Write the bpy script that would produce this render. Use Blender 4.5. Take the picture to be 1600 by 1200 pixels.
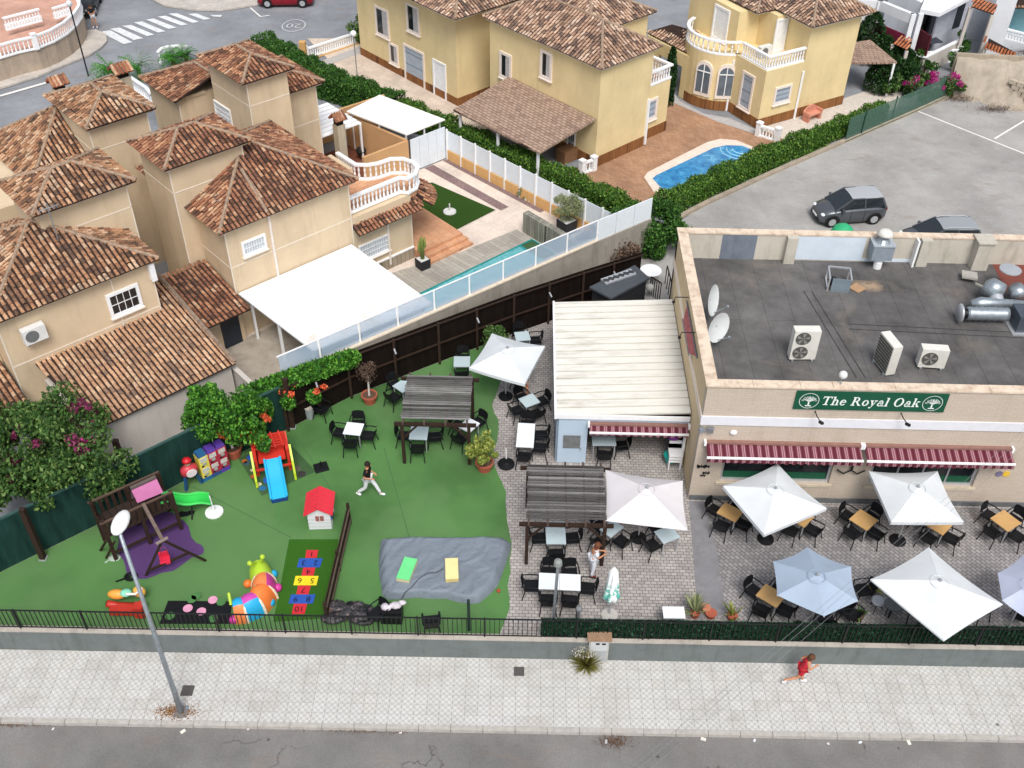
import bpy, math, random
import numpy as np
from mathutils import Matrix, Vector
random.seed(7); rng = np.random.default_rng(11)
SC = bpy.context.scene; COL = SC.collection
for o in list(bpy.data.objects): bpy.data.objects.remove(o)
PI = math.pi; R = math.radians

# ------------------------------------------------------------------ camera, sky, sun, exposure
CAMH = 29.0; FOC = 1612.5
def cam_axes(th, roll, yaw):
    f = np.array([math.sin(yaw)*math.cos(th), math.cos(yaw)*math.cos(th), -math.sin(th)])
    r = np.array([math.cos(yaw), -math.sin(yaw), 0.0]); u = np.cross(r, f)
    return r*math.cos(roll)+u*math.sin(roll), -r*math.sin(roll)+u*math.cos(roll), f
CR, CU, CF = cam_axes(R(40.6), R(.845), R(-.651))
cam = bpy.data.cameras.new('camera'); camo = bpy.data.objects.new('camera', cam); COL.objects.link(camo)
cam.sensor_width = 36; cam.lens = FOC/1600*36; cam.clip_start = .5; cam.clip_end = 900
camo.matrix_world = Matrix(((CR[0], CU[0], -CF[0], 0), (CR[1], CU[1], -CF[1], 0), (CR[2], CU[2], -CF[2], CAMH), (0, 0, 0, 1)))
SC.camera = camo
W = bpy.data.worlds.new('World'); SC.world = W; W.use_nodes = True
nt = W.node_tree; nt.nodes.clear()
sky = nt.nodes.new('ShaderNodeTexSky'); sky.sky_type = 'NISHITA'; sky.sun_disc = False
SUN_EL, SUN_AZ = R(56), R(170)          # azimuth clockwise from +Y
sky.sun_elevation = SUN_EL; sky.sun_rotation = SUN_AZ; sky.altitude = 50; sky.dust_density = 3.0; sky.air_density = 1.0; sky.ozone_density = 1.0
bg = nt.nodes.new('ShaderNodeBackground'); bg.inputs[1].default_value = .125
out = nt.nodes.new('ShaderNodeOutputWorld')
hs = nt.nodes.new('ShaderNodeHueSaturation'); hs.inputs['Saturation'].default_value = .45
nt.links.new(sky.outputs[0], hs.inputs['Color']); nt.links.new(hs.outputs[0], bg.inputs[0]); nt.links.new(bg.outputs[0], out.inputs[0])
sun = bpy.data.lights.new('sun', 'SUN'); sun.energy = 1.9; sun.angle = R(24); sun.color = (1, .965, .92)
suno = bpy.data.objects.new('sun', sun); COL.objects.link(suno)
sd = Vector((math.sin(SUN_AZ)*math.cos(SUN_EL), math.cos(SUN_AZ)*math.cos(SUN_EL), math.sin(SUN_EL)))
suno.rotation_euler = sd.to_track_quat('Z', 'Y').to_euler(); suno.location = (20, -20, 60)
SC.view_settings.view_transform = 'Standard'; SC.view_settings.look = 'None'
SC.view_settings.exposure = 0.44; SC.view_settings.gamma = 1; SC.view_settings.use_curve_mapping = False
SC.render.engine = 'CYCLES'

# ------------------------------------------------------------------ placing: where a line of sight meets a level or a facade
def at(px, py, z=0.75):
    d = CF+(px-800)/FOC*CR-(py-600)/FOC*CU
    t = (z-CAMH)/d[2]; return (float(t*d[0]), float(t*d[1]), z)
class Fr:
    def __init__(s, ox, oy, deg):
        s.o = np.array([ox, oy]); s.ang = R(deg); s.deg = deg
        s.u = np.array([math.cos(s.ang), math.sin(s.ang)]); s.v = np.array([-math.sin(s.ang), math.cos(s.ang)])
    def l(s, px, py, z): d = np.array(at(px, py, z)[:2])-s.o; return float(d@s.u), float(d@s.v)
    def w(s, x, y, z=0.0): p = s.o+x*s.u+y*s.v; return (float(p[0]), float(p[1]), z)
    def hit(s, px, py, axis, val):
        d = CF+(px-800)/FOC*CR-(py-600)/FOC*CU; n = s.u if axis == 'x' else s.v
        t = (val+s.o@n)/(d[:2]@n); P = t*d; q = P[:2]-s.o
        return float(q@s.u), float(q@s.v), float(P[2]+CAMH)
FW = Fr(0, 0, 0)

# ------------------------------------------------------------------ mesh builder
class MB:
    def __init__(s): s.v = []; s.f = []; s.m = []; s.mi = 0; s.fr = None
    def add(s, vs, fs):
        b = len(s.v)
        if s.fr is not None: vs = [s.fr.w(*p) for p in vs]
        s.v.extend([tuple(map(float, p)) for p in vs]); s.f.extend([tuple(b+i for i in f) for f in fs]); s.m.extend([s.mi]*len(fs)); return s
    def box(s, x0, x1, y0, y1, z0, z1):
        return s.add([(x0,y0,z0),(x1,y0,z0),(x1,y1,z0),(x0,y1,z0),(x0,y0,z1),(x1,y0,z1),(x1,y1,z1),(x0,y1,z1)],
            [(0,3,2,1),(4,5,6,7),(0,1,5,4),(1,2,6,5),(2,3,7,6),(3,0,4,7)])
    def obox(s, c, size, rz=0, top=1.0, topy=None):
        cx, cy, cz = c; sx, sy, sz = size; co, si = math.cos(rz), math.sin(rz); V = []
        topy = top if topy is None else topy
        for zz, k, ky in ((-.5, 1, 1), (.5, top, topy)):
            for a, b in ((-.5,-.5),(.5,-.5),(.5,.5),(-.5,.5)):
                x, y = a*sx*k, b*sy*ky; V.append((cx+x*co-y*si, cy+x*si+y*co, cz+zz*sz))
        return s.add(V, [(0,3,2,1),(4,5,6,7),(0,1,5,4),(1,2,6,5),(2,3,7,6),(3,0,4,7)])
    def beam(s, p, q, w, h=None, up=(0,0,1)):
        h = h or w; p = Vector(p); q = Vector(q); d = (q-p).normalized(); up = Vector(up)
        if abs(d.dot(up)) > .97: up = Vector((0,1,0))
        a = d.cross(up).normalized(); b = a.cross(d).normalized(); V = []
        for c in (p, q):
            for i, j in ((-1,-1),(1,-1),(1,1),(-1,1)): V.append(tuple(c+a*i*w/2+b*j*h/2))
        return s.add(V, [(0,3,2,1),(4,5,6,7),(0,1,5,4),(1,2,6,5),(2,3,7,6),(3,0,4,7)])
    def tube(s, pts, r, n=6, caps=True):
        pts = [Vector(p) for p in pts]; rs = r if isinstance(r, (list, tuple)) else [r]*len(pts); V = []; F = []
        prev = None
        for i, p in enumerate(pts):
            d = (pts[min(i+1, len(pts)-1)]-pts[max(i-1, 0)]).normalized()
            if prev is None:
                up = Vector((0,0,1)) if abs(d.z) < .9 else Vector((1,0,0)); a = d.cross(up).normalized()
            else: a = (prev-d*prev.dot(d)).normalized()
            prev = a; b = d.cross(a)
            for k in range(n):
                t = 2*PI*k/n; V.append(tuple(p+a*math.cos(t)*rs[i]+b*math.sin(t)*rs[i]))
        for i in range(len(pts)-1):
            for k in range(n): k2 = (k+1) % n; F.append((i*n+k, i*n+k2, (i+1)*n+k2, (i+1)*n+k))
        if caps: F.append(tuple(range(n-1, -1, -1))); F.append(tuple((len(pts)-1)*n+k for k in range(n)))
        return s.add(V, F)
    def lathe(s, prof, c=(0,0,0), n=12, ex=1, ey=1):
        V = []; F = []
        for r, z in prof:
            for k in range(n): t = 2*PI*k/n; V.append((c[0]+r*ex*math.cos(t), c[1]+r*ey*math.sin(t), c[2]+z))
        for i in range(len(prof)-1):
            for k in range(n): k2 = (k+1) % n; F.append((i*n+k, i*n+k2, (i+1)*n+k2, (i+1)*n+k))
        F.append(tuple(range(n-1, -1, -1))); F.append(tuple((len(prof)-1)*n+k for k in range(n)))
        return s.add(V, F)
    def cyl(s, c, r, h, n=12, r1=None): return s.lathe([(r, 0), (r if r1 is None else r1, h)], c, n)
    def sph(s, c, r, n=10, m=6, sx=1, sy=1, sz=1, half=False):
        pr = []; lo = 0 if half else -PI/2
        for i in range(m+1): t = lo+(PI/2-lo)*i/m; pr.append((max(r*math.cos(t), .001), r*math.sin(t)*sz))
        return s.lathe(pr, c, n, sx, sy)
    def prism(s, poly, z0, z1):
        n = len(poly); A = sum(poly[i][0]*poly[(i+1) % n][1]-poly[(i+1) % n][0]*poly[i][1] for i in range(n))
        if A < 0: poly = poly[::-1]
        V = [(p[0], p[1], z0) for p in poly]+[(p[0], p[1], z1) for p in poly]
        F = [tuple(range(n-1, -1, -1)), tuple(range(n, 2*n))]+[(i, (i+1) % n, (i+1) % n+n, i+n) for i in range(n)]
        return s.add(V, F)
    def sheet(s, poly, z):
        A = sum(poly[i][0]*poly[(i+1) % len(poly)][1]-poly[(i+1) % len(poly)][0]*poly[i][1] for i in range(len(poly)))
        if A < 0: poly = poly[::-1]
        return s.add([(p[0], p[1], z) for p in poly], [tuple(range(len(poly)))])
    def slab(s, pts, t):
        n = len(pts); nn = (Vector(pts[1])-Vector(pts[0])).cross(Vector(pts[2])-Vector(pts[1])).normalized()
        if nn.z < 0: nn = -nn
        lo = [tuple(Vector(p)-nn*t) for p in pts]
        return s.add(list(pts)+lo, [tuple(range(n)), tuple(range(2*n-1, n-1, -1))]+[((i+1) % n, i, i+n, (i+1) % n+n) for i in range(n)])
    def wall(s, pts, w, z0, z1, closed=False):        # straight wall pieces along a line of points
        P = [Vector((p[0], p[1])) for p in pts]; n = len(P); L = []; Rr = []
        for i in range(n):
            if closed: a, b = P[i-1], P[(i+1) % n]
            else: a, b = P[max(i-1, 0)], P[min(i+1, n-1)]
            d1 = (P[i]-a).normalized() if (P[i]-a).length > 1e-6 else (b-P[i]).normalized()
            d2 = (b-P[i]).normalized() if (b-P[i]).length > 1e-6 else d1
            t = (d1+d2).normalized(); nn = Vector((-t.y, t.x)); k = w/2/max(.4, nn.dot(Vector((-d1.y, d1.x))))
            L.append(P[i]+nn*k); Rr.append(P[i]-nn*k)
        m = n if closed else n-1
        for i in range(m):
            j = (i+1) % n; z0a = z0[i] if isinstance(z0, list) else z0; z0b = z0[j] if isinstance(z0, list) else z0
            za = z1[i] if isinstance(z1, list) else z1; zb = z1[j] if isinstance(z1, list) else z1
            s.add([(Rr[i].x,Rr[i].y,z0a),(Rr[j].x,Rr[j].y,z0b),(L[j].x,L[j].y,z0b),(L[i].x,L[i].y,z0a),(Rr[i].x,Rr[i].y,za),(Rr[j].x,Rr[j].y,zb),(L[j].x,L[j].y,zb),(L[i].x,L[i].y,za)],
                [(0,3,2,1),(4,5,6,7),(0,1,5,4),(1,2,6,5),(2,3,7,6),(3,0,4,7)])
        return s
    def grid(s, fn, nu, nv):
        V = [fn(i/nu, j/nv) for j in range(nv+1) for i in range(nu+1)]; w = nu+1
        return s.add(V, [(j*w+i, j*w+i+1, (j+1)*w+i+1, (j+1)*w+i) for j in range(nv) for i in range(nu)])

def mesh_of(mb, name, mats, smooth=False):
    me = bpy.data.meshes.new(name); me.from_pydata(mb.v, [], mb.f); 
    mats = mats if isinstance(mats, (list, tuple)) else [mats]
    for m in mats: me.materials.append(m)
    if len(mats) > 1: me.polygons.foreach_set('material_index', mb.m)
    if smooth: me.polygons.foreach_set('use_smooth', [True]*len(me.polygons))
    me.update(); return me
def obj(name, mb, mats, parent=None, smooth=False, local=False):
    """one mesh object; vertices are given in world space unless local=True"""
    me = mesh_of(mb, name, mats, smooth); o = bpy.data.objects.new(name, me); COL.objects.link(o)
    V = [Vector(v) for v in mb.v]
    if parent is not None:
        o.parent = parent
        if not local: me.transform(world_of(parent).inverted())
    elif not local and V:
        xs = [v.x for v in V]; ys = [v.y for v in V]; zs = [v.z for v in V]
        c = Vector(((min(xs)+max(xs))/2, (min(ys)+max(ys))/2, min(zs))); me.transform(Matrix.Translation(-c)); o.location = c
    return o
def world_of(o):
    m = Matrix.LocRotScale(o.location, o.rotation_euler, o.scale)
    return world_of(o.parent) @ m if o.parent else m
def tag(o, label=None, cat=None, group=None, kind=None):
    if label: o['label'] = label
    if cat: o['category'] = cat
    if group: o['group'] = group
    if kind: o['kind'] = kind
    return o
def thing(name, label, cat, loc=(0,0,0), rz=0, group=None):
    o = bpy.data.objects.new(name, None); COL.objects.link(o); o.empty_display_size = .3
    o.location = loc; o.rotation_euler = (0, 0, rz); return tag(o, label, cat, group)
def struct(name, mb, m, parent=None, smooth=False):
    o = obj(name, mb, m, parent, smooth)
    if parent is None: o['kind'] = 'structure'
    return o
def one(name, mb, m, label, cat, group=None, smooth=False): return tag(obj(name, mb, m, None, smooth), label, cat, group)
def stuff(o): o['kind'] = 'stuff'; return o
def kids(o): return [c for c in bpy.data.objects if c.parent == o]
TREE = {}
def copy_tree(o, loc=None, rz=None, label=None, group=None):
    if o.name not in TREE: TREE[o.name] = [(c, kids(c)) for c in kids(o)]
    r = o.copy(); COL.objects.link(r)
    if loc is not None: r.location = loc
    if rz is not None: r.rotation_euler = (0, 0, rz)
    if label: r['label'] = label
    if group: r['group'] = group
    for c, gs in TREE[o.name]:
        d = c.copy(); COL.objects.link(d); d.parent = r
        for g in gs: e = g.copy(); COL.objects.link(e); e.parent = d
    return r

# ------------------------------------------------------------------ materials
def lin(h, k=1.0):
    h = h.lstrip('#'); c = [int(h[i:i+2], 16)/255 for i in (0, 2, 4)]
    return tuple(min(1, ((x/12.92) if x <= .04045 else ((x+.055)/1.055)**2.4)*k) for x in c)+(1,)
class Mt:
    def __init__(s, name, rough=.7, metal=0, spec=.3):
        s.m = bpy.data.materials.new(name); s.m.use_nodes = True; s.t = s.m.node_tree; s.b = s.t.nodes['Principled BSDF']
        s.b.inputs['Roughness'].default_value = rough; s.b.inputs['Metallic'].default_value = metal
        s.b.inputs['Specular IOR Level'].default_value = spec; s.crd = None
    def n(s, typ, ins=None, **kw):
        x = s.t.nodes.new(typ)
        for k, v in kw.items(): setattr(x, k, v)
        for k, v in (ins or {}).items():
            if hasattr(v, 'is_output') and v.is_output: s.t.links.new(v, x.inputs[k])
            else: x.inputs[k].default_value = v
        return x
    def pos(s, scale=(1,1,1), rot=(0,0,0), obj=False):
        src = s.n('ShaderNodeTexCoord').outputs['Object'] if obj else s.n('ShaderNodeNewGeometry').outputs['Position']
        return s.n('ShaderNodeMapping', {'Vector': src, 'Scale': scale, 'Rotation': rot}).outputs[0]
    def noise(s, scale, vec=None, detail=3, rough=.6, dist=0):
        return s.n('ShaderNodeTexNoise', {'Vector': vec if vec is not None else s.pos(), 'Scale': scale, 'Detail': detail, 'Roughness': rough, 'Distortion': dist}).outputs['Fac']
    def ramp(s, fac, stops, const=False):
        r = s.n('ShaderNodeValToRGB', {'Fac': fac}); e = r.color_ramp.elements
        if const: r.color_ramp.interpolation = 'CONSTANT'
        while len(e) < len(stops): e.new(.5)
        for i, (p, c) in enumerate(stops): e[i].position = p; e[i].color = c if isinstance(c, tuple) else (c, c, c, 1)
        return r.outputs[0]
    def mix(s, fac, a, b, mode='MIX'):
        x = s.t.nodes.new('ShaderNodeMix'); x.data_type = 'RGBA'; x.blend_type = mode
        for i, v in ((0, fac), (6, a), (7, b)):
            if hasattr(v, 'is_output'): s.t.links.new(v, x.inputs[i])
            else: x.inputs[i].default_value = v
        return x.outputs[2]
    def math(s, op, a, b=0.0, c=None):
        x = s.n('ShaderNodeMath', operation=op)
        for i, v in enumerate((a, b) if c is None else (a, b, c)):
            if hasattr(v, 'is_output'): s.t.links.new(v, x.inputs[i])
            else: x.inputs[i].default_value = v
        return x.outputs[0]
    def col(s, c):
        if hasattr(c, 'is_output'): s.t.links.new(c, s.b.inputs['Base Color'])
        else: s.b.inputs['Base Color'].default_value = c
        return s
    def bump(s, h, strength=.4, dist=.02):
        x = s.n('ShaderNodeBump', {'Height': h, 'Strength': strength, 'Distance': dist}); s.t.links.new(x.outputs[0], s.b.inputs['Normal']); return s
def sc(c, k): return (min(1, c[0]*k), min(1, c[1]*k), min(1, c[2]*k), 1)
MC = {}
def plain(hexc, rough=.6, k=1.0, var=.12, scale=4, metal=0, bump=0, bscale=80, spec=.3, name=None):
    key = (hexc, rough, k, var, scale, metal, bump, spec)
    if key in MC: return MC[key]
    m = Mt(name or 'paint_'+hexc.strip('#'), rough, metal, spec); c = lin(hexc, k)
    if var: m.col(m.ramp(m.noise(scale, detail=4), [(.3, sc(c, 1-var)), (.7, sc(c, 1+var))]))
    else: m.col(c)
    if bump: m.bump(m.noise(bscale, detail=2), bump, .01)
    MC[key] = m.m; return m.m
def stucco(name, hexc, k=1.0, dirt='#7a6248', amt=.35):
    m = Mt(name, .92, spec=.1); c = lin(hexc, k)
    a = m.ramp(m.noise(.7, detail=5), [(.3, sc(c, .9)), (.7, sc(c, 1.06))])
    st = m.ramp(m.noise(1.0, m.pos((1.6, 1.6, .25)), 5, .7), [(.52, 0.0), (.8, 1.0)])
    f = m.math('MULTIPLY', st, amt); a = m.mix(f, a, lin(dirt, k))
    m.col(a).bump(m.noise(60, detail=3), .25, .01); return m.m
def leafmat(name, stops, rough=.55):
    m = Mt(name, rough, spec=.25); g = m.n('ShaderNodeNewGeometry')
    m.col(m.ramp(g.outputs['Random Per Island'], stops))
    tr = m.n('ShaderNodeBsdfTranslucent', {'Color': m.mix(.5, (0,0,0,1), stops[-1][1])}); ms = m.n('ShaderNodeMixShader', {'Fac': .2})
    m.t.links.new(m.b.outputs[0], ms.inputs[1]); m.t.links.new(tr.outputs[0], ms.inputs[2])
    m.t.links.new(ms.outputs[0], m.t.nodes['Material Output'].inputs[0]); return m.m
def tilemat(name, stops, k=1.0):
    m = Mt(name, .85, spec=.15); g = m.n('ShaderNodeNewGeometry'); oi = m.n('ShaderNodeObjectInfo')
    f = m.math('FRACT', m.math('ADD', m.math('MULTIPLY', g.outputs['Random Per Island'], 1.0), m.math('MULTIPLY', oi.outputs['Random'], 7.31)))
    f = m.math('ADD', m.math('MULTIPLY', f, .66), m.math('MULTIPLY_ADD', m.noise(1.3, detail=6, rough=.75), 1.3, -.46)); c = m.ramp(f, stops); big = m.ramp(m.noise(.8, detail=3), [(.4, 0.0), (.65, 1.0)])
    c = m.mix(m.math('MULTIPLY', big, .35), c, lin('#6b5a50'))
    gr = m.ramp(m.noise(28, detail=3), [(.35, (.62,.6,.6,1)), (.65, (1.15,1.12,1.1,1))])
    m.col(m.mix(1.0, c, gr, 'MULTIPLY')).bump(m.noise(40), .3, .01); return m.m
TILE_RED = tilemat('roof_tile_red', [(0, lin('#46372f')), (.2, lin('#63493b')), (.4, lin('#8a5f4a')), (.6, lin('#a5755a')), (.8, lin('#c09270')), (.93, lin('#d2b598')), (1, lin('#5c4a44'))])
TILE_TAN = tilemat('roof_tile_tan', [(0, lin('#6a5a52')), (.15, lin('#8a7466')), (.35, lin('#b89272')), (.65, lin('#cda584')), (.85, lin('#dcbf9e')), (1, lin('#9c8576'))])
TILE_MIX = tilemat('roof_tile_mottled', [(0, lin('#463a33')), (.22, lin('#6b5546')), (.45, lin('#a3785a')), (.65, lin('#bd9270')), (.85, lin('#d8bc9e')), (1, lin('#57483f'))])
TILE_YEL = tilemat('roof_tile_blend', [(0, lin('#4f4541')), (.25, lin('#6f6058')), (.5, lin('#b08f78')), (.72, lin('#cfb098')), (.9, lin('#e4d0bc')), (1, lin('#6a564e'))])
RIDGE = plain('#a8917c', .85, .8, .3, 6, bump=.3, bscale=30, name='ridge_mortar'); RIDGE2 = plain('#8f7c6c', .9, .8, .35, 5, name='ridge_weathered')
UNDER = plain('#3a2b26', .9, .8, .2, 3, name='tile_gap_shade'); SOFFIT = plain('#d8c6ae', .8, .9, name='eave_board')  # dark terracotta slab; its darkness paints the shadow between tile columns
WALL_TAN = stucco('tan_stucco', '#d8c3a5', .93, '#8a6e50', .3); WALL_YEL = stucco('yellow_stucco', '#e4cf9f', .94, '#9a7c48', .22)
WALL_WHT = stucco('white_stucco', '#e6e8ec', .95, '#9a948c', .25); WALL_GRY = stucco('pale_grey_stucco', '#cfc8c0', .9)
LINE = plain('#e6dccd', .8, .95, .05, name='pale_joint'); WHITE = plain('#f2f3f4', .45, .93, .04, name='white_paint')
WOODB = plain('#4a352a', .75, .45, .3, 9, bump=.2, bscale=40, name='dark_brown_wood')
BLACK = plain('#17181b', .5, .8, .15, 5, name='black_resin'); DKMET = plain('#1d1e20', .45, .9, .1, name='black_iron')
GALV = plain('#a9b2b8', .38, .9, .18, 8, metal=.65, name='galvanised_steel'); ALU = plain('#c9ccd0', .4, .9, .05, metal=.5, name='aluminium')
TERRA = plain('#b2604a', .8, .9, .15, 12, name='terracotta'); SOIL = plain('#6d5444', .95, .7, .3, 20, name='soil')
SKIN = plain('#c98f6d', .55, .9, .04, name='skin')
# ================================================================== SETTING
ZT = .75                                       # level of the terrace, gardens, car park and back streets
G = Fr(-12, 35.6, 43)                          # the row of tan villas
Y2 = Fr(3.84, 51.65, 43)                       # the yellow villas
_b = at(1182, 201, .75); Y3 = Fr(_b[0], _b[1], 31)
def ext(a, b, ta, tb):                         # extend a line beyond both of its ends
    d = Vector((b[0]-a[0], b[1]-a[1])).normalized(); return (a[0]-d.x*ta, a[1]-d.y*ta), (b[0]+d.x*tb, b[1]+d.y*tb)
# --- materials of the ground
def asphalt(name, hexc, crack=True, k=.9):
    m = Mt(name, .93, spec=.15); c = lin(hexc, k)
    a = m.ramp(m.noise(.35, detail=6, rough=.65), [(.3, sc(c, .78)), (.5, c), (.7, sc(c, 1.22))])
    sp = m.ramp(m.noise(30, detail=3, rough=.8), [(.35, (.8,.8,.8,1)), (.65, (1.2,1.2,1.2,1))]); a = m.mix(1.0, a, sp, 'MULTIPLY')
    br = m.ramp(m.noise(.6, m.pos((1, 2.5, 1)), 5, .7), [(.56, 0.0), (.75, .5)]); a = m.mix(br, a, lin('#8f7d6c', k))
    if crack:
        wv = m.n('ShaderNodeVectorMath', {0: m.pos(), 1: m.n('ShaderNodeTexNoise', {'Vector': m.pos(), 'Scale': 1.3, 'Detail': 5}).outputs['Color']}, operation='ADD').outputs[0]
        vo = m.n('ShaderNodeTexVoronoi', {'Vector': wv, 'Scale': .22}, feature='DISTANCE_TO_EDGE').outputs['Distance']
        cr = m.ramp(vo, [(.0, .8), (.005, 0.0)]); gate = m.ramp(m.noise(.25), [(.48, 0.0), (.55, .75)])
        a = m.mix(m.math('MULTIPLY', cr, gate), a, lin('#2a2622', k))
        dd = m.n('ShaderNodeTexVoronoi', {'Vector': m.pos(), 'Scale': .9}).outputs['Distance']
        a = m.mix(m.ramp(dd, [(.03, .6), (.06, 0.0)]), a, lin('#2f2b28', k))
    m.col(a).bump(m.noise(90, detail=2), .5, .01); return m.m
A_FRONT = asphalt('asphalt_front', '#858381', True, .8); A_BACK = asphalt('asphalt_back', '#8d9095', False); A_PARK = asphalt('asphalt_car_park', '#aba9a6', False, .82)
def sidewalk_mat():
    m = Mt('pavement_tile', .85, spec=.2); g = m.n('ShaderNodeNewGeometry'); c = lin('#d9d8d4', .82)
    oi = m.n('ShaderNodeObjectInfo'); f = m.math('FRACT', m.math('ADD', g.outputs['Random Per Island'], m.math('MULTIPLY', oi.outputs['Random'], 5.17)))
    base = m.ramp(f, [(0, sc(c, .95)), (.8, sc(c, 1.03)), (1, sc(lin('#d6d3cd', .86), .95))])
    ck = m.n('ShaderNodeTexChecker', {'Vector': m.pos((1,1,1), (0,0,0)), 'Scale': 10.0, 'Color1': (1,1,1,1), 'Color2': (.78,.78,.785,1)})
    base = m.mix(1.0, base, ck.outputs[0], 'MULTIPLY')
    dirt = m.ramp(m.noise(.8, detail=6, rough=.7), [(.47, 0.0), (.75, .6)]); base = m.mix(dirt, base, lin('#a09a92', .88))
    wr = m.ramp(m.n('ShaderNodeSeparateXYZ', {'Vector': m.pos()}).outputs[1], [(0, 0.0), (1, 0.0)])
    spots = m.n('ShaderNodeTexVoronoi', {'Vector': m.pos(), 'Scale': .55}).outputs['Distance']
    base = m.mix(m.ramp(spots, [(.02, .7), (.04, 0.0)]), base, lin('#4a443e', .9))
    m.col(base).bump(ck.outputs['Fac'], .35, .006); return m.m
M_TILE = sidewalk_mat(); M_KERB = plain('#b5b1aa', .9, .9, .15, 6, bump=.3, bscale=60, name='kerb_concrete')
def conc(name, hexc, k=.9, streak='#6f6a62'):
    m = Mt(name, .9, spec=.15); c = lin(hexc, k)
    a = m.ramp(m.noise(1.3, detail=6, rough=.7), [(.3, sc(c, .84)), (.7, sc(c, 1.12))])
    st = m.ramp(m.noise(1.0, m.pos((2.2, 2.2, .35)), 6, .7), [(.5, 0.0), (.75, .55)])
    m.col(m.mix(st, a, lin(streak, k))).bump(m.noise(35, detail=4), .4, .02); return m.m
M_GREYWALL = conc('grey_green_render', '#767d7c', .86, '#50534f'); M_COPE = conc('coping_stone', '#bdb5ab', .9); M_CONC = conc('stained_concrete', '#a8a196', .85, '#6a6258')
def turf(name, hexc, k=1.0, patchy=.3, alt='#6f9160'):
    m = Mt(name, .95, spec=.05); c = lin(hexc, k)
    a = m.ramp(m.noise(.28, detail=4, rough=.55), [(.38, sc(c, 1-patchy)), (.5, c), (.62, sc(c, 1+patchy*.7))])
    big = m.ramp(m.noise(.16, m.pos((1,1,1)), 2), [(.48, 0.0), (.52, .4)]); a = m.mix(big, a, lin(alt, k))
    fine = m.ramp(m.noise(45, detail=3, rough=.8), [(.3, (.72,.74,.7,1)), (.7, (1.25,1.22,1.25,1))])
    m.col(m.mix(1.0, a, fine, 'MULTIPLY')).bump(m.noise(120, detail=2), .8, .02); return m.m
M_TURF = turf('artificial_turf', '#5f8c52', .84, .22); M_TURF2 = turf('dark_artificial_turf', '#3f7026', .75, .08, '#467a2c'); M_LAWN = turf('lawn_turf', '#3c5a26', .72, .08, '#3f5e28')
def pavers(name, c1, c2, joint, sx, sy, rot=0, k=.88, bumpk=.6, mort=.012):
    m = Mt(name, .88, spec=.15)
    b = m.n('ShaderNodeTexBrick', {'Vector': m.pos((1,1,1), (0,0,R(rot))), 'Color1': lin(c1, k), 'Color2': lin(c2, k), 'Mortar': lin(joint, k), 'Scale': 1.0, 'Mortar Size': mort, 'Mortar Smooth': .2, 'Bias': 0.0, 'Brick Width': sx, 'Row Height': sy})
    d = m.ramp(m.noise(.5, detail=6, rough=.65), [(.3, (.74,.74,.76,1)), (.55, (1,1,1,1)), (.75, (1.14,1.12,1.1,1))])
    f = m.ramp(m.noise(14, detail=3), [(.3, (.88,.88,.88,1)), (.7, (1.1,1.1,1.1,1))])
    m.col(m.mix(1.0, m.mix(1.0, b.outputs[0], d, 'MULTIPLY'), f, 'MULTIPLY')).bump(b.outputs[1], -bumpk, .012); return m.m
M_PAVE = pavers('terrace_pavers', '#bdb7b2', '#a39e9b', '#77716d', .21, .135, 0)
M_COBBLE = pavers('worn_setts', '#aaa6a5', '#918e8e', '#676463', .2, .14, 52)
M_PATIOW = pavers('pale_stone_paving', '#e4d6c8', '#dccdbf', '#c9bbae', .8, .8, 43, .92, .2, .008)
M_DECK = pavers('grey_plank_paving', '#bdb7ac', '#a9a297', '#8c857a', 1.6, .22, 43, .9, .2, .008)
M_STRIPE = pavers('mauve_stripe_paving', '#96807d', '#8a7473', '#6d5a59', .3, .15, 133, .9, .3, .01)
M_SALMON = pavers('salmon_tiles', '#d9a884', '#cf9a76', '#b78768', .4, .4, 43, .9, .2, .01)
M_PATIOY = pavers('brick_patio', '#ba9478', '#aa8468', '#94755d', .4, .2, 43, .88, .3, .012)
M_PALEPAV = pavers('cream_paving', '#d8c8b8', '#cfbfae', '#b8a898', .5, .5, 43, .92, .2, .01)
M_PINKPAV = pavers('pink_terrace', '#cfa592', '#c79b88', '#bd866e', .5, .5, 20, .92, .2, .008)
M_EARTH = conc('dry_earth', '#b3a898', .86, '#7d7264')

# --- base ground
gb = MB().sheet([(-260, 20.1), (260, 20.1), (260, 620), (-260, 620)], ZT-.03)
struct('ground', gb, A_BACK)
kl, kr = ext(at(0, 1128, 0), at(1600, 1157, 0), 80, 80); wl, wr_ = ext(at(0, 1014, 0), at(1600, 1043.5, 0), 80, 80)
struct('road', MB().sheet([(-260, -200), (260, -200), (260, kr[1]), kr, kl, (-260, kl[1])], -.14), A_FRONT)
# sidewalk: bed, kerb stones and tiles
sdw = struct('sidewalk', MB().sheet([(kl[0], kl[1]), (kr[0], kr[1]), (wr_[0], wr_[1]+.1), (wl[0], wl[1]+.1)], -.012), plain('#8d877e', .95, .8, .15, 5, name='tile_bed'))
S = Fr(*at(0, 1128, 0)[:2], math.degrees(math.atan2(kr[1]-kl[1], kr[0]-kl[0])))   # x along the kerb, y to the wall
KW = .16
kst = MB().obox((.495, KW/2, -.075), (.982, KW, .17), 0); kme = mesh_of(kst, 'kerb_stone', M_KERB)
for i in range(-8, 34):
    o = bpy.data.objects.new('kerb_stone', kme); COL.objects.link(o); o.parent = sdw
    p = S.w(i*1.0, 0, random.uniform(-.004, .004)); o.location = Vector(p)-sdw.location; o.rotation_euler = (0, 0, S.ang)
cells = []
sw_w = (S.l(800, 1029, 0)[1])-KW
nr = 7; th = sw_w/nr; tw = .4
tme = mesh_of(MB().obox((tw/2, th/2, -.006), (tw-.008, th-.008, .02), 0), 'paving_tile', M_TILE)
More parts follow.
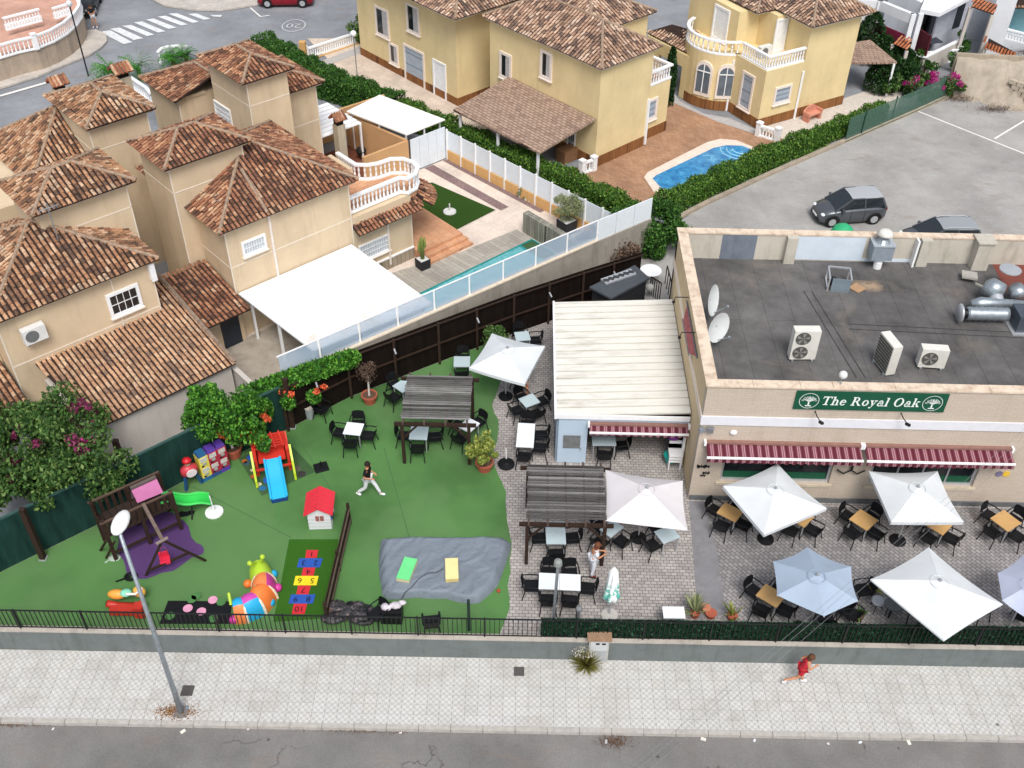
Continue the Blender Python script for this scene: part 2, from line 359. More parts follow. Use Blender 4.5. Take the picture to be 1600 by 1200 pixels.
for i in range(-20, 84):
    for j in range(nr):
        x = i*tw; p = S.w(x, KW+.004+j*th, 0); vis = (Vector(p)-Vector((0, 13, 0))).length; cells.append((vis, p))
cells.sort(key=lambda c: c[0]); rest = MB()
for k, (d, p) in enumerate(cells):
    dz = random.uniform(-.003, .003)
    if k < 300:
        o = bpy.data.objects.new('paving_tile', tme); COL.objects.link(o); o.parent = sdw; o.location = Vector((p[0], p[1], dz))-sdw.location; o.rotation_euler = (0, 0, S.ang)
    else:
        co, si = math.cos(S.ang), math.sin(S.ang); cx = p[0]+tw/2*co-th/2*si; cy = p[1]+tw/2*si+th/2*co
        rest.obox((cx, cy, -.006+dz), (tw-.008, th-.008, .02), S.ang)
stuff(obj('paving_tiles', rest, M_TILE, sdw))
for px, py, s in ((811, 1049, .34), (293, 1079, .38)):
    p = at(px, py, .012); m = MB().obox((p[0], p[1], .013), (s, s, .012), S.ang); o = one('manhole_cover', m, plain('#6d6866', .7, .7, .2, 20, bump=.4, bscale=60, metal=.3), 'square grey metal cover set in the pavement %s' % ('below the garden wall with small holes' if px > 500 else 'beside the foot of the street lamp'), 'manhole cover', 'square covers in the pavement')
# --- terrace body and the lawn etc. as thin sheets
FB = [(-19.6, 20.8), (-17.55, 22.65), (-14.05, 25.65), (-12.06, 27.45), (-9.3, 29.9), (-7.06, 31.95), (-3.6, 34.3), (-.47, 36.4), (2.6, 38.25), (5.39, 39.85)]   # foot of the boundary fence
wy = lambda x: wl[1]+(wr_[1]-wl[1])*(x-wl[0])/(wr_[0]-wl[0])
tl = [(-21, wy(-21)+.2), (60, wy(60)+.2), (60, 36.4), (6.3, 36.5), (6.3, 40.2)]+FB[::-1]
struct('terrace_floor', MB().sheet(tl, ZT), M_PAVE)
cob = [at(*p) for p in ((1078, 790), (1105, 860), (1130, 975), (1700, 990), (1700, 796))]
struct('sett_paving', MB().sheet(cob, ZT+.004), M_COBBLE)
lawn_r = [(781,984),(790,967),(796,952),(796,933),(793,915),(798,892),(796,877),(799,860),(799,845),(797,837),(792,812),(790,785),(791,770),(786,757),(780,745),(772,726),(770,707),(777,690),(779,670),(779,656),(772,645),(769,632),(775,618),(783,594),(786,560),(780,530)]
lawn = [at(*p) for p in lawn_r]+[(x+.0, y-.05, 0) for x, y in FB[6::-1]]+[(-20.4, wy(-20.4)+.3)]
lawn[0] = (lawn[0][0], wy(lawn[0][0])+.42)
struct('turf_lawn', MB().sheet(lawn, ZT+.006), M_TURF)
for pts, nm in ((((404,735),(492,710),(560,820),(455,800)), 'seam'),): pass
tm = [at(*p) for p in ((372,716),(448,688),(494,737),(409,775))]; struct('toy_mat', MB().sheet(tm, ZT+.010), turf('olive_turf', '#4d6f48', .75, .25, '#5a6a50'))
tp_ = [at(*p) for p in ((455,672),(490,700),(530,745),(548,785),(545,800),(510,800),(470,745),(440,700))]
for aa, bb in (((462,680),(540,800)), ((300,760),(455,840)), ((640,842),(600,700))):
    struct('turf_seam', MB().wall([at(*aa), at(*bb)], .03, ZT+.006, ZT+.0085), plain('#4d7446', .95, .84, .1, 6))
mat1 = [at(*p) for p in ((452,843),(529,843),(512,966),(427,972))]; struct('dark_turf_mat', MB().sheet(mat1, ZT+.012), M_TURF2)
pm = [(258,800),(268,801),(278,808),(287,814),(294.5,822),(297,831),(299,840),(306,848),(315,852),(319,858),(318,865),(308,869),(299,872),(290,879),(283,884),(272,892),(262,894),(251,896),(240,901),(228,905),(214,905),(203,900),(197,893),(196,885),(193,876),(187,868),(183,858),(186,846),(184,834),(190,822),(205,812)]
struct('purple_play_mat', MB().sheet([at(*p) for p in pm], ZT+.012), turf('purple_carpet', '#64487c', .78, .1, '#6c5084'))
# worn concrete strip beside the building corner, gutter line
struct('concrete_strip', MB().sheet([at(*p) for p in ((1076,783),(1100,783),(1120,860),(1135,960),(1090,965),(1084,880))], ZT+.009), conc('smooth_grey_concrete', '#8d8c90', .85))
# --- street wall with fence
wallpts = [(wl[0], wl[1]), (wr_[0], wr_[1])]
WALLH = 1.0
sw = thing('garden_wall', 'long low grey rendered wall with pale coping along the pavement', 'wall', (0, wy(0), 0))
x0 = at(951, 1000, .5)[0]; xk0, xk1 = at(919, 1000, .6)[0]-.02, at(949, 1000, .6)[0]+.02
def wseg(mb, xa, xb, ya, yb, z0, z1): 
    mb.add([(xa,wy(xa)+ya,z0),(xb,wy(xb)+ya,z0),(xb,wy(xb)+yb,z0),(xa,wy(xa)+yb,z0),(xa,wy(xa)+ya,z1),(xb,wy(xb)+ya,z1),(xb,wy(xb)+yb,z1),(xa,wy(xa)+yb,z1)],[(0,3,2,1),(4,5,6,7),(0,1,5,4),(1,2,6,5),(2,3,7,6),(3,0,4,7)])
mb = MB(); wseg(mb, -60, xk0, 0, .2, -.2, .97); wseg(mb, xk1, 60, 0, .2, -.2, .97); obj('render', mb, M_GREYWALL, sw)
xa = -30
while xa < 40:
    xb = xa+2.0
    a, b = xa+.004, xb-.004
    for lo, hi in ((a, min(b, xk0)), (max(a, xk1), b)):
        if hi-lo > .15: mb = MB(); wseg(mb, lo, hi, -.015+random.uniform(-.005, .005), .215, .97, 1.02+random.uniform(-.006, .006)); obj('coping_stone', mb, M_COPE, sw)
    xa = xb
def fence_panel(x0_, x1_, name, label, barsplit=True):
    f = thing(name, label, 'fence', (x0_, wy(x0_)+.13, 1.0)); zb, zt = 1.06, 1.95
    mb = MB(); wseg(mb, x0_, x1_, .105, .145, zt-.035, zt); wseg(mb, x0_, x1_, .11, .14, zb, zb+.03); obj('rail', mb, DKMET, f)
    n = int((x1_-x0_)/.15); bme = mesh_of(MB().box(-.011, .011, -.011, .011, 0, zt-zb-.04), 'bar', DKMET)
    ppx = at(36, 975, 1.0)[0]; x = x0_; mbp = MB(); k = 0
    for i in range(n):
        x = x0_+.15*(i+.5)
        o = bpy.data.objects.new('bar', bme); COL.objects.link(o); o.parent = f; o.location = Vector((x, wy(x)+.125, zb+.03))-f.location
    xx = x0_
    while xx < x1_:
        mb = MB().box(xx-.022, xx+.022, wy(xx)+.09, wy(xx)+.16, .985, zt+.02); obj('post', mb, DKMET, f); xx += 2.15
    return f
px0 = at(36, 975, 1.0)[0]; xs_ivy = at(843, 980, 1.4)[0]
fence_panel(px0-2.15*3, xs_ivy+.02, 'iron_fence', 'black iron railings on the wall in front of the play lawn')
f2 = thing('iron_fence', 'black iron railings backed by dark green artificial ivy along the terrace', 'fence', (xs_ivy, wy(xs_ivy)+.13, 1.0))
mb = MB(); wseg(mb, xs_ivy+.03, 26, .105, .145, 1.915, 1.95); wseg(mb, xs_ivy+.03, 26, .11, .14, 1.06, 1.09); obj('rail', mb, DKMET, f2)
bme = mesh_of(MB().box(-.011, .011, -.011, .011, 0, .82), 'bar', DKMET); x = xs_ivy+.1
for i in range(140):
    o = bpy.data.objects.new('bar', bme); COL.objects.link(o); o.parent = f2; o.location = Vector((x, wy(x)+.118, 1.09))-f2.location; x += .15
x = xs_ivy+1.2
while x < 25: obj('post', MB().box(x-.022, x+.022, wy(x)+.09, wy(x)+.16, .985, 1.97), DKMET, f2); x += 2.15
# --- boundary fence (green mesh then brown reed), and its posts
def fence_along(name, label, pts, z0, z1, mat, t=.05): 
    f = thing(name, label, 'fence', (*pts[0], z0)); m = MB().wall(pts, t, z0, z1); obj('screen', m, mat, f); return f
def meshmat(name, hexc, k=.8):
    m = Mt(name, .9, spec=.1); c = lin(hexc, k); w = m.ramp(m.noise(1.5, m.pos((2.5, 2.5, .5)), 4), [(.35, sc(c, .7)), (.7, sc(c, 1.35))])
    m.col(w).bump(m.noise(50), .4, .02); return m.m
M_GMESH = meshmat('green_windbreak', '#22423c', .75); M_REED = meshmat('dark_reed_screen', '#2b211c', .4)
gf = fence_along('green_screen_fence', 'dark green windbreak fence on the left side of the play lawn', FB[:5], ZT-.05, 2.93, M_GMESH)
mb = MB().wall(FB[:5], .09, 2.93, 2.99); obj('top_rail', mb, plain('#3b5c58', .7, .8), gf)
bf = fence_along('brown_reed_fence', 'very dark brown screen fence running behind the garden tables', FB[4:], ZT-.05, 2.93, M_REED)
mb = MB().wall([(x+.12, y-.1) for x, y in FB[4:]], .05, 2.86, 2.92); mb.wall([(x+.1, y-.1) for x, y in FB[4:]], .05, 1.8, 1.88); obj('rail', mb, WOODB, bf)
for i in range(4, len(FB)-1):
    for k in range(2):
        t = k/2; x = FB[i][0]*(1-t)+FB[i+1][0]*t+.1; y = FB[i][1]*(1-t)+FB[i+1][1]*t-.12
        obj('post', MB().box(x-.05, x+.05, y-.05, y+.05, ZT, 2.95), WOODB, bf)
        if k: obj('lamp', MB().beam((x, y-.05, 2.5), (x+.1, y-.28, 2.42), .06), ALU, bf)
for bx, tpx in (((68, 873), (28, 795)), ((205, 765), (186, 712)), ((458, 668), (440, 620))):
    b = at(*bx); g = b[2]; z = 3.3
    m = MB().box(b[0]-.09, b[0]+.09, b[1]-.09, b[1]+.09, ZT, z); o = obj('post', m, WOODB, gf); 
    obj('post_foot', MB().box(b[0]-.12, b[0]+.12, b[1]-.12, b[1]+.12, ZT+.002, ZT+.05), ALU, o)
# --- white villa boundary: concrete wall, frosted panels
WP = [at(553, 545, 3.0), at(800, 438, 3.0), at(935, 372, 3.0)]
w0, w1 = ext(WP[0], WP[2], 3.2, -.1); w0 = (w0[0]-.18, w0[1]+.22); w1x = at(952, 366, 3.0)
cw = thing('retaining_wall', 'stained grey concrete wall with cream coping carrying frosted panels', 'wall', (w0[0], w0[1], ZT))
obj('concrete', MB().wall([w0, w1], .22, ZT-.1, 2.93), M_CONC, cw); obj('coping', MB().wall([w0, w1], .3, 2.93, 3.0), plain('#d9cbb6', .8, .9), cw)
def glassmat(name, hexc, alpha, rough=.25):
    m = Mt(name, rough, spec=.5); m.col(lin(hexc)); m.b.inputs['Alpha'].default_value = alpha; return m.m
FROST = glassmat('frosted_glass', '#bcd0e4', .45)
gl = thing('glass_screen', 'row of frosted bluish glass panels along the top of the concrete wall', 'glass screen', (w0[0], w0[1], 3.0))
L = (Vector(w1)-Vector(w0)).length; n = 9
for i in range(n):
    a = Vector(w0).lerp(Vector(w1), i/n+.004); b = Vector(w0).lerp(Vector(w1), (i+1)/n-.004)
    obj('pane', MB().wall([a, b], .02, 3.02, 3.97), FROST, gl)
    p = Vector(w0).lerp(Vector(w1), (i+1)/n); obj('post', MB().box(p.x-.035, p.x+.035, p.y-.035, p.y+.035, 3.0, 4.0), WHITE, gl)
obj('top_rail', MB().wall([w0, w1], .05, 3.97, 4.01), WHITE, gl)
# right end: white panels up to the hedge, lower stepped walls and stairs
wb = at(1020, 309, 4.0)
ws = thing('white_panel_fence', 'white vertical panel fence at the end of the frosted screen beside the hedge', 'fence', (w1[0], w1[1], ZT))
e1 = (wb[0], wb[1]); 
for i in range(3):
    a = Vector(w1).lerp(Vector(e1), i/3+.005); b = Vector(w1).lerp(Vector(e1), (i+1)/3-.005); obj('panel', MB().wall([a, b], .05, 2.9, 4.0), plain('#e4ebf0', .5, .95, .03), ws)
obj('base', MB().wall([w1, e1], .2, ZT-.1, 2.9), M_CONC, ws)
# earth bank between fence end and hedge
bk = [at(895+s[0], s[1], 1.9) for s in ((0,405),(45,372),(105,345),(120,370),(75,415),(25,425))]
def bank(u, v):
    a = Vector(at(905, 415, 0)[:2]).lerp(Vector(at(1003, 372, 0)[:2]), u); b = Vector(at(940, 372, 0)[:2]).lerp(Vector(at(1040, 330, 0)[:2]), u); p = a.lerp(b, v)
    return (p.x, p.y, ZT+.2+1.5*v*(1-.5*u)+.12*math.sin(u*17)*math.cos(v*9))
def bank(u, v):
    a = Vector(at(925, 418, ZT)[:2]).lerp(Vector(at(1010, 388, ZT)[:2]), u); b = Vector(at(940, 392, 1.6)[:2]).lerp(Vector(at(1035, 352, ZT)[:2]), u); p = a.lerp(b, v); return (p.x, p.y, ZT+(1.1*(1-u)+.15)*v+.06*math.sin(u*17)*math.cos(v*9))
struct('earth_bank', MB().grid(bank, 14, 8), M_EARTH, smooth=True)
# --- car park
park = [at(*p) for p in ((1000,395),(1095,322),(1205,262),(1480,152),(1500,140),(1640,175))]+[(60, 55), (60, 37), (6.25, 36.6), (5.2, 39.9)]
struct('car_park', MB().sheet(park, ZT+.008), A_PARK)
LINEW = plain('#e8e6e2', .8, .9, .15, 8, name='road_paint')
def stripe(mb, a, b, w, z): mb.wall([a, b], w, z-.002, z)
mb = MB(); stripe(mb, at(1434,174), at(1640,256), .12, ZT+.014); stripe(mb, at(1554,217), at(1640,165), .12, ZT+.0155); struct('parking_line', mb, LINEW)
kb = [at(*p) for p in ((1040,352),(1105,318),(1205,272),(1370,200),(1482,152))]
struct('parking_kerb', MB().wall(kb, .25, ZT, ZT+.16), conc('kerb_tan', '#b3a694', .85))
# --- back street: markings, zebra
def zebra():
    mb = MB(); q = [((157,50),(172,47),(207,66),(193,69)),((172,45),(187,43),(224,60),(209,62.5)),((191,40.5),(205,39),(241,54),(230,56.5)),((209,35),(222,33.5),(259,49),(247,51)),((228,30.5),(240,29),(276,43),(264,45.5)),((246,26),(259,24.5),(294,38),(283,40)),((263,21.5),(276,20.5),(311,34),(301,36)),((294,22),(307,21),(329,29.5),(318,31)),((328,23.5),(347,23.5),(345,26.5),(334,26))]
    for k in q: mb.sheet([at(*p) for p in k], ZT+.004)
    return mb
struct('zebra_crossing', zebra(), plain('#e2e4e6', .8, .85, .2, 6))
mb = MB(); c = at(459, 40); n = 28
for i in range(n):
    a, b = 2*PI*i/n, 2*PI*(i+1)/n; mb.add([(c[0]+r_*math.cos(t)*.75, c[1]+r_*math.sin(t)*1.0, ZT+.004) for r_, t in ((1.0,a),(1.12,a),(1.12,b),(1.0,b))], [(0,1,2,3)])
struct('speed_roundel', mb, plain('#c9cbce', .8, .8))
def text_mesh(txt, size, mat, name, parent=None, M_=None, extrude=.004, font_shear=0.0, bold=0.0, sx=1.0):
    cu = bpy.data.curves.new('text', 'FONT'); cu.body = txt; cu.size = size; cu.extrude = extrude; cu.align_x = 'CENTER'; cu.align_y = 'CENTER'; cu.shear = font_shear; cu.offset = bold; cu.resolution_u = 3
    o = bpy.data.objects.new('t', cu); COL.objects.link(o); bpy.context.view_layer.update()
    me = bpy.data.meshes.new_from_object(o.evaluated_get(bpy.context.evaluated_depsgraph_get())); bpy.data.objects.remove(o)
    me.transform(Matrix.Diagonal((sx, 1, 1, 1)))
    me.materials.clear(); me.materials.append(mat); o = bpy.data.objects.new(name, me); COL.objects.link(o)
    if parent is not None: o.parent = parent; me.transform(world_of(parent).inverted() @ M_)
    else:
        o.matrix_world = M_
    return o
t = text_mesh('20', 1.1, plain('#c9cbce', .8, .8), 'speed_marking', None, Matrix.Translation((c[0], c[1], ZT+.006)) @ Matrix.Rotation(R(180), 4, 'Z'), .001); t['kind'] = 'structure'
mb = MB(); stripe(mb, at(391,12), at(407,26), .12, ZT+.005); stripe(mb, at(407,26), at(421,24), .12, ZT+.0065)
stripe(mb, at(0,150), at(80,127), .25, ZT+.008); struct('street_line', mb, LINEW)
# pale pavements of the back street
M_BSIDE = pavers('back_pavement', '#cdc6bd', '#c3bbb1', '#a9a197', .4, .4, 20, .92, .15, .008)
ps = [at(*p) for p in ((-60,158),(0,140),(60,121),(110,100),(140,88),(160,75),(168,66),(166,55),(150,48),(133,50),(135,60),(120,78),(60,100),(-60,128))]
mb = MB(); mb.prism(ps, ZT, ZT+.12); struct('corner_pavement', mb, M_BSIDE)
ps = [at(*p) for p in ((220,-8),(256,10),(300,17),(345,18),(395,10),(480,-4),(430,-30))]; struct('far_pavement', MB().prism(ps, ZT, ZT+.12), M_BSIDE)
# ================================================================== VILLAS
CAMP = np.array([0, 0, CAMH])
def tile_proto(w=.2, l=.4, n=5):
    V = []; F = []
    for s, r, lift in ((0, .36, .035), (1, .31, .0)):
        for k in range(n+1):
            t = PI*k/n; V.append((-math.cos(t)*w*r, s*l, math.sin(t)*w*.27+lift))
    for k in range(n): F.append((k, k+1, n+2+k, n+1+k))
    F.append(tuple(range(n, -1, -1))); return V, F
class Roof:
    def __init__(s, parent, fr, mat, n_ind=0, w=.2, l=.26, under=UNDER, name='roof'):
        s.p = parent; s.fr = fr; s.mat = mat; s.n = n_ind; s.w = w; s.l = l; s.T = []; s.ub = MB(); s.ub.fr = fr; s.under = under; s.rid = []; s.name = name; s.eb = MB(); s.eb.fr = fr
    def plane(s, pts, eave=True):
        P = [Vector(p) for p in pts]; n = (P[1]-P[0]).cross(P[2]-P[0]).normalized()
        if n.z < 0: n = -n; P = P[::-1]
        dn = Vector((n.x, n.y, 0)); dn = (dn-n*dn.dot(n)).normalized() if dn.length > 1e-4 else Vector((0,-1,0)); up = -dn; e = up.cross(n).normalized()
        o = P[0]; Q = [((p-o).dot(e), (p-o).dot(up)) for p in P]
        s.ub.slab([tuple(p) for p in P], .07)
        x0 = min(q[0] for q in Q); x1 = max(q[0] for q in Q); y0 = min(q[1] for q in Q); y1 = max(q[1] for q in Q)
        def inside(x, y):
            r = False; j = len(Q)-1
            for i in range(len(Q)):
                if (Q[i][1] > y) != (Q[j][1] > y) and x < (Q[j][0]-Q[i][0])*(y-Q[i][1])/(Q[j][1]-Q[i][1])+Q[i][0]: r = not r
                j = i
            return r
        nx = max(1, round((x1-x0)/s.w)); w = (x1-x0)/nx; ny = int((y1-y0)/s.l)+1
        for i in range(nx):
            x = x0+(i+.5)*w
            for j in range(ny):
                y = y0+j*s.l
                if inside(x, y+s.l*.35):
                    c = o+e*(x+random.uniform(-.008, .008))+up*(y-.04+.12*((i*7) % 5)/5*(j > 0))+n*random.uniform(0, .012)
                    yaw = random.uniform(-.04, .04); ee = (e+up*yaw).normalized(); uu = n.cross(ee)
                    Mx = np.array([[ee.x, uu.x, n.x, c.x], [ee.y, uu.y, n.y, c.y], [ee.z, uu.z, n.z, c.z]]); s.T.append(Mx)
        return s
    def ridge(s, a, b): s.rid.append((a, b)); return s
    def hip(s, x0, x1, y0, y1, z, k=.42):
        dx, dy = x1-x0, y1-y0
        if dx >= dy: d = dy/2; r0 = (x0+d, (y0+y1)/2, z+d*k); r1 = (x1-d, (y0+y1)/2, z+d*k)
        else: d = dx/2; r0 = ((x0+x1)/2, y0+d, z+d*k); r1 = ((x0+x1)/2, y1-d, z+d*k)
        A, B, C_, D = (x0,y0,z), (x1,y0,z), (x1,y1,z), (x0,y1,z)
        if dx >= dy: s.plane([A,B,r1,r0]); s.plane([B,C_,r1]); s.plane([C_,D,r0,r1]); s.plane([D,A,r0]); ends = ((A,r0),(B,r1),(C_,r1),(D,r0))
        else: s.plane([A,B,r0]); s.plane([B,C_,r1,r0]); s.plane([C_,D,r1]); s.plane([D,A,r0,r1]); ends = ((A,r0),(B,r0),(C_,r1),(D,r1))
        for a, b in ends: s.ridge(a, b)
        if (Vector(r0)-Vector(r1)).length > .1: s.ridge(r0, r1)
        s.eb.box(x0+.12, x1-.12, y0+.12, y1-.12, z-.16, z-.075)
        return s
    def done(s, edge=SOFFIT):
        r = obj(s.name, s.ub, s.under, s.p)
        if s.eb.v: obj('eave', s.eb, edge, r)
        Wm = np.array(Matrix(((s.fr.u[0], s.fr.v[0], 0, s.fr.o[0]), (s.fr.u[1], s.fr.v[1], 0, s.fr.o[1]), (0, 0, 1, 0), (0, 0, 0, 1))))
        PV, PF = tile_proto(s.w*1.0, s.l*1.2); T = [Wm @ np.vstack([t, [0, 0, 0, 1]]) for t in s.T]
        T.sort(key=lambda t: np.linalg.norm(t[:3, 3]-CAMP))
        if s.n:
            mb = MB(); mb.add(PV, PF); me = mesh_of(mb, 'roof_tile', s.mat); inv = world_of(s.p).inverted()
            for t in T[:s.n]:
                o = bpy.data.objects.new('roof_tile', me); COL.objects.link(o); o.parent = r; o.matrix_local = inv @ Matrix(t.tolist())
        T = T[s.n:]
        if T:
            pv = np.array([list(v)+[1] for v in PV]).T; allv = np.concatenate([(t[:3] @ pv).T for t in T]); nv = len(PV)
            mb = MB(); mb.v = [tuple(v) for v in allv]; mb.f = [tuple(i*nv+k for k in f) for i in range(len(T)) for f in PF]; mb.m = [0]*len(mb.f)
            stuff(obj('roof_tiles', mb, s.mat, r))
        mb = MB(); mb.fr = s.fr
        for a, b in s.rid:
            a, b = Vector(a)+Vector((0,0,.05)), Vector(b)+Vector((0,0,.05)); n = max(2, int((b-a).length/.38)); pts = []; rr = []
            for i in range(n): pts += [a.lerp(b, i/n), a.lerp(b, (i+.96)/n)]; rr += [.085*s.w/.2, .065*s.w/.2]
            mb.tube([tuple(p) for p in pts], rr, 7)
        if s.rid: obj('ridge', mb, RIDGE, r)
        return r
def bx(mb, axis, val, a0, a1, d0, d1, z0, z1):
    if axis == 'y': mb.box(a0, a1, val-d1, val-d0, z0, z1)
    elif axis == 'x': mb.box(val-d1, val-d0, a0, a1, z0, z1)
GLASS = plain('#23282c', .12, .8, .2, 1.2, spec=.7, name='window_glass'); GLASSB = plain('#6b7680', .2, .8, .2, 2, spec=.6, name='pale_window_glass')
BLIND = plain('#a9b4c0', .6, .9, .1, 3, name='roller_blind'); SURR = plain('#e9ddd2', .8, .95, .06, name='window_surround')
def window(parent, fr, axis, val, a0, a1, z0, z1, kind='glass', sur=.12, label=None):
    mb = MB(); mb.fr = fr
    for p in ((a0, a1, z0, z0+sur), (a0, a1, z1-sur, z1), (a0, a0+sur, z0+sur, z1-sur), (a1-sur, a1, z0+sur, z1-sur)): bx(mb, axis, val, p[0], p[1], -.01, .07, p[2], p[3])
    w = obj('window', mb, WHITE if kind in ('grille', 'shutter', 'bars') else SURR, parent)
    m = MB(); m.fr = fr; bx(m, axis, val, a0+sur, a1-sur, -.01, .015, z0+sur, z1-sur); obj('pane', m, {'glass': GLASS, 'blind': BLIND, 'grille': plain('#c5ccd2', .4, .9), 'shutter': plain('#dfe3e8', .5, .95), 'bars': GLASS, 'half': GLASS}[kind], w)
    m = MB(); m.fr = fr
    if kind == 'blind':
        for i in range(3): zz = z0+sur+(z1-z0-2*sur)*(i+.5)/3; bx(m, axis, val, a0+sur, a1-sur, .015, .025, zz-.02, zz+.06)
        obj('blind_band', m, plain('#8792a0', .6, .9), w)
    elif kind in ('grille', 'bars'):
        n = max(3, int((a1-a0)/(.14 if kind == 'grille' else .28)))
        for i in range(1, n): a = a0+sur+(a1-a0-2*sur)*i/n; bx(m, axis, val, a-.012, a+.012, .03, .05, z0+sur, z1-sur)
        k = max(2, int((z1-z0)/(.25 if kind == 'grille' else .5)))
        for i in range(1, k): z = z0+sur+(z1-z0-2*sur)*i/k; bx(m, axis, val, a0+sur, a1-sur, .035, .055, z-.012, z+.012)
        obj('grille', m, WHITE, w)
    elif kind == 'half':
        bx(m, axis, val, a0+sur, (a0+a1)/2, .015, .03, z0+sur, z1-sur); obj('sash', m, plain('#b9b6b6', .4, .9), w)
    elif kind == 'glass':
        bx(m, axis, val, (a0+a1)/2-.025, (a0+a1)/2+.025, .015, .04, z0+sur, z1-sur); obj('mullion', m, WHITE, w)
    elif kind == 'shutter':
        k = int((z1-z0)/.12)
        for i in range(k): z = z0+sur+(z1-z0-2*sur)*(i+.5)/k; bx(m, axis, val, a0+sur, a1-sur, .015, .028, z-.045, z+.04)
        obj('slats', m, WHITE, w)
    m = MB(); m.fr = fr; bx(m, axis, val, a0-.04, a1+.04, -.01, .13, z0-.06, z0); obj('sill', m, SURR, w)
    if label: w['label'] = label
    return w
def winpx(parent, fr, axis, val, p, q, kind='glass', sur=.12):
    a = fr.hit(*p, axis, val); b = fr.hit(*q, axis, val); i = 0 if axis == 'y' else 1
    return window(parent, fr, axis, val, min(a[i], b[i]), max(a[i], b[i]), min(a[2], b[2]), max(a[2], b[2]), kind, sur)
def balustrade(parent, pts, z, h=.85, posts=(), mat=WHITE, step=.2, name='balustrade', w=.16, closed=False):
    mb = MB().wall(pts, w, z, z+.1, closed); mb.wall(pts, w+.04, z+h-.1, z+h, closed); b = obj(name, mb, mat, parent)
    mb = MB(); P = list(pts)+([pts[0]] if closed else [])
    prof = [(.035, 0), (.06, .12), (.05, .3), (.03, .45), (.055, .6), (.035, 1)]
    for i in range(len(P)-1):
        a = Vector(P[i][:2]); c = Vector(P[i+1][:2]); n = max(1, int((c-a).length/step))
        for k in range(n):
            p = a.lerp(c, (k+.5)/n); mb.lathe([(r, zz*(h-.2)) for r, zz in prof], (p.x, p.y, z+.1), 6)
    stuff(obj('balusters', mb, mat, b))
    for p in posts: obj('pillar', MB().obox((p[0], p[1], z+(h+.1)/2), (.28, .28, h+.1), .75).obox((p[0], p[1], z+h+.14), (.34, .34, .08), .75), mat, b)
    return b
def house(name, label, fr, x, y): return thing(name, label, 'house', fr.w(x, y, ZT), fr.ang)
def walls(parent, fr, boxes, mat, name='wall'):
    for b in boxes: mb = MB(); mb.fr = fr; mb.box(*b); obj(name, mb, mat, parent)
def joints(parent, fr, items):
    mb = MB(); mb.fr = fr
    for axis, val, a0, a1, z0, z1 in items: bx(mb, axis, val, a0, a1, -.005, .012, z0, z1)
    obj('joint', mb, LINE, parent)
ZE, ZTW = 6.3, 8.42
def acunit(name, fr, axis, val, a, z, label, w=.85, h=.62, d=.32, group=None):
    c = fr.w(a, val-.05-d/2) if axis == 'y' else fr.w(val-.05-d/2, a)
    t = thing(name, label, 'air conditioner', (c[0], c[1], z), fr.ang+(0 if axis == 'y' else -PI/2), group)
    obj('casing', MB().box(-w/2, w/2, -d/2, d/2, 0, h), plain('#dedfdd', .5, .95, .06), t, local=True)
    m = MB(); ring = [(h*.4*math.cos(k*PI/8)-w*.14, h*.4*math.sin(k*PI/8)+h/2) for k in range(16)]
    m.add([(x, -d/2-.012, zz) for x, zz in ring]+[(x, -d/2+.01, zz) for x, zz in ring], [tuple(range(16))]+[(i, (i+1) % 16, (i+1) % 16+16, i+16) for i in range(16)]); obj('fan_grille', m, plain('#77797a', .5, .8), t, local=True)
    obj('bracket', MB().box(-w*.4, -w*.34, -d/2, d/2+.05, -.06, 0).box(w*.34, w*.4, -d/2, d/2+.05, -.06, 0), GALV, t, local=True); return t

# ---- villa A (near left)
a = house('tan_villa', 'tan villa nearest the left edge, with air conditioner and long tiled porch roof', G, -6.5, 3)
walls(a, G, [(-9.4, -3.35, .35, 6.1, 0, 6.2), (-6.2, -2.62, 2.8, 5.5, 0, 8.3)], WALL_TAN)
joints(a, G, [('y', .35, -5.02, -4.97, 3.7, 6.15), ('y', .35, -9.4, -3.35, 3.98, 4.03), ('y', 2.8, -6.2, -2.62, 7.2, 7.24), ('y', .35, -3.39, -3.345, 3.7, 6.15), ('y', .35, -9.41, -9.36, 1, 6.15), ('y', 2.8, -2.66, -2.615, 1, 8.3), ('x', -3.36, .35, .4, 3, 6)])
r = Roof(a, G, TILE_MIX, 300); r.hip(-9.75, -3.05, .02, 6.5, ZE, .45); r.hip(-6.5, -2.3, 2.45, 5.85, ZTW, .42); r.done()
pk = (3.78-3.0)/4.0; zf = lambda y: 3.0+(y+3.7)*pk
r = Roof(a, G, TILE_TAN, 300, .2, .3, name='porch_roof'); r.plane([(-8.1,-3.7,3.0),(-2.45,-3.7,3.0),(-2.45,2.1,zf(2.1)),(-3.33,2.1,zf(2.1)),(-3.33,.33,zf(.33)),(-8.6,.33,zf(.33))]); 
pr = r.done(); mb = MB(); mb.fr = G; mb.beam((-2.5,-3.7,3.08),(-2.5,2.1,zf(2.1)+.08),.16,.1); obj('verge', mb, RIDGE2, pr)
walls(a, G, [(-8.3, -2.6, -3.5, -3.3, 0, 2.92), (-8.5, -8.3, -3.5, .3, 0, 2.95), (-2.75, -2.55, -3.3, 2.1, 0, 2.95)], WALL_GRY, 'porch_wall')
p = G.hit(172, 490, 'y', .35); q = G.hit(214, 442, 'y', .35); window(a, G, 'y', .35, p[0], q[0], 4.35, 5.45, 'bars', .13)
mb = MB(); mb.fr = G; mb.box(-3.5, -3.28, .1, .34, 5.35, 6.15); obj('corbel', mb, WHITE, a)
p = G.hit(53, 527, 'y', .35); acunit('air_conditioner', G, 'y', .35, p[0], p[2], 'white air conditioner hanging on the wall of the tan villa at the left edge')
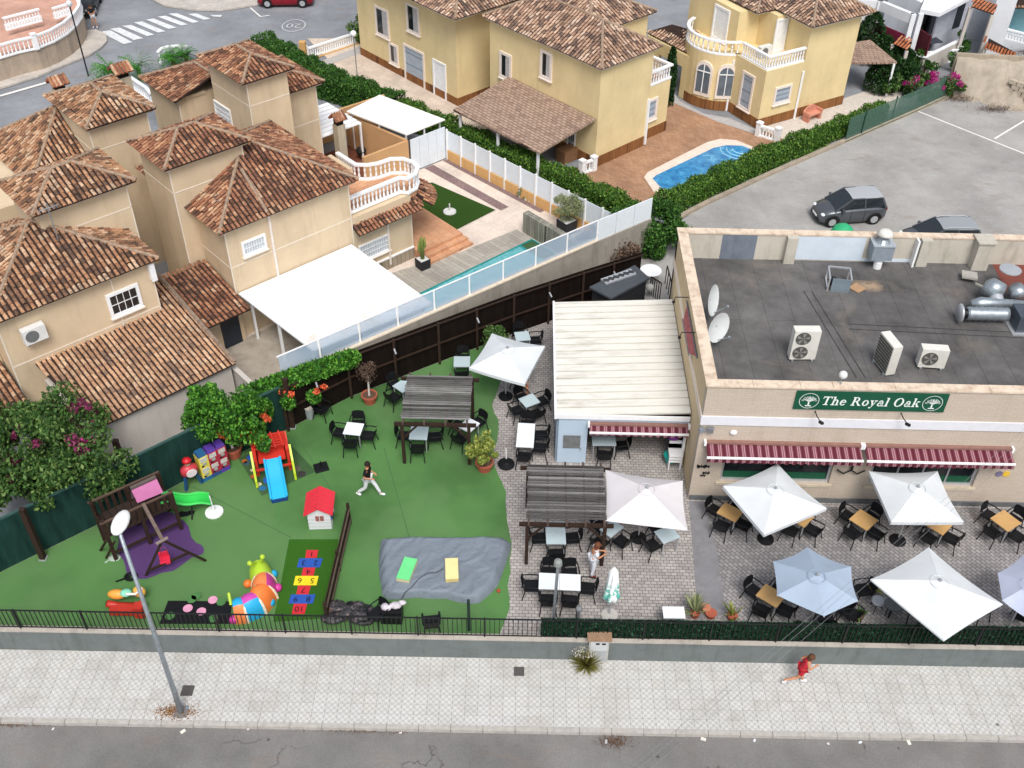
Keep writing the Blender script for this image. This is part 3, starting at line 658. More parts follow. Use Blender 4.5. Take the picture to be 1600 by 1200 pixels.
walls(a, G, [(-14, -9.42, 1.6, 6, 0, 6.2)], WALL_TAN, 'side_wall'); r = Roof(a, G, TILE_MIX, 0, name='side_roof'); r.plane([(-13.5,-.8,3.1),(-9.5,-.8,3.1),(-9.5,1.6,3.7),(-13.5,1.6,3.7)]); r.done()
mb = MB(); mb.fr = G; mb.tube([(-5.9,2.2,6.9),(-5.9,2.2,8.9)], .025).tube([(-6.3,2.2,8.7),(-5.5,2.2,8.7)], .015).tube([(-6.2,2.0,8.4),(-6.2,2.5,8.4)], .015)
for i in range(6): mb.tube([(-6.3+.14*i,2.0,8.7),(-6.3+.14*i,2.4,8.7)], .01, 4)
one('roof_antenna', mb, GALV, 'thin television antenna standing on the near left tiled roof', 'antenna')
# ---- villa B (centre left)
b = house('tan_villa', 'tan villa with the white canopy, small lattice window and round balcony', G, 3, 3)
walls(b, G, [(-.05, 6.1, .38, 7.0, 0, 6.2), (-.8, 2.6, 2.78, 5.4, 0, 8.3), (6.1, 9.45, .42, 2.6, 0, 4.25)], WALL_TAN)
joints(b, G, [('y', .38, -.05, 6.1, 4.3, 4.34), ('y', .38, -.06, -.01, 2.9, 6.15), ('x', -.05, .38, 2.78, 4.3, 4.34), ('y', 2.78, -.8, 2.6, 7.1, 7.14), ('y', 2.78, -.81, -.76, 1, 8.3), ('y', 2.78, 2.55, 2.605, 6, 8.3), ('x', -.8, 2.78, 5.4, 7.1, 7.14), ('y', .38, 6.06, 6.105, 1, 6.15), ('y', .42, 9.41, 9.455, .75, 3.6)])
r = Roof(b, G, TILE_RED, 300); r.hip(-.42, 6.45, .03, 7.3, ZE, .5); r.hip(-1.1, 2.9, 2.45, 5.7, ZTW, .42)
r.ridge((2.1,2.2,7.4),(1.9,.1,6.33)); r.done()
r = Roof(b, G, TILE_RED, 0, name='extension_roof'); r.plane([(6.12,-.1,3.6),(9.75,-.1,3.6),(9.75,.95,4.1),(6.12,.95,4.1)]); r.plane([(9.75,-.1,3.6),(10.2,.7,3.6),(9.75,.95,4.1)])
cx, cy = 9.35, 1.75
for i in range(9):
    t0, t1 = R(-62+i*22), R(-40+i*22); ro, ri = 2.1, .95; r.plane([(cx+ro*math.cos(t0),cy+ro*math.sin(t0),3.55),(cx+ro*math.cos(t1),cy+ro*math.sin(t1),3.55),(cx+ri*math.cos(t1),cy+ri*math.sin(t1),4.15),(cx+ri*math.cos(t0),cy+ri*math.sin(t0),4.15)])
r.done()
mb = MB(); mb.fr = G; bal = [(6.2,.75),(9.15,.75),(9.35,.45),(9.9,.55),(10.35,.95),(10.5,1.5),(10.35,2.1),(9.9,2.45),(9.2,2.5),(8.7,2.7),(8.3,3.1),(8.3,4.6),(6.2,4.6)]; mb.prism(bal, 4.0, 4.3); obj('balcony_floor', mb, M_SALMON, b)
balustrade(b, [G.w(*p) for p in bal[:12]], 4.3, .85)
walls(b, G, [(6.1, 8.25, 2.6, 7.0, 0, 4.0), (8.0, 8.2, 3.2, 5.0, 4.0, 4.9)], WALL_TAN)
mb = MB(); mb.fr = G
bx(mb, 'y', .38, 1.97, 2.07, 0, .1, 3.0, 6.2); obj('downpipe', mb, plain('#e6dbd2', .5, .95), b); mb = MB(); mb.fr = G
bx(mb, 'y', .42, 7.95, 8.05, 0, .1, 1, 3.6); obj('downpipe', mb, plain('#e6dbd2', .5, .95), b)
winpx(b, G, 'y', .38, (380,402), (413,364), 'grille', .1); winpx(b, G, 'y', .42, (562,410), (607,364), 'grille', .08)
mb = MB(); mb.fr = G; bx(mb, 'y', .42, 6.1, 9.45, 0, .06, ZT, 1.35); obj('stone_plinth', mb, pavers('stone_plinth', '#b3a692', '#9a8d7b', '#6f665a', .35, .25, 43, .85), b)
mb = MB(); mb.fr = G; bx(mb, 'y', .42, 6.1, 9.45, .0, .09, 1.35, 1.42); obj('plinth_cap', mb, WHITE, b)
r = Roof(b, G, TILE_RED, 0, name='lean_to_roof'); r.plane([(-2.38,-.95,3.0),(-.12,-.95,3.0),(-.12,2.5,3.65),(-2.38,2.5,3.65)]); r.done()
walls(b, G, [(-2.25, -.1, .1, .3, 0, 2.9), (-2.3, -2.2, .3, 2.6, 0, 2.9)], WALL_TAN, 'porch_wall')
mb = MB(); mb.fr = G; bx(mb, 'y', .1, -1.15, -.3, 0, .06, ZT, 2.8); obj('door', mb, plain('#2f3640', .5, .8), b)
one('dividing_wall', MB().wall([G.w(-2.42,-5.6), G.w(-2.42,.1)], .14, ZT, 2.55).wall([G.w(-2.42,-5.6), G.w(-2.42,.1)], .2, 2.55, 2.6), WALL_GRY, 'narrow pale wall with white top between the porch roof and the canopy', 'wall')
# white canopy of villa B
cn = thing('canopy', 'large flat white canopy with tan water stains behind the frosted screen', 'canopy', G.w(3, -2.5, ZT), G.ang)
def canopy_mat():
    m = Mt('white_canopy_sheet', .5, spec=.3); st = m.ramp(m.noise(1.1, m.pos((1,1,1)), 3), [(.4, 0.0), (.75, .6)]); l = m.n('ShaderNodeVectorMath', {0: m.pos(), 1: (float(G.v[0]), float(G.v[1]), 0)}, operation='DOT_PRODUCT').outputs['Value']
    lim = m.ramp(m.math('MULTIPLY_ADD', l, -.5, (float(G.o @ G.v)-3.0)*.5), [(.0, 0.0), (.6, 1.0)]); m.col(m.mix(m.math('MULTIPLY', st, lim), lin('#eef1f4', .96), lin('#c9ac88', .95))); return m.m
mb = MB(); mb.fr = G; mb.slab([(0.02,.3,3.05),(5.9,.3,3.05),(6.0,-5.6,2.9),(.35,-4.9,2.9)], .08); obj('sheet', mb, canopy_mat(), cn)
for x, y in ((.5,-4.6),(5.7,-5.2),(.3,-.2),(.3,-2.4)): mb = MB(); mb.fr = G; mb.box(x-.05, x+.05, y-.05, y+.05, ZT, 2.9); obj('post', mb, WHITE, cn)
# patio of villa B
def gsheet(name, pts, z, m): mb = MB(); mb.fr = G; mb.sheet(pts, z); return struct(name, mb, m)
gsheet('villa_patio', [(-2.4,-5.9),(18,-6.4),(18,7.1),(-2.4,7.1)], ZT+.004, M_PATIOW)
gsheet('plank_terrace', [(6.0,-5.9),(15.0,-6.2),(14.95,-1.0),(11.6,-.75),(6.0,.4)], ZT+.012, M_DECK)
gsheet('covered_patio', [(-2.35,-5.8),(6.0,-5.9),(6.0,.3),(-2.35,.1)], ZT+.016, conc('patio_concrete', '#b3a99c', .85))
gsheet('lawn_square', [(12.25,.93),(15.33,1.1),(14.6,5.5),(10.9,5.3),(11.5,3.2)], ZT+.05, M_LAWN)
gsheet('mauve_stripe', [(15.55,.9),(16.1,.9),(15.9,7.05),(15.3,7.05)], ZT+.012, M_STRIPE); gsheet('mauve_border', [(16.95,-.6),(17.4,-.6),(17.0,7.05),(16.6,7.05)], ZT+.012, M_STRIPE)
st = thing('garden_steps', 'three salmon tiled steps leading down from the raised patio to the grey planks', 'steps', G.w(11, -.3, ZT), G.ang)
for i, (yy, z) in enumerate(((-.65,.15),(-.33,.3),(0.0,.45))):
    mb = MB(); mb.fr = G; mb.prism([(9.5,yy),(12.3-.05*i,yy),(12.2,3.2),(9.5,3.4)] if i == 2 else [(9.5,yy),(12.35-.05*i,yy),(12.3-.05*i,yy+.4),(9.5,yy+.4)], ZT, ZT+z); obj('step', mb, M_SALMON, st)
# long pool of villa B
def water_mat(name, hexc, hex2, k=.9):
    m = Mt(name, .06, spec=.5); w = m.noise(2.2, detail=3, dist=1.2); m.col(m.ramp(w, [(.35, lin(hexc, k)), (.65, lin(hex2, k))])).bump(m.noise(5, detail=3, dist=.6), .25, .03); return m.m
pl = thing('long_pool', 'narrow teal swimming pool behind the frosted glass screen', 'swimming pool', G.w(11.5, -3.3, ZT), G.ang)
mb = MB(); mb.fr = G; px_, py_, qx, qy = 7.0, -5.3, 14.9, -2.2; mb.box(px_, qx, qy-.08, qy, .2, ZT+.06).box(px_, px_+.08, py_, qy-.08, .2, ZT+.06).box(qx-.08, qx, py_, qy-.08, .2, ZT+.06).box(px_+.08, qx-.08, py_, py_+.08, .2, ZT+.06); obj('rim', mb, plain('#2d8f8a', .4, .9), pl)
mb = MB(); mb.fr = G; mb.sheet([(px_+.08,py_+.08),(qx-.9,py_+.08),(qx-.9,qy-.08),(px_+.08,qy-.08)], ZT+.03); obj('water', mb, water_mat('teal_water', '#4fa3a8', '#7cc0c4'), pl)
mb = MB(); mb.fr = G; mb.box(qx-.9, qx-.82, py_+.08, qy-.08, .2, ZT+.05); obj('divider', mb, plain('#2d8f8a', .4, .9), pl)
mb = MB(); mb.fr = G; mb.sheet([(qx-.82,py_+.08),(qx-.08,py_+.08),(qx-.08,qy-.08),(qx-.82,qy-.08)], ZT+.02); obj('basin', mb, plain('#3c5a3a', .8), pl)
mb = MB(); mb.fr = G; mb.box(15.0, 15.35, -5.6, -1.4, ZT, ZT+1.15); one('stone_pool_wall', mb, pavers('rough_stone', '#b5b3a6', '#8f8e80', '#5d5b50', .4, .12, 133, .85, 1.0), 'low rough stone wall at the end of the teal pool', 'wall')
mb = MB(); mb.fr = G; mb.lathe([(.35,0),(.33,.06),(.05,.08)], (13.4,2.5,ZT+.05), 16).cyl((13.4,2.5,ZT+.13), .04, .4, 8); one('umbrella_stand', mb, plain('#d5d5d2', .5, .9), 'pale round parasol foot alone on the small square lawn', 'parasol base')
# white panel fence and gate on the far side of patio B
wf = thing('white_panel_fence', 'long white panel fence on a tan base between the villa patio and the hedge', 'fence', G.w(17.3, 1, ZT), G.ang)
fl = [(16.95+.65*i/11, 7.0-12.6*i/11) for i in range(12)]
PANW = plain('#dfe7ee', .5, .96, .04, name='white_panel')
mb = MB(); mb.fr = G; mb.wall(fl, .14, ZT, ZT+.6); obj('base', mb, stucco('orange_base', '#d9ad74', .95), wf)
for i in range(11):
    mb = MB(); mb.fr = G; a_, b_ = fl[i], fl[i+1]; mb.wall([(a_[0],a_[1]-.03),(b_[0],b_[1]+.03)], .03, ZT+.62, ZT+1.75); obj('panel', mb, PANW, wf)
    mb = MB(); mb.fr = G; mb.box(a_[0]-.09, a_[0]+.0, a_[1]-.045, a_[1]+.045, ZT, ZT+1.85); obj('post', mb, WHITE, wf)
wg = thing('white_gate', 'tall white panel gate beside the courtyard of the back villa', 'gate', G.w(15.7, 7.15, ZT), G.ang)
for i in range(4):
    mb = MB(); mb.fr = G; x = 14.5+i*.6; mb.box(x, x+.585, 7.12, 7.17, ZT+.05, ZT+1.95); obj('panel', mb, PANW, wg)
# ---- villa C (behind, left)
c_ = house('tan_villa', 'tan villa behind the near left one, dark mottled roof and square tower', G, -2, 10)
walls(c_, G, [(-7.6, -1.7, 7.9, 14, 0, 6.2), (-1.75, .95, 8.1, 11.8, 0, 8.3)], WALL_TAN)
joints(c_, G, [('y', 8.1, -1.75, .95, 7.2, 7.24), ('y', 8.1, .905, .955, 1, 8.3), ('y', 8.1, -1.76, -1.71, 1, 8.3), ('x', -1.75, 8.1, 11.8, 7.2, 7.24)])
r = Roof(c_, G, TILE_MIX, 0); r.hip(-4.6, 1.5, 8.6, 14.4, ZE, .62); r.hip(-1.95, 1.3, 7.8, 12.15, ZTW, .4); r.done()
# ---- villa D (behind, centre)
d_ = house('tan_villa', 'tan villa furthest back, with tall square tower and white striped pergola', G, 7, 11)
walls(d_, G, [(5.75, 7.95, 7.75, 11.3, 0, 8.3), (7.95, 10.6, 9.7, 13, 0, 6.2), (4.3, 7.5, 12.4, 15.6, 0, 6.2), (4.3, 5.8, 12.35, 12.45, 6.15, 6.3)], WALL_TAN)
walls(d_, G, [(7.55, 8.0, 11.3, 15.6, 0, 6.2)], WALL_TAN)
joints(d_, G, [('y', 7.75, 5.75, 7.95, 7.1, 7.14), ('x', 5.75, 7.75, 11.3, 7.1, 7.14), ('y', 7.75, 5.74, 5.79, 1, 8.3), ('y', 9.7, 7.95, 10.6, 4.2, 4.24), ('y', 9.7, 10.56, 10.605, 1, 6.1), ('y', 12.4, 4.29, 4.34, 1, 6.1)])
r = Roof(d_, G, TILE_RED, 0); r.hip(5.4, 8.25, 7.45, 11.65, ZTW, .42); r.hip(6.6, 10.95, 9.35, 13.4, ZE, .42)
r.plane([(4.0,12.1,6.3),(4.0,15.9,6.3),(6.3,14.0,7.05),(6.3,12.1,7.05)]); r.plane([(4,15.9,6.3),(8.2,15.9,6.3),(6.3,14,7.05)]); r.plane([(6.3,12.1,7.05),(6.3,14,7.05),(8.2,15.9,6.3),(8.2,12.1,6.3)]); r.ridge((4.0,15.9,6.3),(6.3,14,7.05)); r.ridge((6.3,14,7.05),(6.3,12.1,7.05)); r.done()
winpx(d_, G, 'x', 5.75, (342,196), (360,172), 'grille', .08)
# chimneys with little tiled hoods
def chimney(px, py, z, zb, label, k=1.0):
    p = at(px, py, z); t = thing('chimney', label, 'chimney', (p[0], p[1], zb), G.ang)
    obj('shaft', MB().box(-.28*k, .28*k, -.28*k, .28*k, 0, z-zb-.35), stucco('weathered_stucco', '#c9bda6', .85, '#4d4a3f', .6), t, local=True)
    obj('opening', MB().box(-.22*k, .22*k, -.22*k, .22*k, z-zb-.35, z-zb-.02), plain('#1c1a18', .9), t, local=True)
    m = MB().slab([(-.42*k,-.42*k,z-zb-.05),(.42*k,-.42*k,z-zb-.05),(.42*k,0,z-zb+.28),(-.42*k,0,z-zb+.28)], .05); m.slab([(.42*k,.42*k,z-zb-.05),(-.42*k,.42*k,z-zb-.05),(-.42*k,0,z-zb+.28),(.42*k,0,z-zb+.28)], .05)
    h = obj('hood', m, TERRA, t, local=True)
    m = MB()
    for i in range(5):
        x = (-.36+.18*i)*k; m.tube([(x,-.44*k,z-zb-.03),(x,0,z-zb+.31)], .07*k, 6); m.tube([(x,.44*k,z-zb-.03),(x,0,z-zb+.31)], .07*k, 6)
    stuff(obj('hood_tiles', m, TILE_MIX, h, local=True))
chimney(90, 128, 7.6, 5, 'chimney with tiled hood peeping above the dark roof at the far left'); chimney(188, 108, 7.3, 1.5, 'tall chimney with stained shaft and tiled hood between the palm leaves', 1.15); chimney(528, 184, 4.2, ZT, 'slim chimney with tiled hood beside the striped pergola', .85)
# courtyard of villa D
cy_ = thing('courtyard_wall', 'tan walls round the courtyard under the square white canopy', 'wall', G.w(14, 7.3, ZT), G.ang)
mb = MB(); mb.wall([G.w(13.7,12.0), G.w(14.35,7.3)], .16, ZT, 2.7); mb.wall([G.w(11.5,7.3), G.w(14.43,7.3)], .16, ZT, 2.65); mb.wall([G.w(10.7,13.2), G.w(17.0,12.9)], .16, ZT, 2.5); obj('wall', mb, stucco('ochre_stucco', '#cfa577', .95), cy_)
cd = thing('canopy', 'square white flat canopy over the courtyard of the back villa', 'canopy', G.w(15, 9.5, ZT), G.ang)
mb = MB(); mb.fr = G; mb.slab([(13.5,11.6,3.05),(16.15,12.1,3.05),(17.1,7.35,3.0),(14.4,7.3,3.0)], .07); obj('sheet', mb, plain('#f2efec', .5, .97, .03), cd)
for x, y in ((14.5,7.5),(16.9,7.6),(13.7,11.4),(14.1,9.4),(15.7,7.45)): mb = MB(); mb.fr = G; mb.box(x-.04, x+.04, y-.04, y+.04, ZT, 2.95); obj('post', mb, WHITE, cd)
sp = thing('slatted_pergola', 'white slatted pergola roof between tan wall and chimney', 'pergola', G.w(12, 12, ZT), G.ang)
for i in range(8):
    mb = MB(); mb.fr = G; y = 9.9+i*.42; mb.box(10.7, 13.3, y, y+.34, 3.0, 3.06); obj('slat', mb, WHITE, sp)
for x, y in ((13.2,9.9),(13.2,13.1)): mb = MB(); mb.fr = G; mb.box(x-.05, x+.05, y-.05, y+.05, ZT, 3.0); obj('post', mb, WHITE, sp)
gsheet('courtyard_floor', [(10.7,7.3),(14.3,7.3),(13.7,12),(10.7,12)], ZT+.012, plain('#7a4a38', .8, .9))
for px, py, s, col, lb in ((575, 230, .25, '#5d7a52', 'round pot plant hanging on the tan courtyard wall'), (565,243,.3,'#2c2a28','dark tub standing in the tan courtyard')):
    p = at(px, py, 1.0); one('pot', MB().lathe([(s*.6,0),(s,.3),(s*.8,.45)], p, 10), plain(col, .8, .8, .3, 30), lb, 'pot')
# ---- yellow villas
BRICKB = pavers('brown_plinth', '#9a6a42', '#8c5e3a', '#6f4a30', .4, .2, 43, .88, .2)
def plinth(parent, fr, rects, h=.6): 
    mb = MB(); mb.fr = fr
    for x0, x1, y0, y1 in rects: mb.box(x0-.03, x1+.03, y0-.03, y1+.03, ZT, ZT+h)
    obj('plinth', mb, BRICKB, parent)
y2 = house('yellow_villa', 'yellow villa in the middle with brown shingle porch and corner balcony', Y2, 2, 4)
walls(y2, Y2, [(0, 4.1, 0, 8.9, 0, 6.55), (4.1, 6.35, .45, 4.5, 0, 4.0), (4.1, 8.6, 4.5, 10, 0, 6.0)], WALL_YEL); plinth(y2, Y2, [(0, 4.1, 0, 8.9), (4.1, 6.35, .45, 4.5)], .62)
EAVEW = plain('#e8dccb', .8, .95, .05, name='pale_eave')
r = Roof(y2, Y2, TILE_YEL, 0, .22, .27); r.hip(-.3, 4.4, -.3, 9.2, 6.65, .55); r.hip(3.4, 9.0, 4.2, 10.3, 6.1, .45); r.done(EAVEW)
winpx(y2, Y2, 'x', 0, (844,119), (864,84), 'half', .16); winpx(y2, Y2, 'x', 0, (781,119), (800,87), 'half', .16); winpx(y2, Y2, 'y', .45, (1001,194), (1028,150), 'blind', .16)
balustrade(y2, [Y2.w(4.15,.5), Y2.w(6.3,.5), Y2.w(6.3,4.4)], 4.0, .85); mb = MB(); mb.fr = Y2; mb.box(4.12, 6.3, .5, 4.4, 4.0, 4.02); obj('balcony_floor', mb, M_SALMON, y2)
mb = MB(); mb.fr = Y2; bx(mb, 'y', 0, 3.95, 4.08, -.4, .12, ZT+.1, 3.6); obj('downpipe', mb, WHITE, y2)
def shingle(name, ang):
    m = Mt(name, .9, spec=.1); b = m.n('ShaderNodeTexBrick', {'Vector': m.pos((1,1,1), (0,0,R(-ang))), 'Color1': lin('#b39a88', .85), 'Color2': lin('#7f695e', .85), 'Mortar': lin('#5a453c', .85), 'Scale': 1.0, 'Mortar Size': .015, 'Brick Width': .35, 'Row Height': .2, 'Bias': -.45}); m.col(m.mix(1.0, b.outputs[0], m.ramp(m.noise(3), [(.3,(.85,.85,.85,1)),(.7,(1.1,1.1,1.1,1))]), 'MULTIPLY')).bump(b.outputs[1], -.6, .02); return m.m
SHING = shingle('brown_shingles', 133)
def porch(name, label, fr, pts, posts, parentname='sheet', zt=None):
    t = thing(name, label, 'porch roof', (*fr.w(*posts[0])[:2], ZT), fr.ang); mb = MB(); mb.fr = fr; mb.slab(pts, .12); obj('shingles', mb, SHING, t)
    for x, y in posts: mb = MB(); mb.fr = fr; mb.box(x-.06, x+.06, y-.06, y+.06, ZT, 2.95); obj('post', mb, WHITE, t)
    return t
porch('shingle_porch', 'brown shingle porch roof leaning on the middle yellow villa', Y2, [(-.02,.15,3.65),(-.02,7.2,3.65),(-4.45,6.9,3.1),(-4.2,.1,3.1)], [(-4.0,.4),(-4.1,3.5),(-4.2,6.6)])
winpx(y2, Y2, 'x', 0, (886,236), (900,208), 'bars', .08)
one('storage_chest', MB().obox((*at(888,248)[:2], ZT+.35), (1.3,.7,.7), Y2.ang), plain('#8a6648', .8), 'brown storage chest in the shade of the shingle porch', 'chest')
y1 = house('yellow_villa', 'yellow villa at the top centre with white side door and four windows', Y2, 1, 14)
walls(y1, Y2, [(-.9, 6, 10.9, 21, 0, 6.5)], WALL_YEL); plinth(y1, Y2, [(-.9, 6, 10.9, 21)], .5)
r = Roof(y1, Y2, TILE_YEL, 0, .22, .27); r.hip(-1.75, 6.6, 9.9, 21.5, 6.6, .5); r.done(EAVEW)
for p_, q_, k_ in (((589,52),(607,17),'half'), ((637,47),(655,12),'half'), ((610,97),(622,72),'half'), ((634,126),(663,83),'blind')): winpx(y1, Y2, 'x', -.9, p_, q_, k_, .14)
w_ = winpx(y1, Y2, 'x', -.9, (679,157), (697,101), 'shutter', .12); w_.name = 'door'
y3 = house('yellow_villa', 'yellow villa on the right with rounded bay, arched windows and balcony', Y3, 3, 3)
walls(y3, Y3, [(0, 2.9, 0, 3.4, 0, 4.3), (2.9, 6.8, .02, 6, 0, 6.5), (.4, 2.9, 3.4, 8, 0, 6.5)], WALL_YEL); plinth(y3, Y3, [(0, 2.9, 0, 3.4), (2.9, 6.8, .02, 6)], .6)
walls(y3, Y3, [(2.0, 2.9, 1.9, 3.4, 4.3, 6.5)], WALL_YEL)
bc = (.9, 4.9); rb = 2.35; arc = [(bc[0]+rb*math.cos(R(t)), bc[1]+rb*math.sin(R(t))) for t in range(110, 272, 9)]
mb = MB(); mb.fr = Y3; mb.prism(arc+[(bc[0]+1.5, bc[1]-rb+.4), (bc[0]+1.5, bc[1]+rb)], 0, 4.2); obj('bay_wall', mb, WALL_YEL, y3)
arc2 = [(bc[0]+(rb+.03)*math.cos(R(t)), bc[1]+(rb+.03)*math.sin(R(t))) for t in range(110, 272, 9)]; mb = MB(); mb.fr = Y3; mb.prism(arc2+[(bc[0]+1, bc[1])], ZT, ZT+.6); obj('bay_plinth', mb, BRICKB, y3)
balustrade(y3, [Y3.w(bc[0]+rb*.97*math.cos(R(t)), bc[1]+rb*.97*math.sin(R(t))) for t in range(110, 262, 9)], 4.2, .85)
balustrade(y3, [Y3.w(.12,2.4), Y3.w(.12,.12), Y3.w(2.85,.12)], 4.3, .85)
r = Roof(y3, Y3, TILE_YEL, 0, .22, .27); r.hip(2.4, 7.3, -.5, 6.2, 6.6, .5); r.hip(1.0, 5.0, 2.6, 8.8, 6.6, .4); r.done(EAVEW)
winpx(y3, Y3, 'y', 0, (1206,165), (1238,130), 'blind', .14); winpx(y3, Y3, 'x', 0, (1153,165), (1181,120), 'blind', .14)
# balcony doors
mb = window(y3, Y3, 'y', 1.9, 1.95, 2.85, 4.35, 6.3, 'shutter', .1); window(y3, Y3, 'x', .4, 4.2, 5.6, 4.3, 6.3, 'shutter', .12)
def archwin(parent, cx_, cy_, nx, ny, z0, z1, w):
    t = Vector((-ny, nx)); prof = [(-w/2, z0), (w/2, z0), (w/2, z1-w/2)]+[(w/2*math.cos(R(k)), z1-w/2+w/2*math.sin(R(k))) for k in range(15, 180, 15)]+[(-w/2, z1-w/2)]
    def ex(sc_, d0, d1):
        m = MB(); V = []; zc = (z0+z1)/2
        for d in (d0, d1):
            for a_, z_ in prof: V.append(Y3.w(cx_+t.x*a_*sc_+nx*d, cy_+t.y*a_*sc_+ny*d, zc+(z_-zc)*sc_))
        n_ = len(prof); m.add(V, [tuple(range(n_-1,-1,-1)), tuple(range(n_, 2*n_))]+[(i, (i+1) % n_, (i+1) % n_+n_, i+n_) for i in range(n_)]); return m
    wo = obj('arched_window', ex(1.25, -.1, .06), SURR, parent); obj('pane', ex(1.0, .0, .075), GLASSB, wo)
    m = MB(); a0 = Y3.w(cx_+nx*.09, cy_+ny*.09, z0); a1 = Y3.w(cx_+nx*.09, cy_+ny*.09, z1); m.beam(a0, a1, .05); q0 = Y3.w(cx_+t.x*w/2+nx*.09, cy_+t.y*w/2+ny*.09, z1-w/2); q1 = Y3.w(cx_-t.x*w/2+nx*.09, cy_-t.y*w/2+ny*.09, z1-w/2); m.beam(q0, q1, .05); obj('mullion', m, WHITE, wo)
for dg in (205, 238): archwin(y3, bc[0]+rb*math.cos(R(dg)), bc[1]+rb*math.sin(R(dg)), math.cos(R(dg)), math.sin(R(dg)), 1.75, 3.5, .85)
mb = MB(); p0 = Y3.w(.02, 3.0); mb.cyl((*Y3.w(-.08,2.75)[:2], ZT), .07, 3.2, 8); obj('downpipe', mb, WHITE, y3); mb = MB(); p1 = Y3.w(2.85, -.08); mb.cyl((*p1[:2], ZT), .07, 3.0, 8); obj('downpipe', mb, WHITE, y3)
acunit('air_conditioner', Y3, 'y', 1.9, 1.2, 4.36, 'grey air conditioner standing on the corner balcony of the right yellow villa'); 
# tiled entrance roof between middle and right yellow villas
en = thing('entrance_porch', 'tiled entrance roof above a dark arch between two yellow villas', 'porch', Y3.w(-2, 8, ZT), Y3.ang)
e0, e1, e2, e3 = [at(*p, 3.6) for p in ((1010,50),(1092,92))]+[at(*p, 4.3) for p in ((1092,50),(1050,38))]
r = Roof(en, FW, TILE_YEL, 0, .22, .27); r.plane([e0, e1, (e2[0], e2[1], 4.3), (e3[0], e3[1], 4.3)]); r.done()
mb = MB(); a_, b_ = Vector(e0), Vector(e1); mb.wall([a_.lerp(b_, .05), a_.lerp(b_, .3)], .25, ZT, 3.5); mb.wall([a_.lerp(b_, .75), a_.lerp(b_, 1.0)], .25, ZT, 3.5); mb.wall([a_.lerp(b_, .3), a_.lerp(b_, .75)], .25, 2.7, 3.5); obj('arch_wall', mb, WALL_YEL, en)
# right yellow villa: side canopy, bench, wall lamp
sc_ = thing('side_canopy', 'brown shingle canopy on one white post beyond the right yellow villa', 'canopy', (*at(1384,150)[:2], ZT))
p4 = [at(1330,98,2.9), at(1402,97,2.9), at(1360,62,3.1), at(1335,66,3.1)]; mb = MB().slab(p4, .12); obj('shingles', mb, SHING, sc_)
q = at(1384,150); obj('post', MB().box(q[0]-.06,q[0]+.06,q[1]-.06,q[1]+.06,ZT,2.85), WHITE, sc_)
bn = thing('garden_bench', 'small salmon pink stone bench with curved back against the yellow wall', 'bench', at(1268,187), Y3.ang+.1)
obj('seat', MB().box(-.6,.6,-.22,.22,.38,.46), plain('#c98a74', .8), bn, local=True)
prof = [(-.6,.46),(-.6,.62),(-.45,.72),(-.25,.84),(0,.9),(.25,.84),(.45,.72),(.6,.62),(.6,.46)]
obj('backrest', MB().add([(x,.2,z) for x, z in prof]+[(x,.28,z) for x, z in prof], [tuple(range(9)), tuple(range(17,8,-1))]+[(i,(i+1)%9,(i+1)%9+9,i+9) for i in range(9)]), plain('#c98a74', .8), bn, local=True)
for sx in (-1, 1): obj('leg', MB().box(sx*.5-.08, sx*.5+.08, -.2, .24, 0, .38), plain('#bf7f6a', .8), bn, local=True); obj('armrest', MB().box(sx*.56-.05, sx*.56+.05, -.22, .22, .46, .62), plain('#c98a74', .8), bn, local=True)
p = at(1292,112,2.6); one('wall_lamp', MB().sph((p[0]-.1,p[1]-.1,2.75), .16, 8, 6), WHITE, 'small pale round lamp on the yellow wall above the bench', 'wall lamp')
# grounds of the yellow villas
struct('brick_patio', MB().sheet([at(*p) for p in ((905,262),(1005,190),(1050,150),(1110,185),(1180,205),(1300,215),(1120,300),(990,330),(870,262))], ZT+.006), M_PATIOY)
struct('cream_path', MB().sheet([at(*p) for p in ((480,60),(600,60),(760,150),(760,230),(640,175),(540,120))], ZT+.006), M_PALEPAV)
struct('pale_patio', MB().sheet([at(*p) for p in ((1185,200),(1330,150),(1420,120),(1400,170),(1240,225))], ZT+.011), plain('#cfc6bb', .85, .9))
struct('grey_apron', MB().sheet([at(*p) for p in ((1048,140),(1062,158),(1100,178),(1140,185),(1182,203),(1180,210),(1120,190),(1050,160))], ZT+.016), plain('#b5b2b0', .9, .9))
pool = thing('blue_pool', 'rounded blue swimming pool with broad pale rim on the brick patio', 'swimming pool', at(1085,258))
pp = [(1006,279),(1012,271),(1105,224),(1125,219),(1150,221),(1180,233),(1186,243),(1150,270),(1060,315),(1020,300)]
pi = [(1019,281),(1025,276),(1115,233),(1135,229),(1160,230),(1174,236),(1176,243),(1140,268),(1060,305),(1032,295)]
obj('rim', MB().prism([at(*p) for p in pp], ZT, ZT+.09), plain('#e2d2c4', .8, .92), pool)
def poolwater():
    m = Mt('pool_water', .05, spec=.5); w = m.noise(1.6, detail=3, dist=1.5); x = m.n('ShaderNodeSeparateXYZ', {'Vector': m.pos()}).outputs[0]
    m.col(m.ramp(w, [(.3, lin('#1f6da8', .9)), (.6, lin('#3c95c8', .9)), (.75, lin('#7cc4dc', .9))])).bump(m.noise(4, detail=3, dist=.8), .3, .03); return m.m
obj('water', MB().prism([at(*p) for p in pi], ZT+.02, ZT+.095), poolwater(), pool)
c0 = at(1158, 236)
for i, rr in enumerate((.5,.85,1.2)):
    mb = MB(); mb.tube([(c0[0]+rr*math.cos(R(t)), c0[1]+rr*math.sin(R(t)), ZT+.1) for t in range(170, 300, 10)], .03, 4); obj('step_edge', mb, plain('#9fd0e8', .3), pool)
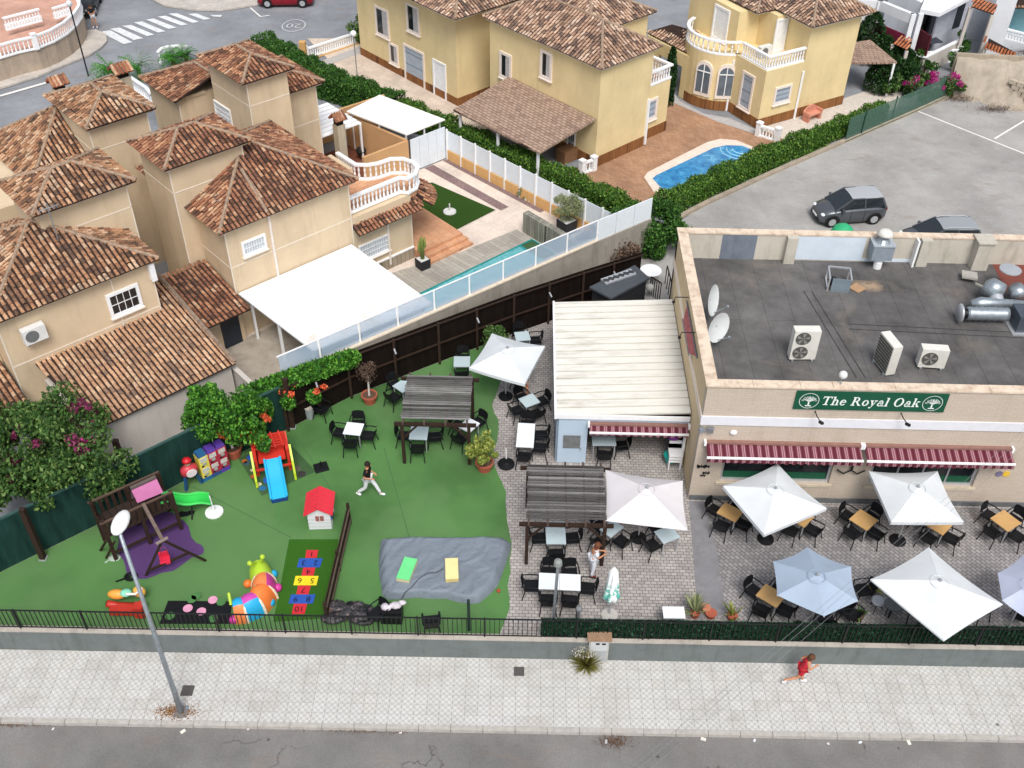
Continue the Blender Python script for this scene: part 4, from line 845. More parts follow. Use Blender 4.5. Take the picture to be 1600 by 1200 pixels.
def lowbal(pts, label, posts=True, h=.7, z=ZT): 
    P = [at(*p) for p in pts]; t = thing('balustrade_fence', label, 'balustrade', (*P[0][:2], z)); balustrade(t, P, z, h, [P[0], P[-1]], step=.17); return t
lowbal([(909,272),(927,266)], 'short white balustrade beside the porch of the middle yellow villa')
lowbal([(1184,212),(1213,221)], 'short white balustrade below the corner of the right yellow villa')
t = lowbal([(478,92),(478,92.1),(536,73),(570,62)], 'white balustrade on a tan wall along the back street'); 
P = [at(*p) for p in ((478,95),(536,76),(572,64))]; one('low_wall', MB().wall(P, .2, ZT, ZT+.02).obox((P[0][0]-.1,P[0][1],ZT+.65),(.4,.4,1.3),0), stucco('tan_low_wall', '#d3a66c', .9), 'tan gate pillar at the end of the street balustrade', 'pillar')
# globe lamp
lp = thing('globe_lamp', 'white globe lamp on a thin pole beside the cream path', 'lamp', at(558, 118)); obj('pole', MB().cyl((0,0,0), .035, 2.6, 6), GALV, lp, local=True); obj('globe', MB().sph((0,0,2.75), .2, 10, 8), WHITE, lp, True, True)
# ---- white houses at top right, bank and retaining wall
wh = thing('white_house', 'white terraced house with burgundy panels and covered porch at the top right', 'house', at(1450, 30))
def wpoly(z0, z1, pts, m, parent, name): mb = MB().prism([at(*p, z1) for p in pts], z0, z1); return obj(name, mb, m, parent)
q0, q1, q2, q3 = [Vector(at(*p)) for p in ((1362,60,2.0),(1412,82,2.0),(1446,90,2.0),(1502,62,2.0))]; bk = Vector((1.2,2.2,0)); far = Vector((6,12,0))
obj('wall', MB().prism([q0+bk, q1+bk*.8, q1+bk*.8+far, q0+bk+far], ZT, 4.6), WALL_WHT, wh)
obj('wall', MB().prism([q2+Vector((1.5,4.2,0)), q3+Vector((.3,3.0,0)), q3+Vector((3,12,0)), q2+Vector((4,13,0))], ZT, 4.6), plain('#c5c8d0', .8), wh)
obj('porch_roof', MB().prism([q1+Vector((.4,.2,0)), q2+Vector((.3,.4,0)), q3+Vector((.2,.6,0)), q3+Vector((3,9,0)), q1+Vector((5,11,0))], 4.5, 4.75), WALL_WHT, wh)
for q_, d_ in ((q0, .35), (q1, .3), (q1+Vector((.5,.1,0)), .3)): obj('pillar', MB().box(q_.x-d_/2, q_.x+d_/2, q_.y-.1, q_.y+.25, ZT, 4.5), WALL_WHT, wh)
obj('lintel', MB().wall([q0+Vector((0,.1,0)), q1+Vector((0,.1,0))], .3, 3.9, 4.5), WALL_WHT, wh); obj('parapet', MB().wall([q0+Vector((-1.5,.2,0)), q0+Vector((0,.2,0))], .3, ZT, 4.5), WALL_WHT, wh)
def facq(a, b, z0, z1, m, parent, name, t=.12): mb = MB().wall([a, b], t, z0, z1); return obj(name, mb, m, parent)
BURG = plain('#7c2440', .7, .9, .1, name='burgundy_panel')
A_, B_ = at(1362,60,2.0), at(1412,82,2.0); facq(A_, B_, ZT, 1.9, WALL_GRY, wh, 'front_wall', .2); facq(A_, B_, 2.0, 3.1, BURG, wh, 'panel', .1)
A_, B_ = at(1415,68,2.0), at(1446,90,2.0); facq(A_, B_, ZT, 1.9, WALL_GRY, wh, 'front_wall', .2); facq(A_, B_, 2.0, 3.4, plain('#5a1a28', .7, .9), wh, 'panel', .1)
A_, B_ = at(1446,90,2.0), at(1502,62,2.0); facq(A_, B_, ZT, 2.0, WALL_GRY, wh, 'front_wall', .2); obj('coping', MB().wall([at(1362,60,2), at(1412,82,2), at(1446,90,2.0), at(1502,62,2.0)], .24, 2.0, 2.08), WHITE, wh)
A_, B_ = at(1455,60,2.0), at(1512,40,2.0); facq(A_, B_, ZT, 4.4, plain('#b9bcc6', .8), wh, 'porch_back'); m = MB().wall([Vector(A_).lerp(Vector(B_), .55)-Vector((.1,.15,0)), Vector(A_).lerp(Vector(B_), .75)-Vector((.1,.15,0))], .06, 2.2, 3.8); obj('window', m, GLASS, wh)
obj('table', MB().obox((*at(1455,66,1.9)[:2],2.0),(1.2,.8,.06),.3).obox((*at(1455,66,1.9)[:2],1.4),(.1,.1,1.2)), plain('#3c4048'), wh)
w2 = thing('white_house', 'white house with pale blue glazed veranda at the right top corner', 'house', at(1590, 20))
facq(at(1548,80,1.5), at(1572,10,1.5), ZT, 5.0, WALL_WHT, w2, 'wall', 1.2); facq(at(1560,55,1.6), at(1640,80,1.6), ZT, 2.0, WALL_WHT, w2, 'wall', .3); facq(at(1568,40,2.2), at(1640,62,2.2), 2.0, 4.0, plain('#8cc0c8', .2, .9, .1, 2, spec=.5), w2, 'glazing', .1)
balustrade(w2, [at(1560,58,2.0), at(1640,80,2.0)], 2.0, .7)
r = Roof(w2, FW, TILE_TAN, 0, .24, .38); r.plane([at(1575,12,4.2), at(1650,14,4.2), (*at(1650,-20,5.0)[:2],5.0), (*at(1570,-10,5.0)[:2],5.0)]); r.done()
ORANGE = tilemat('new_roof_tile', [(0, lin('#b0643f')), (.5, lin('#c27750')), (1, lin('#cf8d68'))])
for pts, lb in ((((1540,75),(1590,93),(1582,80),(1545,60)), 'small orange tiled roof over the entrance beside the balustrade'), (((1396,68),(1418,78),(1425,66),(1405,58)), 'tiny orange tiled roof on a garden post'), (((1518,10),(1552,22),(1558,8),(1525,-4)), 'orange tiled strip on the roof edge of the white house')):
    zt_ = 2.6 if pts[0][0] != 1518 else 4.5; tt = thing('tiled_canopy', lb, 'canopy', at(*pts[0])); r = Roof(tt, FW, ORANGE, 0, .22, .34); r.plane([at(*pts[0], zt_), at(*pts[1], zt_), (*at(*pts[2], zt_+.35)[:2], zt_+.35), (*at(*pts[3], zt_+.35)[:2], zt_+.35)]); r.done(); mb = MB()
    for i in (0, 1): q = at(*pts[i], zt_); mb.box(q[0]-.1,q[0]+.1,q[1],q[1]+.2,ZT,zt_-.1)
    obj('pillar', mb, WALL_GRY, tt)
def bank2(u, v):
    a = Vector(at(1482,152)[:2]).lerp(Vector(at(1590,178)[:2]), u); b_ = Vector(at(1494,95,2.6)[:2]).lerp(Vector(at(1680,102,2.6)[:2]), u); p = a.lerp(b_, v); k = .5-.5*math.cos(PI*v)
    return (p.x, p.y, ZT-.02+2.2*k+.18*math.sin(u*23+v*7)*math.sin(v*PI)+.1*math.cos(u*41-v*13)*math.sin(v*PI))
struct('earth_slope', MB().grid(bank2, 26, 14), M_EARTH, smooth=True)
one('boundary_wall', MB().wall([at(1494,85,3.0), at(1700,96,3.0)], .25, ZT, 3.1), conc('tan_concrete', '#b5a894', .85), 'tan rendered wall along the top of the earth slope', 'wall')
sw2 = thing('stone_wall', 'rough pale stone retaining wall right of the earth slope', 'wall', at(1585, 165)); 
A_, B_ = Vector(at(1568,155)), Vector(at(1660,188)); dd = (B_-A_).normalized(); n_ = int((B_-A_).length/.5)
sm = plain('#bfb3a2', .9, .88, .2, 6, bump=.4, bscale=20)
for j in range(5):
    for i in range(n_):
        c1 = A_+dd*(.5*i+.25*(j % 2)+.25); s_ = MB().obox((c1.x, c1.y, ZT+.15+.27*j), (.47+random.uniform(-.06,.02), .3, .25), math.atan2(dd.y, dd.x), .96); obj('stone', s_, sm, sw2)
# ---- curved terrace top left
tv = thing('curved_terrace', 'salmon tiled terrace with white curved balustrade and stone base wall at the top left', 'terrace', at(60, 60))
cpts = [(-60,112),(0,92),(30,83),(58,77),(85,66),(105,54),(120,40),(128,28),(128,12),(118,-2),(112,-20)]
TP = [at(p[0], p[1], 2.2) for p in cpts]
obj('base_wall', MB().prism(TP+[at(-60,-60,2.2)], ZT, 2.2), conc('tan_render', '#b8a795', .88), tv); mb = MB().prism([at(p[0]-1, p[1]-1, 2.2) for p in cpts]+[at(-60,-60,2.2)], 2.2, 2.215); obj('floor', mb, M_PINKPAV, tv)
balustrade(tv, TP, 2.21, .85, [TP[3]], step=.22)
balustrade(tv, [at(10,48,2.6), at(66,33,2.6)], 2.6, .85, step=.2); obj('white_block', MB().wall([at(10,48,2.2), at(66,33,2.2)], .25, 2.21, 2.6), WHITE, tv); balustrade(tv, [at(86,30,2.6), at(112,22,2.6)], 2.6, .75); obj('white_block', MB().wall([at(86,30,2.2), at(112,22,2.2)], .25, 2.21, 2.6), WHITE, tv)
# ================================================================== THE PUB
RX0, RX1, RY0, RY1, RZ = 6.33, 26.0, 26.6, 36.5, 6.35; DECK = 5.1
pub = thing('pub_building', 'beige tiled single storey pub with flat grey roof, striped awnings and green sign', 'building', (14, 31, ZT))
def pubwall():
    m = Mt('beige_wall_tiles', .8, spec=.25); b = m.n('ShaderNodeTexBrick', {'Vector': m.n('ShaderNodeMapping', {'Vector': m.n('ShaderNodeNewGeometry').outputs['Position'], 'Rotation': (R(90), 0, 0)}).outputs[0], 'Color1': lin('#cabdae', .9), 'Color2': lin('#c5b7a7', .9), 'Mortar': lin('#b8aa9a', .9), 'Scale': 1.0, 'Mortar Size': .008, 'Brick Width': .3, 'Row Height': .1})
    d = m.ramp(m.noise(1.0, m.pos((1.2,1.2,.3)), 5, .7), [(.5, 0.0), (.8, .35)]); m.col(m.mix(d, b.outputs[0], lin('#8f7c66', .9))).bump(b.outputs[1], -.3, .006); return m.m
PUBW = pubwall(); PUBSIDE = stucco('cream_side_render', '#dfc9a4', .93, '#8b7350', .3); BAND = plain('#dcdde2', .7, .95, .04, name='white_band')
def coping_mat():
    m = Mt('pinkish_coping', .85, spec=.2); m.col(m.mix(m.ramp(m.noise(2.2, detail=6, rough=.7), [(.45, 0.0), (.7, .7)]), lin('#e0cfba', .92), lin('#a5826a', .88))).bump(m.noise(30), .3, .01); return m.m
COPE2 = coping_mat()
# windows openings in the front wall (x ranges), z range
WZ0, WZ1 = 1.72, 3.35; WX = [(7.35, 11.35), (12.75, 16.6)]
def fwall(xa, xb, za, zb): return (xa, xb, RY0, RY0+.3, za, zb)
segs = [fwall(RX0, RX1, WZ1, RZ-.06), fwall(RX0, WX[0][0], 0, WZ1), fwall(WX[0][1], WX[1][0], 0, WZ1), fwall(WX[1][1], RX1, 0, WZ1), fwall(*WX[0], 0, WZ0), fwall(*WX[1], 0, WZ0)]
mb = MB()
for s_ in segs: mb.box(*s_)
obj('front_wall', mb, PUBW, pub)
obj('side_wall', MB().box(RX0, RX0+.3, RY0+.3, RY1, 0, RZ-.06), PUBSIDE, pub)
def inner():
    m = Mt('stained_parapet', .9, spec=.15); c = lin('#c9c3b6', .9); st = m.ramp(m.noise(1.0, m.pos((2,2,.5)), 6, .75), [(.5, 0.0), (.75, .45)]); m.col(m.mix(st, m.ramp(m.noise(.8), [(.3, sc(c,.9)), (.7, sc(c,1.05))]), lin('#76705f', .9))).bump(m.noise(25), .3, .01); return m.m
INN = inner()
obj('back_parapet', MB().box(RX0, RX1, RY1-.3, RY1, 0, RZ-.06), INN, pub)
ob = MB().box(RX0+.3, RX0+.34, RY0+.3, RY1-.3, DECK, RZ-.07); ob.box(RX0+.34, RX1, RY0+.3, RY0+.34, DECK, RZ-.07); obj('parapet_lining', ob, INN, pub)
# coping pieces
for x in np.arange(RX0-.06, RX1, 1.6):
    x1_ = min(x+1.59, RX1); obj('coping_stone', MB().box(x, x1_, RY0-.05, RY0+.33, RZ-.06, RZ+random.uniform(-.006,.004)), COPE2, pub); obj('coping_stone', MB().box(x, x1_, RY1-.33, RY1+.05, RZ-.06, RZ+random.uniform(-.006,.004)), COPE2, pub)
for y in np.arange(RY0+.34, RY1-.35, 1.6): obj('coping_stone', MB().box(RX0-.06, RX0+.36, y, min(y+1.59, RY1-.34), RZ-.06, RZ+random.uniform(-.006,.004)), COPE2, pub)
def deckmat():
    m = Mt('bitumen_roof', .8, spec=.25); c = lin('#666463', .84); a = m.ramp(m.noise(.5, detail=6, rough=.7), [(.3, sc(c, .58)), (.5, c), (.72, sc(c, 1.6))])
    sheetx = m.n('ShaderNodeTexBrick', {'Vector': m.pos((1,1,1),(0,0,R(90))), 'Color1': (1,1,1,1), 'Color2': (.93,.93,.93,1), 'Mortar': (.6,.6,.6,1), 'Scale': 1.0, 'Mortar Size': .012, 'Brick Width': 8.0, 'Row Height': 1.05}); a = m.mix(1.0, a, sheetx.outputs[0], 'MULTIPLY')
    du = m.ramp(m.noise(.45, m.pos((1,1,1),(0,0,0)), 5, .6, .5), [(.56, 0.0), (.74, .55)]); a = m.mix(du, a, lin('#90857a', .85)); c0 = at(1358, 446, DECK); dv = m.n('ShaderNodeVectorMath', {0: m.n('ShaderNodeVectorMath', {0: m.pos(), 1: c0}, operation='SUBTRACT').outputs[0], 1: (.55, 1.1, .5)}, operation='MULTIPLY').outputs[0]
    dd = m.math('ADD', m.n('ShaderNodeVectorMath', {0: dv}, operation='LENGTH').outputs['Value'], m.math('MULTIPLY', m.noise(1.6, detail=5, rough=.7), 1.0)); a = m.mix(m.ramp(dd, [(.55, .85), (1.0, 0.0)]), a, lin('#b39b80', .85))
    m.col(a).bump(m.noise(60), .4, .01); return m.m
obj('roof_deck', MB().box(RX0+.3, RX1, RY0+.3, RY1-.3, DECK-.2, DECK), deckmat(), pub)
def decq(px, py, dz=.004): return at(px, py, DECK+dz)
obj('red_roof_patch', MB().sheet([decq(1549,410), decq(1660,408), decq(1700,560), decq(1640,540), decq(1588,485)], DECK+.006), plain('#7d463c', .8, .85, .1, 2), pub)
mm = MB(); mm.sheet([decq(1310,430), decq(1340,428), decq(1395,440), decq(1402,455), decq(1385,460), decq(1352,446), decq(1318,444)], DECK+.008); mm = MB().sheet([decq(1352,440), decq(1362,440), decq(1362,444), decq(1352,444)], DECK+.003)
obj('sand_patch', mm, plain('#8c7d6e', .95, .8, .3, 2.5), pub)
mm = MB()
for (a_, b_) in (((1262,455),(1345,590)), ((1325,510),(1600,524))):
    p = Vector(decq(*a_)); q = Vector(decq(*b_)); 
    for o_ in (-.16, .16): 
        off = Vector((o_, 0, 0)) if a_[0] == 1262 else Vector((0, o_, 0)); mm.wall([p+off, q+off], .035, DECK+.002, DECK+.012)
obj('roof_seam', mm, plain('#444445', .8, .8, .4, 3), pub)
# painted patches and piers on the inner side of the back parapet
def inpatch(x0_, x1_, z0_, z1_, m, nm, t=.012): obj(nm, MB().box(at(x0_, 398, DECK)[0], at(x1_, 398, DECK)[0], RY1-.3-t, RY1-.3, z0_, z1_), m, pub)
inpatch(1122, 1175, DECK, RZ-.07, conc('blue_grey_patch', '#7e8793', .85, '#5a616b'), 'grey_patch', .01)
inpatch(1236, 1340, DECK+.05, RZ-.07, plain('#cfdbe6', .6, .95, .05, 2), 'blue_patch', .014); inpatch(1340, 1420, DECK+.03, DECK+.17, plain('#cfdbe6', .6, .95, .05, 2), 'blue_strip', .012)
for x_ in (1226, 1428): inpatch(x_-7, x_+9, DECK, RZ-.02, INN, 'pier', .3)
inpatch(1414, 1417, DECK, RZ-.02, WHITE, 'pipe', .35)
# plinth and bands
obj('plinth', MB().box(RX0+.03, RX1, RY0-.05, RY0, ZT, ZT+.22), plain('#6c6e70', .7, .85, .15, 4), pub)
obj('band', MB().box(RX0-.05, RX1, RY0-.05, RY0, 4.56, 4.95), BAND, pub); obj('band', MB().box(RX0-.05, RX0, RY0, RY1, 4.62, 4.9), plain('#ecdfd0', .7, .95, .06), pub)
# front windows
for i, (xa, xb) in enumerate(WX):
    m = MB()
    for q_ in ((xa, xb, WZ0-.02, WZ0+.1), (xa, xb, WZ1-.1, WZ1), (xa, xa+.1, WZ0+.1, WZ1-.1), (xb-.1, xb, WZ0+.1, WZ1-.1)): m.box(q_[0], q_[1], RY0+.1, RY0+.2, q_[2], q_[3])
    w_ = obj('window', m, ALU, pub); n = 4 if i else 2
    for k in range(n):
        a_ = xa+.1+(xb-xa-.2)*k/n; b_ = xa+.1+(xb-xa-.2)*(k+1)/n
        obj('pane', MB().box(a_+.03, b_-.03, RY0+.15, RY0+.17, WZ0+.1, WZ1-.1), GLASS, w_); obj('green_strip', MB().box(a_+.03, b_-.03, RY0+.135, RY0+.15, WZ0+.1, WZ0+.42), plain('#1d5c42', .5, .9), w_)
        if k: obj('mullion', MB().box(a_-.03, a_+.03, RY0+.1, RY0+.2, WZ0+.1, WZ1-.1), ALU, w_)
    obj('sill', MB().box(xa-.12, xb+.12, RY0-.06, RY0+.1, WZ0-.14, WZ0-.02), plain('#c9bca6', .8, .95), w_)
# sign
GREEN = plain('#17573f', .45, .85, .06, 2, name='sign_green'); SIGNW = plain('#e9efec', .5, .95, 0, name='sign_white')
sx0, sx1, sz0, sz1 = 9.35, 14.5, 5.4, 6.2
sg = thing('pub_sign', 'long green board with white pub name between two oak tree emblems', 'sign', (11.9, RY0, sz0))
obj('board', MB().box(sx0, sx1, RY0-.06, RY0-.003, sz0, sz1), GREEN, sg)
FM = lambda x, z, y=RY0-.065: Matrix.Translation((x, y, z)) @ Matrix.Rotation(R(90), 4, 'X')
zc = (sz0+sz1)/2
def glyphs():
    def bxp(x0, x1, z0, z1): return [(x0,z0),(x1,z0),(x1,z1),(x0,z1)]
    def ring(cx, cz, rx, rz, t0, t1, wx=.17, wz=.06, n=18):
        P = []
        for i in range(n):
            a, b = R(t0+(t1-t0)*i/n), R(t0+(t1-t0)*(i+1)/n); P.append([(cx+rx*math.cos(a), cz+rz*math.sin(a)), (cx+rx*math.cos(b), cz+rz*math.sin(b)), (cx+(rx-wx)*math.cos(b), cz+(rz-wz)*math.sin(b)), (cx+(rx-wx)*math.cos(a), cz+(rz-wz)*math.sin(a))])
        return P
    s_ = lambda x0, x1, z=0: bxp(x0, x1, z, z+.06)
    return {'T': (.96, [bxp(.02,.92,.93,1), bxp(.02,.09,.76,.93), bxp(.85,.92,.76,.93), bxp(.38,.56,.06,.93), s_(.24,.7)]),
     'h': (.78, [bxp(.1,.26,.06,1), s_(0,.36), bxp(0,.1,.94,1)]+ring(.4,.42,.26,.25,0,150)+[bxp(.5,.66,.06,.42), s_(.42,.76)]),
     'e': (.7, ring(.34,.33,.31,.34,0,325)+[bxp(.18,.6,.34,.4)]),
     'R': (1.02, [bxp(.1,.28,.06,.94), s_(0,.4), bxp(0,.42,.94,1), bxp(.28,.42,.46,.52)]+ring(.4,.73,.32,.27,-90,90)+[[(.38,.48),(.58,.48),(.92,.06),(.72,.06)], s_(.7,1.02)]),
     'o': (.74, ring(.35,.33,.33,.34,0,360)),
     'y': (.72, [[(.06,.6),(.25,.6),(.42,.1),(.33,-.04)], [(.54,.6),(.61,.6),(.36,-.12),(.28,-.2)], s_(0,.32,.6), s_(.44,.72,.6), bxp(.08,.26,-.28,-.17)]),
     'a': (.72, ring(.27,.2,.24,.21,0,360,.13)+[bxp(.42,.58,.06,.46), s_(.44,.7)]+ring(.34,.44,.24,.23,0,165,.14)),
     'l': (.38, [bxp(.1,.27,.06,1), s_(0,.37), bxp(0,.1,.94,1)]),
     'O': (1.06, ring(.5,.5,.48,.52,0,360,.2)),
     'k': (.8, [bxp(.1,.26,.06,1), s_(0,.36), bxp(0,.1,.94,1), [(.26,.24),(.26,.32),(.52,.6),(.6,.6)], [(.34,.36),(.46,.45),(.76,.06),(.56,.06)], s_(.5,.8), s_(.44,.72,.6)]), ' ': (.4, [])}
GL = glyphs(); txt = 'The Royal Oak'; tw_ = sum(GL[c][0]+.05 for c in txt); kx = 3.35/tw_; kz = .37; lt_ = MB(); cx_ = (sx0+sx1)/2-1.68
for ch in txt:
    w_, polys = GL[ch]
    for pl_ in polys:
        V = [(cx_+(x+z*.16)*kx, RY0-.075, zc-.17+z*kz) for x, z in pl_]; n_ = len(V); lt_.add(V+[(x, RY0-.06, z) for x, _, z in V], [tuple(range(n_)), tuple(range(2*n_-1, n_-1, -1))]+[(i, (i+1) % n_, (i+1) % n_+n_, i+n_) for i in range(n_)])
    cx_ += (w_+.05)*kx
    if ch == ' ': obj('lettering', lt_, SIGNW, sg); lt_ = MB()
obj('lettering', lt_, SIGNW, sg)
def oak(cx, parent, yy, zc, r=.34):
    m = MB(); n = 28
    for i in range(n):
        a_, b_ = 2*PI*i/n, 2*PI*(i+1)/n; V = [(cx+q*math.cos(t), yy-.008, zc+q*math.sin(t)) for q, t in ((r,a_),(r*.945,a_),(r*.945,b_),(r,b_))]; m.add(V, [(0,1,2,3)])
    m.box(cx-.025, cx+.025, yy-.012, yy-.001, zc-r*.65, zc+.0); m.box(cx-.1, cx+.1, yy-.012, yy-.001, zc-r*.72, zc-r*.62)
    for k in range(7): t = R(20+k*23); m.beam((cx, yy-.008, zc-.05), (cx+math.cos(t)*r*.6, yy-.008, zc+.02+math.sin(t)*r*.5), .014)
    rr = random.Random(5)
    for k in range(90):
        t = rr.uniform(0, PI); q = r*.72*math.sqrt(rr.uniform(.05, 1)); x = cx+math.cos(t)*q*1.05; z = zc+.0+math.sin(t)*q*.8; s_ = .016; m.add([(x-s_,yy-.01,z),(x,yy-.01,z-s_),(x+s_,yy-.01,z),(x,yy-.01,z+s_)], [(0,1,2,3)])
    o = obj('oak_emblem', m, SIGNW, parent); return o
for cx in (sx0+.48, sx1-.48): oak(cx, sg, RY0-.06, zc)
for i, (xx, lb) in enumerate(((10.15, 'left of the two small spotlights under the green sign'), (13.1, 'right of the two small spotlights under the green sign'))):
    t = thing('sign_spotlight', lb, 'spotlight', (xx, RY0, 5.2), 0, 'spotlights under the green sign'); obj('arm', MB().tube([(xx,RY0,5.28),(xx,RY0-.3,5.3),(xx+.12,RY0-.5,5.2)], .02), DKMET, t); obj('lamp', MB().tube([(xx+.1,RY0-.42,5.16),(xx+.14,RY0-.58,5.24)], .06, 8), DKMET, t)
# awnings
def awnmat():
    m = Mt('burgundy_stripe', .85, spec=.1); x = m.n('ShaderNodeSeparateXYZ', {'Vector': m.pos()}).outputs[0]; f = m.math('FRACT', m.math('MULTIPLY', x, 3.6))
    m.col(m.ramp(f, [(0, lin('#64303c', .85)), (.22, lin('#a47a82', .85)), (.4, lin('#7d444e', .85)), (.5, lin('#b08a90', .85)), (.62, lin('#7d444e', .85)), (.75, lin('#5c2834', .85))], True)).bump(m.noise(30), .2, .01); return m.m
AWN = awnmat()
def awning(x0, x1, y, z, depth, drop, label, val=.22, d0=.05):
    t = thing('striped_awning', label, 'awning', ((x0+x1)/2, y, z))
    obj('cloth', MB().slab([(x0,y-d0,z),(x1,y-d0,z),(x1,y-depth,z-drop),(x0,y-depth,z-drop)], .02), AWN, t)
    obj('front_bar', MB().box(x0-.02, x1+.02, y-depth-.05, y-depth-.002, z-drop-.05, z-drop+.03), WHITE, t); obj('cassette', MB().box(x0, x1, y-.14, y-.003, z+.01, z+.1), plain('#8d6a60', .6), t)
    m = MB(); n = int((x1-x0)/.07); V = []; F = []
    for i in range(n+1):
        x = x0+(x1-x0)*i/n; zz = z-drop-.05-val+.05*abs(math.sin(PI*(x-x0)/.28)); V += [(x, y-depth-.03+.015*math.sin(i*1.7), z-drop-.052), (x, y-depth-.03+.03*math.sin(i*1.7), zz)]
    for i in range(n): F.append((2*i, 2*i+1, 2*i+3, 2*i+2))
    m.add(V, F); obj('valance', m, AWN, t)
    for x in (x0+.3, x1-.3): obj('arm', MB().beam((x,y,z-.1),(x,y-depth,z-drop-.06),.04), WHITE, t)
    for x in (x0-.04, x1+.04): obj('end_cap', MB().box(x-.04, x+.04, y-.18, y-.004, z-.06, z+.12), WHITE, t)
awning(6.6, 12.05, RY0, 3.72, .62, .16, 'left burgundy striped awning over the pub window nearest the lean-to'); awning(12.2, 17.35, RY0, 3.72, .62, .16, 'right burgundy striped awning over the second pub window')
# lamps and small things on the front wall
p = FW.hit(1146, 674, 'y', RY0); one('wall_light', MB().sph((p[0],RY0-.06,p[2]), .13, 10, 8, 1, .5, .8), WHITE, 'round white light on the pub wall above the left awning', 'wall light')
p = FW.hit(1096, 668, 'y', RY0); t = thing('flood_lights', 'pair of small grey floodlights near the pub corner', 'floodlight', (p[0], RY0, p[2])); obj('lamp', MB().obox((p[0],RY0-.12,p[2]),(.2,.14,.16),.2), GALV, t); obj('lamp', MB().obox((p[0]+.3,RY0-.1,p[2]),(.24,.16,.18),-.3), plain('#77797c', .4), t)
bt = thing('butterfly_ornament', 'dark metal butterflies fixed to the pub wall beside the first window', 'wall ornament', (6.7, RY0, 2.6))
for i, (px, py, s) in enumerate(((1096,728,.16),(1104,728,.1),(1098,742,.09),(1103,738,.12))):
    p = FW.hit(px, py, 'y', RY0); m = MB()
    for sg_ in (-1, 1): m.add([(p[0],RY0-.03,p[2]),(p[0]+sg_*s,RY0-.05,p[2]+s*.8),(p[0]+sg_*s*1.1,RY0-.05,p[2]+.1*s),(p[0]+sg_*s*.7,RY0-.05,p[2]-s*.6)], [(0,1,2,3)])
    m.box(p[0]-.012,p[0]+.012,RY0-.04,RY0-.002,p[2]-s*.5,p[2]+s*.5); obj('butterfly', m, DKMET, bt)
for px, c_, lb in ((1561,'#77718f','grey blue round ornament on the pub wall at the right'), (1572,'#d8b23c','yellow round ornament on the pub wall at the right')):
    p = FW.hit(px, 740, 'y', RY0); one('wall_ornament', MB().add([(p[0]+.13*math.cos(k*PI/6),RY0-.03,p[2]+.13*math.sin(k*PI/6)) for k in range(12)]+[(p[0]+.13*math.cos(k*PI/6),RY0-.002,p[2]+.13*math.sin(k*PI/6)) for k in range(12)], [tuple(range(12))]+[(i,(i+1)%12,(i+1)%12+12,i+12) for i in range(12)]), plain(c_, .6), lb, 'wall ornament')
p = FW.hit(1330, 728, 'y', RY0); one('hanging_sign_bracket', MB().tube([(p[0]-.5,RY0-.12,p[2]-.1),(p[0]-.25,RY0-.12,p[2]-.28),(p[0],RY0-.12,p[2]-.1),(p[0]+.25,RY0-.12,p[2]-.28),(p[0]+.5,RY0-.12,p[2]-.1)], .03).beam((p[0],RY0-.12,p[2]-.1),(p[0],RY0-.12,p[2]+1.0),.07), DKMET, 'curled black iron bracket between the two awnings', 'bracket')
# side of the pub: red awning sign, lamps
rs = thing('side_awning', 'faded red and grey folded awning on the side wall facing the lean-to', 'awning', (RX0, 31, 5.2)); m = MB(); m.slab([(RX0-.02,32.2,5.7),(RX0-.02,28.9,5.7),(RX0-.2,29.6,5.3),(RX0-.2,31.6,5.3)], .03); obj('cloth', m, plain('#b56a6a', .8, .9, .25, 5), rs)
obj('edge', MB().beam((RX0-.21,31.7,5.29),(RX0-.21,29.5,5.29),.04).beam((RX0-.04,32.3,5.72),(RX0-.04,28.8,5.72),.04), plain('#6c757a', .7), rs)
for y_ in (32.2, 30.0): one('side_lamp', MB().tube([(RX0-.0,y_,5.95),(RX0-.5,y_,5.95),(RX0-.55,y_-.05,5.8)], .02).sph((RX0-.56,y_-.06,5.76), .07, 6, 4), DKMET, 'black arm lamp on the side wall, %s one' % ('rear' if y_ > 31 else 'front'), 'lamp', 'arm lamps on the side wall')
# ---- things on the roof
def roofac(px, py, rz, w, h, d, label, fans=1, side=False):
    b_ = at(px, py, DECK+.06); t = thing('air_conditioner', label, 'air conditioner', b_, rz)
    obj('casing', MB().box(-w/2, w/2, -d/2, d/2, 0.04, h), plain('#dcdad2', .5, .95, .06), t, local=True)
    m = MB()
    for k in range(fans):
        zc = .04+(h-.04)*(k+.5)/fans; rr = min(w*.3, (h/fans)*.42); cx = -w*.14
        ring = [(cx+rr*math.cos(j*PI/8), zc+rr*math.sin(j*PI/8)) for j in range(16)]; g = MB().add([(x,-d/2-.02,z) for x, z in ring]+[(x,-d/2+.01,z) for x, z in ring], [tuple(range(16))]+[(i,(i+1)%16,(i+1)%16+16,i+16) for i in range(16)])
        f_ = obj('fan_grille', g, plain('#5d5c58', .5, .85, .1), t, local=True); hb = MB().cyl((0,0,0), .001, .001, 3); hub = MB()
        for q_ in range(5):
            a_ = q_*2*PI/5; hub.add([(cx,-d/2-.024,zc),(cx+rr*.85*math.cos(a_),-d/2-.024,zc+rr*.85*math.sin(a_)),(cx+rr*.85*math.cos(a_+.5),-d/2-.024,zc+rr*.85*math.sin(a_+.5))], [(0,1,2)])
        obj('fan_blades', hub, plain('#8e8d88', .5), t, local=True)
    for sx in (-w*.38, w*.38): obj('foot', MB().box(sx-.04, sx+.04, -d/2-.06, d/2+.06, -.06, .04), GALV, t, local=True)
    return t
roofac(1251, 558, R(2), .95, 1.32, .36, 'tall white air conditioner with two round fans on the flat roof', 2)
roofac(1452, 571, R(-4), .95, .85, .36, 'white air conditioner with one large fan nearest the right edge of the flat roof')
